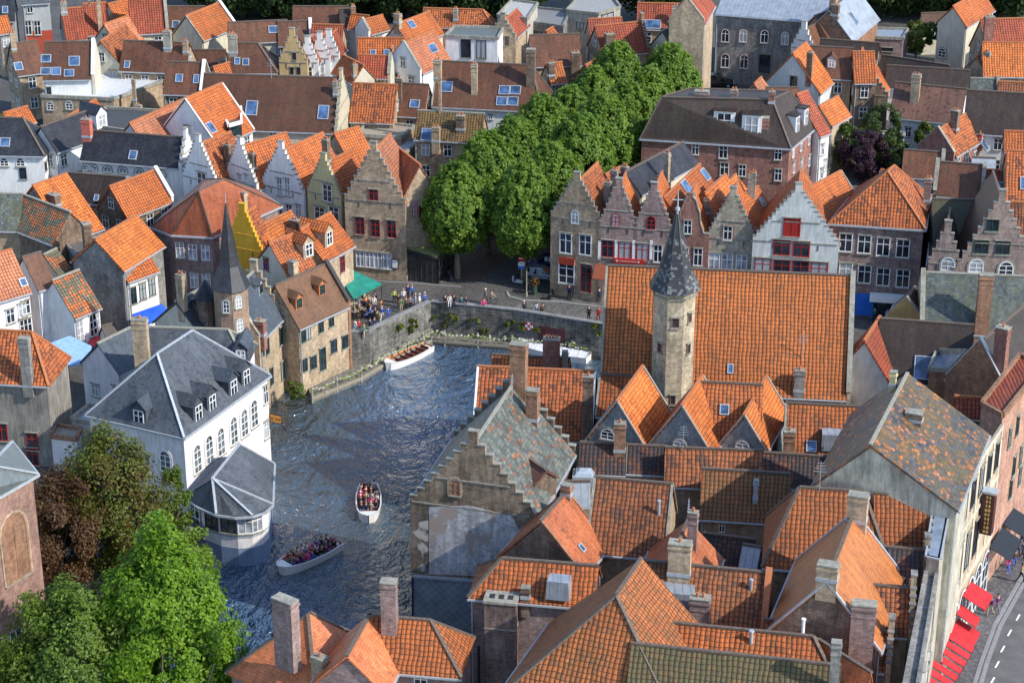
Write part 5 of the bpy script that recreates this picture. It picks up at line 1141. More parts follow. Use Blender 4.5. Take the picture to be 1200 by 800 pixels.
def garden_trees():
    b = P(203, 852, 0)
    tree('leafy_tree', 'bright yellow green tree in the lower left garden', (b.x, b.y, -1.5), 4, .4, 8.9, (5.4, 5.0, 10.2), 62000, .17, leafm((.06, .15, .010), (.21, .35, .02), .38), 11, clump=300, spread=.11, fill=.3, stretch=1.6, pear=.35)
    b = P(98, 860, 0)
    tree('leafy_tree', 'darker green spreading tree at the lower left corner', (b.x, b.y, -1.5), 3, .4, 7.0, (6.2, 5.0, 7.6), 50000, .17, leafm((.06, .12, .018), (.16, .24, .03), .35), 12, clump=240, spread=.12, fill=.35, stretch=1.4, pear=.3)
    b = P(135, 668, 0)
    tree('copper_tree', 'copper and green leaved tree between hotel and mansion', (b.x, b.y, 0), 4, .35, 6.9, (5.2, 3.6, 6.6), 30000, .16, leafm((.11, .05, .02), (.11, .19, .02), .35), 13, clump=170, spread=.16, fill=.5, stretch=1.2, pear=.45)
    b = P(75, 690, 0)
    tree('copper_tree', 'low dark copper tree beside the brick mansion', (b.x, b.y, 0), 3, .3, 5.2, (3.6, 3.4, 5.6), 22000, .15, leafm((.06, .025, .016), (.12, .07, .025), .3), 14, clump=110, spread=.15, fill=.5)
    b = P(228, 712, 0); tree('leafy_tree', 'small green tree squeezed between bright tree and hotel', (b.x, b.y, -1.5), 3, .25, 4.6, (2.0, 2.0, 4.4), 8000, .15, leafm((.09, .17, .02), (.2, .28, .03), .35), 15, clump=70)
    b = P(209, 640, 0); tree('leafy_tree', 'upright green tree against the hotel corner wall', (b.x, b.y, 0), 3, .2, 4.2, (1.2, 1.2, 3.8), 4500, .14, leafm((.06, .12, .02), (.16, .22, .03), .35), 16, clump=50)
    for i, (x, y, r, lab) in enumerate(((38, 766, 1.1, 'low clipped green bush beside the mansion steps'), (28, 782, 1.0, 'small rounded bush at the bottom left corner'), (52, 790, 1.2, 'loose green bush under the darker tree'), (250, 810, 1.2, 'green shrub on the canal bank at the bottom edge'))):
        b = P(x, y, .6); o = leafcloud('bush', b, r*1.3, r, r*.8, 1500, .13, leafm((.06, .11, .02), (.14, .2, .03)), 70+i); tag(o, lab, 'bush', 'bushes in the lower left garden')
    b = P(346, 458, -1.5); o = leafcloud('bush', b, 1.1, .8, 1.1, 1200, .13, leafm((.05, .10, .02), (.13, .18, .03)), 80); tag(o, 'green creeper bush growing at the foot of the canal house', 'bush')
    # back garden on the right
    for i, (x, y, z, rr, c1, c2, lab) in enumerate(((1010, 196, 3, (3.3, 3, 3.4), (.035, .015, .03), (.07, .03, .05), 'dark purple leaved tree in the walled garden'), (1032, 176, 4, (2.8, 2.5, 3), (.05, .09, .03), (.09, .13, .04), 'green tree behind the purple tree in walled garden'),
            (992, 186, 3, (2, 2, 3), (.05, .10, .02), (.1, .16, .03), 'small green tree left of the purple tree'), (1045, 193, 2, (2.2, 2, 2.2), (.06, .10, .02), (.12, .16, .03), 'low green shrub right of the purple tree'), (1083, 165, 2, (1.4, 1, 1.5), (.08, .13, .02), (.16, .2, .04), 'bright shrub beside the white garden house'),
            (822 + 250, 62, 4, (2.2, 2, 2.4), (.08, .12, .02), (.2, .22, .04), 'yellow green shrub behind the low brick block'))):
        p = P(x, y+14, 0); tree('garden_tree', lab, (p.x, p.y, 0), 1.5, .15, z+.6, rr, 6000, .2, leafm(c1, c2), 90+i, clump=50, group='trees in back gardens')
    p = P(8, 222, 0); tree('garden_tree', 'thin yellowing tree before the white arcaded house', (p.x, p.y, 0), 4, .15, 6, (4.2, 2.5, 4), 3500, .2, leafm((.12, .12, .02), (.28, .24, .04)), 99, clump=35, group='trees in back gardens', fill=.7)
    for (x, y, z, w, h_, lab) in ((421, 140, 5, 1.6, 3, 'green ivy covering the edge of the orange brown roof'), (1100, 40, 5, 2, 2, 'dark shrub beside the large cream gabled house')):
        o = leafcloud('ivy', P(x, y, z), w, 1, h_, 1500, .2, leafm((.05, .09, .02), (.1, .15, .03)), 130+int(x)); tag(o, lab, 'ivy')
    # wood along the top of the picture: trees one can tell apart
    rnd = random.Random(9); mats = [leafm((.02, .045, .012), (.06, .10, .025), .25), leafm((.03, .06, .015), (.09, .13, .03), .3)]
    pm = [leafmesh('crown', crownpoints(7.5, 7, 7.5, 11000, 300+i, 110, spread=.16, fill=.3), .38, [mats[i % 2]], 300+i) for i in range(3)]
    tm = add('trunk', trunk_mesh(5, .5, 6, 6, 77), [plain((.07, .06, .05), .9, var=.3)]); tmd = tm.data; bpy.data.objects.remove(tm)
    spots = [(x, rnd.uniform(-6, 6)) for x in range(262, 600, 24)]+[(x, rnd.uniform(-4, 4)-3) for x in range(1010, 1170, 24)]+[(x, -34) for x in range(250, 610, 36)]+[(x, -34) for x in range(1000, 1200, 36)]+[(1185, 4), (758, 2)]
    for i, (x, y) in enumerate(spots):
        p = P(x, y+22, 0); t = thing('park_tree', 'dark green park tree in the wood behind the roofs', 'tree', p, rnd.random()*6, 'park trees along the top of the picture'); s = rnd.uniform(.8, 1.1); t.scale = (s, s, s)
        link('trunk', tmd, t); link('crown', pm[i % 3], t, (0, 0, 9))
# ================================================================= people
def skin_body(pose):
    """one continuous body grown with a skin modifier; pose: dict of joints"""
    J = pose; names = list(J['v']); idx = {n: i for i, n in enumerate(names)}
    me = bpy.data.meshes.new('person'); me.from_pydata([J['v'][n][0] for n in names], [(idx[a], idx[b]) for a, b in J['e']], [])
    o = bpy.data.objects.new('tmp', me); COL.objects.link(o)
    md = o.modifiers.new('s', 'SKIN'); sv = me.skin_vertices[0].data
    for i, n in enumerate(names): r = J['v'][n][1]; sv[i].radius = (r, r) if not isinstance(r, tuple) else r; sv[i].use_root = n == 'pelvis'
    md.use_smooth_shade = True
    m2 = o.modifiers.new('u', 'SUBSURF'); m2.levels = 1; m2.render_levels = 1
    dg = bpy.context.evaluated_depsgraph_get(); dg.update(); e = o.evaluated_get(dg); out = bpy.data.meshes.new_from_object(e)
    bpy.data.objects.remove(o); return out
def make_pose(kind):
    v = {}; sh = .19; hp = .1
    def arm(s, el, wr, ha): 
        v['sh%d' % s] = ((s*sh, 0, T(1.42)), .062); v['el%d' % s] = (el, .043); v['wr%d' % s] = (wr, .03); v['ha%d' % s] = (ha, (.035, .02))
    sit = kind.startswith('sit'); dz = -.42 if sit else 0
    T = lambda z: z+dz
    v['pelvis'] = ((0, 0, T(.95)), (.15, .12)); v['waist'] = ((0, .0, T(1.12)), (.135, .10)); v['chest'] = ((0, .0, T(1.34)), (.165, .115)); v['neck'] = ((0, .01, T(1.5)), .055); v['head0'] = ((0, .02, T(1.58)), .085); v['head1'] = ((0, .025, T(1.68)), .095); v['crown'] = ((0, .02, T(1.755)), .06)
    e = [('pelvis', 'waist'), ('waist', 'chest'), ('chest', 'neck'), ('neck', 'head0'), ('head0', 'head1'), ('head1', 'crown')]
    for s in (-1, 1):
        if kind == 'stand': arm(s, (s*.25, -.02, 1.15), (s*.25, .06, .92), (s*.25, .09, .82))
        elif kind == 'walk': arm(s, (s*.25, -.08*s, 1.16), (s*.24, .12*s+.1, .95), (s*.23, .18*s+.12, .86))
        elif kind == 'lean': arm(s, (s*.3, .12, 1.22), (s*.18, .32, 1.12), (s*.14, .38, 1.1))
        elif kind == 'ride': arm(s, (s*.27, .2, 1.25), (s*.24, .42, 1.15), (s*.24, .48, 1.13))
        elif kind == 'sit': arm(s, (s*.25, .05, .76), (s*.15, .26, .66), (s*.12, .34, .62))
        else: arm(s, (s*.3, .14, .78), (s*.16, .32, .92), (s*.1, .36, 1.0))
        if sit: leg = ((s*hp, .02, .5), (s*.12, .44, .52), (s*.12, .46, .1), (s*.13, .6, .04))
        elif kind == 'walk': leg = ((s*hp, 0, .9), (s*.1, .05+.16*s, .5), (s*.1, -.12+.3*s, .1), (s*.1, .02+.3*s, .05))
        elif kind == 'ride': leg = ((s*hp, 0, .9), (s*.12, .32, .66+.1*s), (s*.12, .2, .24+.12*s), (s*.12, .34, .2+.12*s))
        else: leg = ((s*hp, 0, .9), (s*.11, .02, .5), (s*.12, 0, .1), (s*.13, .14, .04))
        for nm, p, r in zip(('hip', 'knee', 'ank', 'toe'), leg, (.095, .062, .042, .035)): v[nm+str(s)] = (p, r)
        e += [('chest', 'sh%d' % s), ('sh%d' % s, 'el%d' % s), ('el%d' % s, 'wr%d' % s), ('wr%d' % s, 'ha%d' % s), ('pelvis', 'hip%d' % s), ('hip%d' % s, 'knee%d' % s), ('knee%d' % s, 'ank%d' % s), ('ank%d' % s, 'toe%d' % s)]
    return {'v': v, 'e': e}, dz
PB_ = {}
def person_proto(kind):
    if kind in PB_: return PB_[kind]
    J, dz = make_pose(kind); me = skin_body(J); me.name = 'person'
    for k in range(4): me.materials.append(WHT)
    V_ = J['v']
    cen = {'top': ['chest', 'waist', 'sh1', 'sh-1', 'el1', 'el-1', 'wr1', 'wr-1'], 'skin': ['head0', 'head1', 'crown', 'neck', 'ha1', 'ha-1'], 'leg': ['hip1', 'hip-1', 'knee1', 'knee-1', 'ank1', 'ank-1', 'pelvis'], 'shoe': ['toe1', 'toe-1']}
    order = {'skin': 0, 'top': 1, 'leg': 2, 'shoe': 3}
    segs = []
    for a, b in J['e']:
        pa, pb = V(V_[a][0]), V(V_[b][0])
        for t in (0, .25, .5, .75, 1):
            nm = a if t < .5 else b
            ty = next(k for k, l in cen.items() if nm in l); segs.append((pa.lerp(pb, t), order[ty]))
    for p in me.polygons:
        c = p.center; p.material_index = min(segs, key=lambda s: (s[0]-c).length_squared)[1]; p.use_smooth = True
    # hair: a cap over the back and top of the head
    m = MB(); hz = 1.68+dz; rows = []
    for i in range(5):
        th = i/4*1.75; ring = []
        for k in range(12):
            ph = 2*pi*k/12; front = sin(ph) > .2
            t2 = th*(0.62 if front else 1.0); ring.append(V((.118*sin(t2)*cos(ph), .02+.128*sin(t2)*sin(ph)-.012, hz+.118*cos(t2)+.01)))
        rows.append(ring)
    for r0, r1 in zip(rows, rows[1:]):
        for k in range(12):
            j = (k+1) % 12; m.poly([r0[k], r0[j], r1[j], r1[k]])
    hair = m.mesh('hair', [DKM], True)
    # face bits and coat
    f = MB(); f.box((0, .125, hz-.03), .014, .02, .022)
    for s in (-1, 1): f.box((s*.035, .112, hz+.005), .014, .008, .007, m=1); f.box((s*.1, .02, hz-.02), .012, .022, .032)
    f.box((0, .113, hz-.075), .026, .006, .006, m=2)
    face = f.mesh('face', [WHT, WHT, WHT])
    PB_[kind] = (me, hair, face); return PB_[kind]
SKINS = [plain((.50, .28, .19), .6, var=.03), plain((.38, .21, .14), .6, var=.03), plain((.58, .36, .26), .6, var=.03)]
HAIRS = [('dark', plain((.02, .014, .01), .6)), ('brown', plain((.08, .045, .02), .6)), ('blond', plain((.38, .26, .12), .6)), ('grey', plain((.35, .34, .32), .7)), ('black', plain((.008, .008, .009), .5))]
CLO = {'red': (.50, .02, .02), 'navy': (.015, .025, .08), 'black': (.012, .012, .015), 'white': (.7, .7, .7), 'blue': (.04, .12, .45), 'grey': (.18, .18, .2), 'pink': (.75, .06, .25), 'green': (.05, .16, .06), 'beige': (.42, .33, .22), 'purple': (.13, .02, .13), 'orange': (.65, .2, .04), 'brown': (.12, .06, .035), 'teal': (.02, .16, .17), 'pale blue': (.3, .42, .6), 'yellow green': (.45, .6, .1), 'maroon': (.16, .02, .03)}
def person(kind, loc, rz, top, leg, hair, label, group=None, scale=1.0, sk=0, parent=None):
    me, hm, fm = person_proto(kind); o = link('person', me, None, loc, rz); o.scale = (scale,)*3
    tag(o, label, 'person', group)
    hmat = dict(HAIRS).get(hair) or plain(CLO[hair], .7)
    ms = [SKINS[sk], plain(CLO[top], .8, var=.08), plain(CLO[leg], .8, var=.08), plain((.03, .025, .02), .6)]
    for i, x in enumerate(ms): o.material_slots[i].link = 'OBJECT'; o.material_slots[i].material = x
    h = link('hair', hm, o); h.material_slots[0].link = 'OBJECT'; h.material_slots[0].material = hmat
    f = link('face', fm, o)
    for i, x in enumerate((SKINS[sk], HAIRS[4][1], plain((.35, .1, .08)))): f.material_slots[i].link = 'OBJECT'; f.material_slots[i].material = x
    return o
# ================================================================= boats
BR_ = []
def hullpts(L, B, t, off=0., zmode=0):
    b = B/2*(min(1, .72+.9*t) if t < .3 else (1 if t < .55 else max(.04, math.sqrt(max(0, 1-((t-.55)/.45)**2.2)))))
    return max(.02, b+off)
def boat(label, bow, stern, beam, hull, inner, bench_m, cover=None, zl=WL, rows=0, group='tour boats'):
    a, b = P(*bow, zl+.4), P(*stern, zl+.4); d = a-b; d.z = 0; L = d.length; h = atan2(d.y, d.x); c = (a+b)/2
    LOG.append(('boat', round(L, 1)))
    t = thing('tour_boat', label, 'boat', (c.x, c.y, zl), h, group)
    N = 18; T_ = [k/N for k in range(N+1)]; X = lambda k: -L/2+L*T_[k]; sh = lambda k: .72+.32*max(0, T_[k]-.45)**1.5*1.8
    m = MB(); g = MB(); inn = MB()
    def ring(k):
        b_ = hullpts(L, beam, T_[k]); s = sh(k); i_ = max(.01, b_-.12); f_ = max(.01, b_-.3); x = X(k)
        return (V((x, b_, s)), V((x-(.25 if k == N else 0), b_*.82, -.25)), V((x-(.12 if k == N else 0)+(.1 if k == 0 else 0), i_, s)), V((x-(.3 if k == N else 0)+(.1 if k == 0 else 0), f_, .15)))
    mir = lambda p: V((p.x, -p.y, p.z))
    for k in range(N):
        r0, r1 = ring(k), ring(k+1)
        for q in (lambda p: p, mir):
            m.poly([q(r0[0]), q(r1[0]), q(r1[1]), q(r0[1])]); g.poly([q(r0[0])+Z*.02, q(r1[0])+Z*.02, q(r1[2])+Z*.02, q(r0[2])+Z*.02]); inn.poly([q(r0[2]), q(r1[2]), q(r1[3]), q(r0[3])])
        inn.poly([r0[3], r1[3], mir(r1[3]), mir(r0[3])], 1); m.poly([r0[1], r1[1], mir(r1[1]), mir(r0[1])])
    r0 = ring(0); m.poly([r0[0], r0[1], mir(r0[1]), mir(r0[0])]); inn.poly([r0[2], r0[3], mir(r0[3]), mir(r0[2])])
    add('hull', m, [hull], t); add('gunwale', g, [hull if inner is not ORW else ORW2], t); 
    li = add('lining', inn, [inner, plain((.10, .05, .035), .7)], t)
    dk = MB(); 
    k = int(N*.84); pts = [ring(j)[2] for j in range(k, N+1)]; dk.poly([p-Z*.03 for p in pts]+[mir(p)-Z*.03 for p in reversed(pts)]); add('foredeck', dk, [hull], t)
    n = max(5, int(L/1.05)) if not rows else rows; seats = []
    x0, x1 = -L/2+.9, L/2-1.9
    if cover is None:
        for i in range(n):
            x = x0+(x1-x0)*i/(n-1); tt = (x+L/2)/L; w = hullpts(L, beam, tt)-.28; bm = MB(); bm.box((x, 0, .46), .15, w*.9, .035); bm.box((x-.16, 0, .62), .03, w*.9, .14)
            add('bench', bm, [bench_m], t); seats.append((x, w))
        em = MB(); em.box((-L/2+.35, 0, .35), .22, .4, .22); em.tube([(-L/2+.5, .2, .5), (-L/2+.6, .2, 1.0)], .03); add('engine_box', em, [hull], t)
    else:
        cm = MB()
        for k in range(N-1):
            q = []
            for j in (k, k+1):
                b_ = hullpts(L, beam, T_[j])-.02; z = sh(j)+.04; q.append([V((X(j), b_, z)), V((X(j), 0, z+.42)), V((X(j), -b_, z))])
            cm.poly([q[0][0], q[1][0], q[1][1], q[0][1]]); cm.poly([q[0][1], q[1][1], q[1][2], q[0][2]])
            if k % 2 == 0 and k < 15: cm.bar(q[0][0]+Z*.03, q[0][1]+Z*.03, .05); cm.bar(q[0][1]+Z*.03, q[0][2]+Z*.03, .05)
        add('cover', cm, [cover], t)
    return t, c, h, L, seats
ORW = plain((.62, .17, .03), .5); ORW2 = plain((.70, .70, .68), .4)
def boats():
    HW = plain((.72, .72, .70), .35, var=.06); BN = plain((.16, .05, .04), .6)
    boat('empty moored white tour boat with orange lining and dark red benches', (451, 430), (503, 406), 2.3, HW, ORW, BN)
    boat('moored boat under a white tarpaulin at the quay behind the roofs', (603, 404), (690, 420), 2.3, HW, HW, BN, cover=plain((.66, .68, .72), .6))
    cols = list(CLO); rnd = random.Random(21)
    for bi, (lab, bow, stern, bn) in enumerate((('crowded white tour boat heading towards the camera in mid canal', (432, 610), (432, 569), 'mid canal boat'), ('crowded white tour boat below the hotel bay, pointing to the left bank', (325, 669), (396, 636), 'boat below the hotel'))):
        t, c, h, L, seats = boat(lab, bow, stern, 2.5, HW, plain((.45, .12, .06), .5), BN, rows=9)
        rows = ['first', 'second', 'third', 'fourth', 'fifth', 'sixth', 'seventh', 'eighth', 'ninth']
        for ri, (x, w) in enumerate(reversed(seats)):
            k = 4 if w > .85 else (3 if w > .6 else 2)
            for j in range(k):
                if rnd.random() < .08: continue
                y = -w+.2+(2*w-.4)*j/(k-1); top = rnd.choice(['red', 'navy', 'black', 'white', 'blue', 'grey', 'pink', 'black', 'navy', 'beige', 'purple', 'black', 'red' if bi == 0 else 'navy', 'maroon', 'white']); hair = rnd.choice(['dark', 'brown', 'dark', 'blond', 'grey', 'white' if bi == 0 else 'brown', 'black'])
                p = V((c.x, c.y, 0))+V((cos(h)*x-sin(h)*y, sin(h)*x+cos(h)*y, 0)); p.z = WL+.15
                side = {4: ['starboard edge', 'starboard middle', 'port middle', 'port edge'], 3: ['starboard edge', 'centre', 'port edge'], 2: ['starboard side', 'port side']}[k][j]
                person('sit', p, h-pi/2+rnd.uniform(-.5, .5), top, rnd.choice(['navy', 'black', 'grey', 'blue']), hair, 'passenger in %s top, %s row, %s of the %s' % (top, rows[ri], side, bn), 'passengers seated in the tour boats', rnd.uniform(.93, 1.03), rnd.randrange(3))
# ================================================================= vehicles, bikes
def car(label, px, rz, col, L=4.3, Wd=1.75, Hh=1.5, name='parked_car', suv=False):
    p = P(*px, 0); t = thing(name, label, 'car', p, rz, 'cars parked in the square and side street')
    w = Wd/2; body = MB(); hb = .92 if suv else .82
    prof = [(-L/2, .35), (-L/2-.02, .62), (-L/2+.08, hb), (-L*.2, hb+.03), (L*.2, hb), (L/2-.25, hb-.12), (L/2, .6), (L/2, .35)]
    body.prism([V((x, -w, z)) for x, z in prof], V((0, 2*w, 0))); body.box((0, 0, .3), L/2-.1, w-.06, .1)
    ob = add('body', body, [plain(col, .25, .3, .6, var=.04)], t); bv = ob.modifiers.new('b', 'BEVEL'); bv.width = .07; bv.segments = 2; bv.limit_method = 'ANGLE'
    g = MB(); zb = hb; zt = Hh; q0 = [(-L*.44, -w+.05), (L*.24, -w+.05), (L*.24, w-.05), (-L*.44, w-.05)]; q1 = [(-L*.36, -w+.25), (L*.06, -w+.25), (L*.06, w-.25), (-L*.36, w-.25)]
    g.hexa([V((x, y, zb)) for x, y in q0], [V((x, y, zt-.05)) for x, y in q1]); add('windows', g, [glassm((.01, .013, .018), .05)], t)
    r = MB(); r.hexa([V((x, y, zt-.05)) for x, y in q1], [V((x*.96, y*.95, zt+.02)) for x, y in q1])
    for (x0, y0), (x1, y1) in zip(q0, q1): r.bar(V((x0, y0, zb)), V((x1, y1, zt-.03)), .09)
    for s in (-1, 1): r.bar(V((-L*.08, s*(w-.05), zb)), V((-L*.1, s*(w-.25), zt-.03)), .09)
    add('cabin_roof', r, [plain(col, .25, .3, .6, var=.04)], t)
    for sx in (-1, 1):
        for sy in (-1, 1):
            m = MB(); m.cyl((sx*L*.31, sy*(w-.1)-.0, .33), .33, .33, .2*sy, 16, 0, V((1, 0, 0)), V((0, 0, 1)), V((0, 1, 0))); wh = add('wheel', m, [DKM], t)
            m = MB(); m.cyl((sx*L*.31, sy*(w+.06), .33), .2, .2, .05*sy, 12, 0, V((1, 0, 0)), V((0, 0, 1)), V((0, 1, 0))); add('rim', m, [LEAD], wh)
    for sy in (-1, 1):
        m = MB(); m.box((L/2-.04, sy*(w-.3), .66), .05, .2, .08); add('headlight', m, [WHT], t)
        m = MB(); m.box((-L/2+.02, sy*(w-.22), .72), .05, .13, .1); add('tail_light', m, [plain((.5, .02, .02), .3)], t)
    m = MB(); m.box((L/2+.01, 0, .45), .03, w-.2, .09); add('bumper', m, [DKM], t)
    return t
def bicycle(label, p, rz, col=(.02, .02, .02), group=None):
    t = thing('bicycle', label, 'bicycle', p, rz, group); ax, ay = V((0, 1, 0)), V((0, 0, 1))
    for x in (-.52, .52):
        m = MB(); pts = [V((x+.34*cos(2*pi*k/16), 0, .34+.34*sin(2*pi*k/16))) for k in range(17)]; m.tube(pts, .022, 5)
        for k in range(8): m.bar(V((x, 0, .34)), V((x+.33*cos(2*pi*k/8), 0, .34+.33*sin(2*pi*k/8))), .008)
        add('wheel', m, [DKM], t)
    m = MB(); F_ = [((-.52, 0, .34), (-.08, 0, .3)), ((-.08, 0, .3), (-.22, 0, .86)), ((-.52, 0, .34), (-.2, 0, .74)), ((-.2, 0, .74), (.38, 0, .8)), ((-.08, 0, .3), (.38, 0, .72)), ((.52, 0, .34), (.36, 0, .98))]
    for a, b in F_: m.tube([a, b], .022, 5)
    add('frame', m, [plain(col, .4)], t)
    m = MB(); m.box((-.23, 0, .89), .13, .07, .035, taper=.7); add('saddle', m, [DKM], t)
    m = MB(); m.tube([(.3, -.27, 1.0), (.38, -.1, 1.02), (.38, .1, 1.02), (.3, .27, 1.0)], .018, 5); add('handlebar', m, [LEAD], t)
    m = MB(); m.box((-.08, 0, .3), .09, .12, .015); add('pedals', m, [DKM], t); return t
def scooter(label, px, rz, col):
    t = thing('motor_scooter', label, 'scooter', P(*px, 0), rz, 'scooters parked near the trees')
    for x in (-.5, .55):
        m = MB(); m.cyl((x, -.06, .24), .24, .24, .12, 14, 0, V((1, 0, 0)), V((0, 0, 1)), V((0, 1, 0))); add('wheel', m, [DKM], t)
    m = MB(); m.box((-.4, 0, .52), .42, .18, .2, taper=.8); m.box((.05, 0, .3), .3, .16, .05); m.box((.42, 0, .65), .06, .2, .34, taper=.7); m.bar((.4, 0, .9), (.36, 0, 1.1), .08); add('body', m, [plain(col, .3)], t)
    m = MB(); m.box((-.4, 0, .77), .36, .14, .05); add('seat', m, [DKM], t); m = MB(); m.tube([(.34, -.3, 1.08), (.34, .3, 1.08)], .022); add('handlebar', m, [DKM], t)
    m = MB(); m.cyl((.46, 0, .88), .08, .08, .05, 10); add('headlight', m, [WHT], t)
def street_things():
    car('silver hatchback parked at the corner of the brown gable house', (634, 326), pi*.93+pi, (.42, .45, .5), 4.2)
    car('dark blue car behind the silver hatchback at the avenue corner', (640, 312), pi*.93, (.02, .05, .2), 4.2)
    car('black off road car in front of the grey civic building', (842, 101), -.08, (.012, .013, .016), 4.6, 1.9, 1.85, suv=True)
    car('dark car half hidden by the white gable at civic building', (891, 92), .1, (.05, .055, .07), 4.4)
    car('pale covered van deep under the plane trees', (574, 272), .4, (.5, .52, .55), 4.4, 1.9, 1.9)
    scooter('dark scooter leaning beside the first plane tree trunk', (527, 328), 1.9, (.02, .025, .04)); scooter('white fronted scooter by the no entry sign', (605, 333), 2.6, (.5, .52, .55)); scooter('black scooter parked at the brown gable house corner', (646, 350), 1.2, (.02, .02, .02))
    # no entry sign with plates
    p = P(611, 334, 0); t = thing('road_sign', 'no entry road sign above a white and blue plate on a pole', 'sign', p, 0)
    m = MB(); m.cyl((0, 0, 0), .04, .04, 3.9, 8); add('pole', m, [LEAD], t)
    Xa, Za, Ya = V((1, 0, 0)), V((0, 0, 1)), V((0, -1, 0))
    m = MB(); m.cyl((0, -.05, 3.4), .40, .40, .03, 20, 0, Xa, Za, Ya); d = add('disc', m, [plain((.55, .01, .015), .4, var=.02)], t); m = MB(); m.box((0, -.09, 3.4), .28, .012, .075); add('white_bar', m, [WHT], d)
    m = MB(); m.box((0, -.06, 2.68), .37, .015, .24); add('white_plate', m, [WHT], t); m = MB(); m.box((0, -.06, 2.26), .37, .015, .16); add('blue_plate', m, [plain((.04, .18, .6), .4)], t)
    m = MB()
    for i in range(4): m.box((-.2+.13*i, -.08, 2.7), .03, .006, .08)
    add('marks', m, [DKM], t)
    # bin, planter, lamp posts
    p = P(626, 345, 0); t = thing('litter_bin', 'round dark green litter bin near the parked bicycles', 'bin', p); m = MB(); m.cyl((0, 0, 0), .3, .36, 1.15, 14); add('body', m, [GRNP], t); m = MB(); m.cyl((0, 0, 1.15), .4, .3, .12, 14); add('rim', m, [DKM], t)
    o = leafcloud('shrub', p+Z*1.6, .5, .5, .5, 500, .1, leafm((.12, .07, .03), (.2, .12, .04)), 5); tag(o, 'rusty brown potted shrub standing above the green bin', 'shrub')
    p = P(613.5, 371, 0)
    for i, (x, y, tp, lab) in enumerate(((617, 347, 317, 'thin pale post beside the plane tree and no entry sign'), (441, 352, 330, 'black awning post'),)):
        if i: continue
        p = P(x, y, 0); t = thing('street_post', lab, 'post', p); m = MB(); m.cyl((0, 0, 0), .07, .05, zat(p, tp), 8); m.cyl((0, 0, 0), .14, .12, .5, 8); add('shaft', m, [plain((.33, .32, .25), .7)], t); m = MB(); m.cyl((0, 0, zat(p, tp)), .12, .03, .2, 8); add('cap', m, [DKM], t)
    p = P(627, 322, 0); t = thing('banner_pole', 'slim violet advertising flag beside the silver hatchback', 'flag', p); m = MB(); m.cyl((0, 0, 0), .04, .03, 3.2, 6); add('pole', m, [LEAD], t); m = MB(); m.box((.14, 0, 2.1), .12, .012, 1.0); add('cloth', m, [plain((.14, .08, .4))], t)
    # drain cover panel on the paving
    # low kerb and lines of the square
    kb = MB(); ln = [P(594, 342, 0), P(597, 348, 0), P(612, 352, 0), P(655, 354, 0), P(703, 360, 0)]
    for a, b in zip(ln, ln[1:]): kb.bar(a+Z*.05, b+Z*.05, .3, .12)
    tag(add('kerb', kb, [plain((.26, .26, .25), .8)]), kind='structure')
    kb = MB(); ln = [P(395, 322, 0), P(450, 330, 0), P(500, 333, 0), P(540, 336, 0)]
    for a, b in zip(ln, ln[1:]): kb.bar(a+Z*.02, b+Z*.02, .25, .06)
    tag(add('kerb', kb, [plain((.22, .22, .21), .8)]), kind='structure')
    flatsheet('pavement', [(652, 348), (703, 354), (760, 362), (760, 384), (703, 378), (604, 363), (606, 356)], .006, cobble((.16, .155, .15), .4))
    flatsheet('leaf_litter', [(512, 322), (600, 262), (700, 180), (760, 120), (775, 122), (720, 185), (640, 262), (560, 330)], .008, cobble((.13, .085, .06), .3))
    # bikes and riders
    p = P(577, 357, 0); bicycle('black bicycle ridden by person in beige top', p, .15); person('ride', p-V((.12, 0, -.02)), -pi/2+.15, 'beige', 'grey', 'brown', 'cyclist in beige top riding across the square')
    p = P(574, 364, 0); bicycle('dark bicycle leaned at the quay wall by pink shirt', p, .6)
    p = P(614, 369, 0); bicycle('black bicycle held at the quay wall by person in black', p+V((.5, .3, 0)), .2); person('stand', p, pi+.3, 'black', 'black', 'white', 'person in black with white cap holding a bicycle at the quay')
    p = P(618, 343, 0); bicycle('bicycle parked beside the litter bin', p, .8); 
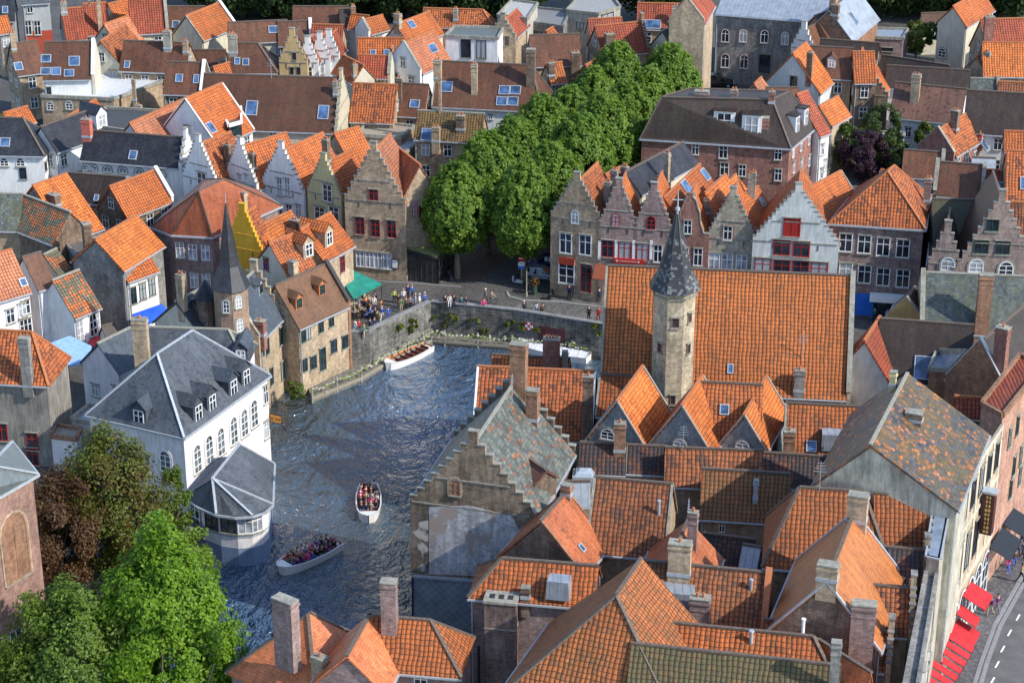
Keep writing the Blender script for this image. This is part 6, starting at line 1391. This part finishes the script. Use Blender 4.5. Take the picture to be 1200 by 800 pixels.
def crowd():
    rnd = random.Random(31); G = 'people on the square and quay'
    L = [(462, 355, 'stand', 'yellow green', 'black', 'dark', 'person in yellow green jacket at the left of quay group'), (467, 360, 'stand', 'black', 'maroon', 'black', 'person in black coat in the quay group'), (473, 356, 'stand', 'white', 'grey', 'grey', 'person in white jacket behind quay wall group'),
        (478, 350, 'stand', 'navy', 'black', 'dark', 'tall person in navy coat standing in the quay group'), (483, 350, 'walk', 'blue', 'navy', 'grey', 'person in blue coat right of the navy coat'), (470, 366, 'lean', 'green', 'beige', 'brown', 'person in green leaning on slanting quay wall'),
        (476, 364, 'lean', 'brown', 'black', 'dark', 'person in brown leaning on the quay wall'), (481, 363, 'lean', 'grey', 'black', 'brown', 'person in grey leaning on the quay wall'), (487, 362, 'stand', 'pale blue', 'grey', 'grey', 'person in pale blue near the quay corner'), (492, 361, 'stand', 'white', 'beige', 'white', 'person all in white at the quay corner'),
        (498, 360, 'lean', 'blue', 'navy', 'white', 'person in bright blue jacket at the quay corner'), (522, 363, 'sit', 'black', 'black', 'dark', 'person in black sitting on the wall, left of white top'), (527, 363, 'sit', 'white', 'white', 'brown', 'person in white sitting on the quay wall'), (532, 363, 'sit', 'black', 'navy', 'black', 'person in black sitting on wall, right of white top'),
        (541, 364, 'sit', 'teal', 'black', 'black', 'person in teal sitting on the quay wall'), (546, 364, 'sit', 'navy', 'grey', 'dark', 'person in navy sitting beside the teal top'), (567, 367, 'lean', 'pink', 'navy', 'dark', 'person in pink shirt at the quay wall'), (569, 356, 'walk', 'grey', 'beige', 'white', 'grey haired walker near the cyclist'),
        (629, 372, 'sit', 'white', 'blue', 'brown', 'person in white sitting on the quay wall beside brown top'), (636, 373, 'sit', 'brown', 'black', 'brown', 'person in brown sitting on the quay wall'), (667, 351, 'stand', 'navy', 'black', 'black', 'person in navy outside the shop window'), (671, 349, 'stand', 'grey', 'navy', 'grey', 'person in grey beside the shop window'),
        (702, 355, 'stand', 'navy', 'black', 'dark', 'person in navy at the red awning shop'), (705, 352, 'stand', 'pale blue', 'blue', 'blond', 'person in pale blue at the red awning shop'), (690, 376, 'stand', 'black', 'black', 'brown', 'slim person in black at the hall end of the quay'), (701, 377, 'walk', 'red', 'maroon', 'dark', 'person in red jacket at the hall end of the quay'),
        (619, 336, 'stand', 'black', 'grey', 'blue', 'person with blue cap beside the plane tree'), (421, 391, 'walk', 'red', 'navy', 'brown', 'person in red jacket walking below the green awning'), (416, 392, 'walk', 'white', 'pale blue', 'dark', 'person in white left of the red jacket'), (427, 397, 'stand', 'green', 'beige', 'blond', 'person in green shirt by the canal house corner'),
        (439, 388, 'lean', 'navy', 'navy', 'dark', 'person in navy bending at the low quay wall'), (445, 382, 'stand', 'brown', 'green', 'dark', 'person in brown near the terrace steps'), (448, 376, 'walk', 'blue', 'white', 'grey', 'person in blue top and white trousers by the terrace'), (455, 376, 'lean', 'blue', 'blue', 'dark', 'person in bright blue bending over the slanting wall'), (434, 391, 'sit', 'navy', 'black', 'black', 'person in navy sitting on the low wall near terrace')]
    for x, y, k, top, leg, hair, lab in L:
        p = P(x, y, 0); 
        rz = pi if k == 'lean' else rnd.uniform(-pi, pi)
        if k == 'lean' and x < 500: rz = pi+.5
        if k == 'sit': p.z = .52; rz = rnd.choice([pi, 0, .3])
        person(k, p, rz, top, leg, hair, lab, G, rnd.uniform(.98, 1.1), rnd.randrange(3))
    for x, y, k, top, leg, hair, lab in [(1160, 721, 'walk', 'purple', 'beige', 'brown', 'walker in purple coat on the pavement by red awnings'), (1168, 718, 'walk', 'purple', 'grey', 'dark', 'second walker in purple beside the first on the pavement'), (1181, 672, 'walk', 'pink', 'blue', 'dark', 'person in bright magenta jacket on the shopping street'), (1188, 665, 'walk', 'brown', 'blue', 'brown', 'person in brown jacket beside the magenta jacket'),
        (1196, 682, 'walk', 'beige', 'black', 'black', 'person in pale top and black trousers at the right edge'), (1191, 652, 'walk', 'white', 'navy', 'grey', 'person in white behind the magenta jacket'), (1198, 655, 'walk', 'navy', 'black', 'black', 'person in navy at right edge under awning'), (1197, 640, 'walk', 'blue', 'navy', 'dark', 'person in blue farthest up the shopping street')]:
        person(k, P(x, y, .12), rnd.uniform(-pi, pi), top, leg, hair, lab, 'people on the shopping street', 1.08, rnd.randrange(3))
    # terrace below the green awning
    cols = list(CLO); n = 0; tb = []
    spots = [(416, 362), (424, 358), (433, 356), (440, 362), (417, 372), (426, 368), (434, 372), (441, 373)]
    chm = MB(); chm.box((0, 0, .44), .21, .21, .02); chm.box((0, -.2, .7), .2, .02, .16)
    for sx in (-1, 1):
        for sy in (-1, 1): chm.box((sx*.18, sy*.18, .22), .018, .018, .22)
    co = add('chair', chm, [plain((.05, .04, .035))]); cme = co.data; bpy.data.objects.remove(co)
    tm = MB(); tm.cyl((0, 0, .70), .38, .38, .03, 14); tm.cyl((0, 0, 0), .05, .05, .7, 8); tm.cyl((0, 0, 0), .22, .2, .03, 12); to = add('table', tm, [plain((.30, .28, .25))]); tme = to.data; bpy.data.objects.remove(to)
    for i, (x, y) in enumerate(spots):
        c = P(x, y, 0); o = link('cafe_table', tme, None, c); tag(o, 'small round cafe table on the terrace near the green awning', 'table', 'cafe tables of the terrace')
        for k in range(3):
            an = i*1.3+k*2.1; q = c+V((cos(an)*.72, sin(an)*.72, 0)); ro = atan2(c.y-q.y, c.x-q.x)-pi/2
            o = link('cafe_chair', cme, None, q, ro); tag(o, 'dark cafe chair drawn up to a small terrace table', 'chair', 'cafe chairs of the terrace')
            if rnd.random() < .85:
                top = rnd.choice(['white', 'red', 'navy', 'grey', 'black', 'beige', 'blue', 'maroon', 'teal', 'brown', 'green', 'orange']); n += 1
                tables = ['far left', 'second far', 'third far', 'far right', 'near left', 'second near', 'third near', 'near right']
                person('sit', q+Z*.02, ro, top, rnd.choice(['black', 'navy', 'grey', 'blue']), rnd.choice(['dark', 'brown', 'blond', 'grey']), 'guest in %s on chair %s of the %s terrace table' % (top, ['one', 'two', 'three'][k], tables[i]), 'guests of the cafe terrace', 1.0, rnd.randrange(3))
# ================================================================= awnings, shopfronts, street
def slab(name, label, cat, pts, mats, th=.06, posts=0, group=None, extra=None):
    ps = [P(*p) if not isinstance(p, V) else p for p in pts]; c = sum(ps, V((0, 0, 0)))/len(ps); O = V((c.x, c.y, 0)); t = thing(name, label, cat, O, 0, group)
    m = MB(); m.hexa([p-O-Z*th for p in ps], [p-O for p in ps]); add('cloth', m, [mats], t)
    if posts:
        for p in ps[:posts] if posts > 0 else ps[posts:]: 
            m = MB(); m.cyl((p.x-O.x, p.y-O.y, 0), .05, .05, p.z-.02, 6); add('post', m, [DKM], t)
    v = MB(); n = len(ps)
    for i in range(n): v.bar(ps[i]-O-Z*.12, ps[(i+1) % n]-O-Z*.12, .04, .2)
    add('valance', v, [mats], t); return t
def streetfront():
    GRN = plain((.015, .20, .155), .7, var=.25, scale=1.2)
    slab('green_awning', 'green fabric awning over the cafe terrace beside the canal house', 'awning', [(414, 349, 2.9), (447, 332, 2.9), (415, 317, 4.0), (400, 327, 4.0)], GRN, posts=2)
    slab('blue_awning', 'vivid blue awning below the white house with three windows', 'awning', [(173, 379, 2.7), (198, 364, 2.7), (189, 356, 3.5), (155, 368, 3.5)], plain((.012, .09, .62), .7, var=.2, scale=1.), posts=2)
    slab('pale_blue_awning', 'pale blue awning between the white terrace and hotel annex', 'awning', [(80, 428, 2.8), (103, 423, 2.8), (107, 405, 3.2), (82, 393, 3.6), (58, 402, 3.6)], plain((.27, .45, .72), .6), posts=2)
    for x, y, lab in ((119, 398, 'red parasol left of the small brown kiosk roof'), (130, 392, 'red parasol right of the small brown kiosk roof')):
        p = P(x, y, 2.3); t = thing('parasol', lab, 'parasol', (p.x, p.y, 0), 0, 'red parasols'); m = MB(); m.cyl((0, 0, 2.1), 1.5, .05, .6, 8); add('canopy', m, [plain((.5, .02, .04))], t); m = MB(); m.cyl((0, 0, 0), .03, .03, 2.4, 6); add('pole', m, [WHT], t)
    r = polyb('dark glazed terrace pavilion with mossy flat roof under the trees', [(474, 292, 3.9), (513, 304, 3.1), (532, 281, 3.1), (502, 271, 3.9)], [], [], 0, plain((.26, .28, .10), .9, var=.5, scale=2), glassm((.02, .025, .025), .1), name='terrace_pavilion', cat='pavilion', parapet=DKM, ph=.15, group=None)
    O = r.location; m = MB(); a, b, c = P(474, 292, 3.9), P(513, 304, 3.1), P(532, 281, 3.1)
    for s, e, n in ((a, b, 6), (b, c, 4)):
        for k in range(n+1): q = s.lerp(e, k/n); m.bar(V((q.x, q.y, 0))-O, V((q.x, q.y, 3.3))-O, .1)
        m.bar(V((s.x, s.y, 1.1))-O, V((e.x, e.y, 1.1))-O, .08); m.bar(V((s.x, s.y, 2.4))-O, V((e.x, e.y, 2.4))-O, .08)
    add('frame', m, [DKM], r)
    # menu board on grey brick gable
    def onfront(root, mats, px, w, h, name, dist=.1, lab=None, n=V((0, -1, 0)), yref=None, parent=None):
        pass
    def frontplane(B1, B2): 
        a, b = P(*B1, 0), P(*B2, 0); d = (b-a).normalized(); return a, d, V((d.y, -d.x, 0))
    a, d, n = frontplane((412, 322), (476, 328)); n = -n if n.y > 0 else n
    h = hitplane(463, 309, a+n*.5, n); t = thing('menu_board', 'framed menu board on the grey brick gable by the terrace', 'board', h); m = MB(); m.box((0, 0, 0), .42, .05, .62, d, n); add('frame', m, [DKM], t); m = MB(); m.box(n*.06, .32, .01, .5, d, n); add('paper', m, [WHT], t)
    a, d, n = frontplane((648, 344), (703, 352)); n = -n if n.y > 0 else n
    h = hitplane(664, 306, a+n*.55, n); t = thing('shop_fascia', 'plain red fascia above the shop window of brown gable house', 'sign', h); m = MB(); m.box((0, 0, 0), .95, .08, .42, d, n); add('board', m, [plain((.36, .045, .02))], t)
    h = hitplane(705, 322, a+n*1.2, n); t = thing('shop_awning', 'rust red shop awning between brown and purple gable houses', 'awning', h); m = MB(); m.hexa([d*-1+Z*.9-n*.7, d*1+Z*.9-n*.7, d*1+n*.4-Z*.5, d*-1+n*.4-Z*.5], [d*-1+Z*.98-n*.7, d*1+Z*.98-n*.7, d*1+n*.4-Z*.42, d*-1+n*.4-Z*.42]); add('cloth', m, [plain((.30, .08, .035))], t)
    a, d, n = frontplane((703, 352), (783, 358)); n = -n if n.y > 0 else n
    h = hitplane(737, 306, a+n*.62, n); t = thing('restaurant_sign', 'long red restaurant signboard with round white discs', 'sign', h); m = MB(); m.box((0, 0, 0), 1.75, .1, .28, d, n); m.box((0, 0, -.34), 1.95, .12, .06, d, n, m=1); add('board', m, [plain((.42, .02, .02)), DKM], t)
    m = MB()
    for x in (-1.35, 1.1): m.cyl(d*x+n*.1, .14, .14, .03, 12, 0, d, Z, n)
    m.box(d*-.1+n*.11, .95, .01, .04, d, n); add('lettering', m, [plain((.6, .45, .35))], t)
    # white pilasters on red house
    t = thing('shop_pilasters', 'white pilasters between the red framed upper windows', 'facade trim', hitplane(722, 293, a+n*.45, n))
    for x in (702.5, 722, 742.5, 763): 
        h2 = hitplane(x, 293, a+n*.46, n); m = MB(); m.box(h2-t.location, .16, .05, 1.15, d, n); add('pilaster', m, [W], t)
    # corner shop of grey house
    a, b = P(973, 262, 11), P(1082, 269, 11); d = (b-a); d.z = 0; d.normalize(); n = V((d.y, -d.x, 0)); n = -n if n.y > 0 else n
    for x, y, hw, hh, mt, nm, lab in ((1013, 357, 1.0, 1.3, plain((.02, .15, .62)), 'blue_shopfront', 'bright blue shop panel at the foot of the grey corner house'), (1050, 350, 2.9, .3, WHT, 'white_shop_canopy', 'white canopy strip along the foot of the grey corner house')):
        h = hitplane(x, y, a+n*(.2 if nm == 'blue_shopfront' else .8), n); t = thing(nm, lab, 'shopfront', h); m = MB(); m.box((0, 0, 0), hw, .08 if nm == 'blue_shopfront' else .7, hh, d, n); add('panel', m, [mt], t)
    for x, y, top, lab in ((1024, 378, 'teal', 'shopper in teal seen past the dark roof'), (1039, 380, 'pale blue', 'shopper in pale blue seen past the dark roof'), (1050, 382, 'black', 'shopper in black seen past the dark roof')):
        person('stand', P(x, y, 0), .4, top, 'navy', 'dark', lab, 'people on the square and quay', 1.08)
    # shopping street
    asph = cobble((.10, .10, .10), .3, .85)
    flatsheet('street', [(1230, 600), (1202, 668), (1166, 732), (1150, 775), (1141, 805), (1132, 840), (1400, 840), (1400, 600)], .008, plain((.115, .115, .12), .85, var=.2, scale=.8))
    m = MB(); kerbs = [P(1230, 600, 0), P(1202, 668, 0), P(1166, 732, 0), P(1150, 775, 0), P(1141, 805, 0), P(1132, 840, 0)]; inn = [P(1150, 600, 0), P(1125, 668, 0), P(1090, 732, 0), P(1070, 775, 0), P(1060, 805, 0), P(1050, 840, 0)]
    for i in range(5): m.hexa([kerbs[i]-Z*.1, kerbs[i+1]-Z*.1, inn[i+1]-Z*.1, inn[i]-Z*.1], [kerbs[i]+Z*.12, kerbs[i+1]+Z*.12, inn[i+1]+Z*.12, inn[i]+Z*.12])
    tag(add('pavement', m, [cobble((.15, .145, .15), .35)]), kind='structure')
    m = MB()
    for a, b in zip(kerbs, kerbs[1:]): m.bar(a+Z*.07, b+Z*.07, .3, .16); m.bar(a+V((.5, 0, .015)), b+V((.5, 0, .015)), .35, .02)
    tag(add('kerb', m, [plain((.24, .24, .25), .8)]), kind='structure')
    m = MB()
    for x, y in ((1193, 723), (1183, 741), (1175, 760), (1168.5, 778), (1163, 797), (1203, 705)):
        p = P(x, y, .03); dd = (P(x+4, y-7, .03)-P(x-4, y+7, .03)).normalized(); m.bar(p-dd*.55, p+dd*.55, .14, .02)
    tag(add('road_markings', m, [WHT]), kind='structure')
    # facade line of the street: measured from the eave of the mottled roof house
    e0, e1 = P(1116, 580, 16.5), P(1173, 493, 16.5); d = (e1-e0); d.z = 0; d.normalize(); n = V((d.y, -d.x, 0)); n = n if n.x > 0 else -n
    base = V((e0.x, e0.y, 0)); LOG.append(('street base px', tuple(round(q) for q in proj(base)[:2]), tuple(round(q) for q in proj(V((e1.x, e1.y, 0)))[:2])))
    def fp(px, py, off=.3): return hitplane(px, py, base+n*off, n)
    # facade skin of the mottled roof house: pilasters, windows, arches
    R = thing('street_facade', 'cream and ochre street front with tall windows below the mottled roof', 'facade', base, 0); O = base
    L = (e1-e0); L.z = 0; L = L.length
    m = MB(); m.box(d*L/2+n*.1+Z*8.1, L/2, .1, 8.1, d, n); add('wall', m, [plaster((.58, .46, .33), .5)], R)
    m = MB()
    for z in (5.6, 11.4, 16.1): m.box(d*L/2+n*.24+Z*z, L/2, .06, .14, d, n)
    nb = 6
    for k in range(nb+1): m.box(d*(L*k/nb)*.985+n*.22+Z*11.0, .22, .05, 5.0, d, n)
    add('trim', m, [plaster((.66, .62, .50), .4)], R)
    for k in range(nb):
        for z, hh in ((6.9, 3.4), (12.6, 2.6)): put_window(R, O, O+d*(L*(k+.5)/nb)+n*.2+Z*z, n, 1.2, hh, 'd')
        put_window(R, O, O+d*(L*(k+.5)/nb)+n*.2+Z*.3, n, 2.2, 4.4, 'was')
    # wooden oriel with vertical gold lettering
    h = fp(1158, 600, .9); t = thing('shop_oriel', 'dark maroon box sign with vertical gold lettering on the street front', 'sign', h); m = MB(); m.box((0, 0, 0), .42, .5, 1.9, d, n); add('box', m, [plain((.06, .02, .02))], t); m = MB(); m.box(Z*2.0, .5, .6, .1, d, n); add('cap', m, [LEAD], t)
    m = MB(); rn = random.Random(4)
    for k in range(9):
        for j in range(2): m.box(-d*.44+n*(-.1+.25*j)+Z*(1.6-.4*k), .012, .05+.06*rn.random(), .12, d, n)
    add('lettering', m, [plain((.55, .38, .12))], t)
    # awnings
    red = plain((.46, .018, .025), .75, var=.25, scale=1.2)
    def awn(px, py, wd, out, lab, mat, z=None):
        b = fp(px, py, .3) if z is None else None; c = b; t = thing('shop_awning', lab, 'awning', c, 0, 'shop awnings along the street'); m = MB()
        q = [-d*wd/2, d*wd/2, d*wd/2+n*out-Z*.8, -d*wd/2+n*out-Z*.8]; m.hexa(q, [p+Z*.06 for p in q]); add('cloth', m, [mat], t); m = MB(); m.bar(q[2]-Z*.1, q[3]-Z*.1, .04, .25); add('valance', m, [mat], t)
    awn(1133, 690, 2.6, 1.9, 'upper red shop awning nearest the two purple walkers', red); awn(1124, 714, 1.6, 1.6, 'small red awning between the two larger red awnings', red); awn(1117, 735, 3.0, 1.9, 'wide red awning above the striped awnings', red)
    awn(1167, 630, 4.0, 1.8, 'black shop awning behind the magenta jacket', plain((.015, .02, .028))); awn(1182, 605, 3.4, 1.8, 'second black shop awning at the right edge', plain((.015, .02, .028)))
    bb = fp(1102, 757, .3)
    t = thing('striped_awning', 'long red awning of separate fabric strips at the bottom edge', 'awning', bb)
    for k in range(7):
        m = MB(); s = -d*(1.15*k-2); q = [s-d*.42, s+d*.42, s+d*.42+n*2.2-Z*.9, s-d*.42+n*2.2-Z*.9]; m.hexa(q, [p+Z*.05 for p in q]); add('strip', m, [red], t)
    m = MB(); m.bar(d*3, -d*6, .08); m.bar(d*3+n*2.2-Z*.95, -d*6+n*2.2-Z*.95, .06); add('frame', m, [DKM], t)
# ================================================================= light, world
def light():
    w = bpy.data.worlds.new('World'); SC.world = w; w.use_nodes = True; nt = w.node_tree; bg = nt.nodes['Background']
    sk = nt.nodes.new('ShaderNodeTexSky'); sk.sky_type = 'NISHITA'; sk.sun_disc = False
    S = V((.88, -.42, 0)).normalized(); el = radians(37)
    sk.sun_elevation = el; sk.sun_rotation = atan2(S.x, S.y); sk.air_density = 1.0; sk.dust_density = .6; sk.ozone_density = 2.4
    nt.links.new(sk.outputs[0], bg.inputs[0]); bg.inputs[1].default_value = .15
    sd = bpy.data.lights.new('sun', 'SUN'); sd.energy = 2.9; sd.angle = radians(.6); sd.color = (1, .93, .82); so = bpy.data.objects.new('sun', sd); COL.objects.link(so)
    dr = V((S.x*cos(el), S.y*cos(el), sin(el))); so.rotation_euler = dr.to_track_quat('Z', 'Y').to_euler()
    SC.view_settings.view_transform = 'Standard'; SC.view_settings.look = 'None'; SC.view_settings.gamma = 1; SC.view_settings.exposure = EXPO
    SC.render.engine = 'CYCLES'; SC.cycles.max_bounces = 6; SC.cycles.diffuse_bounces = 3; SC.cycles.glossy_bounces = 3; SC.cycles.transmission_bounces = 2; SC.cycles.use_denoising = True
EXPO = .9
def cull():
    """leave out windows that nothing near the camera could see"""
    bpy.context.view_layer.update(); dg = bpy.context.evaluated_depsgraph_get(); gone = 0
    for o, g, p in ALLWIN:
        seen = False
        x, y, dd = proj(p)
        if -60 < x < 1260 and -40 < y < 850:
            for off in (V((0, 0, 0)), V((-6, 0, 0)), V((6, 0, 0)), V((0, 0, 3))):
                s = CP+off
                for q in (p, p+Z*.7, p-Z*.6):
                    d = q-s; L = d.length; d /= L; ok, loc, nn, i, ob, mt = SC.ray_cast(dg, s, d, distance=L-.1)
                    if not ok or (loc-q).length < .5: seen = True; break
                if seen: break
        if not seen: bpy.data.objects.remove(g); bpy.data.objects.remove(o); gone += 1
    print('WINDOWS', len(ALLWIN), 'culled', gone)
import time
T0 = time.time()
for fn in (light, far_rows, mid_rows, fore_rows, clutter, hotel, mansion, oct_tower, round_turret, ground, plane_trees, garden_trees, streetfront, boats, street_things, crowd, cull):
    t1 = time.time(); fn(); LOG.append(('TIME', fn.__name__, round(time.time()-t1, 1)))
print('BUILD', round(time.time()-T0, 1), 'objects', len(bpy.data.objects))
if DEBUG:
    for l in LOG: print('LOG', l)
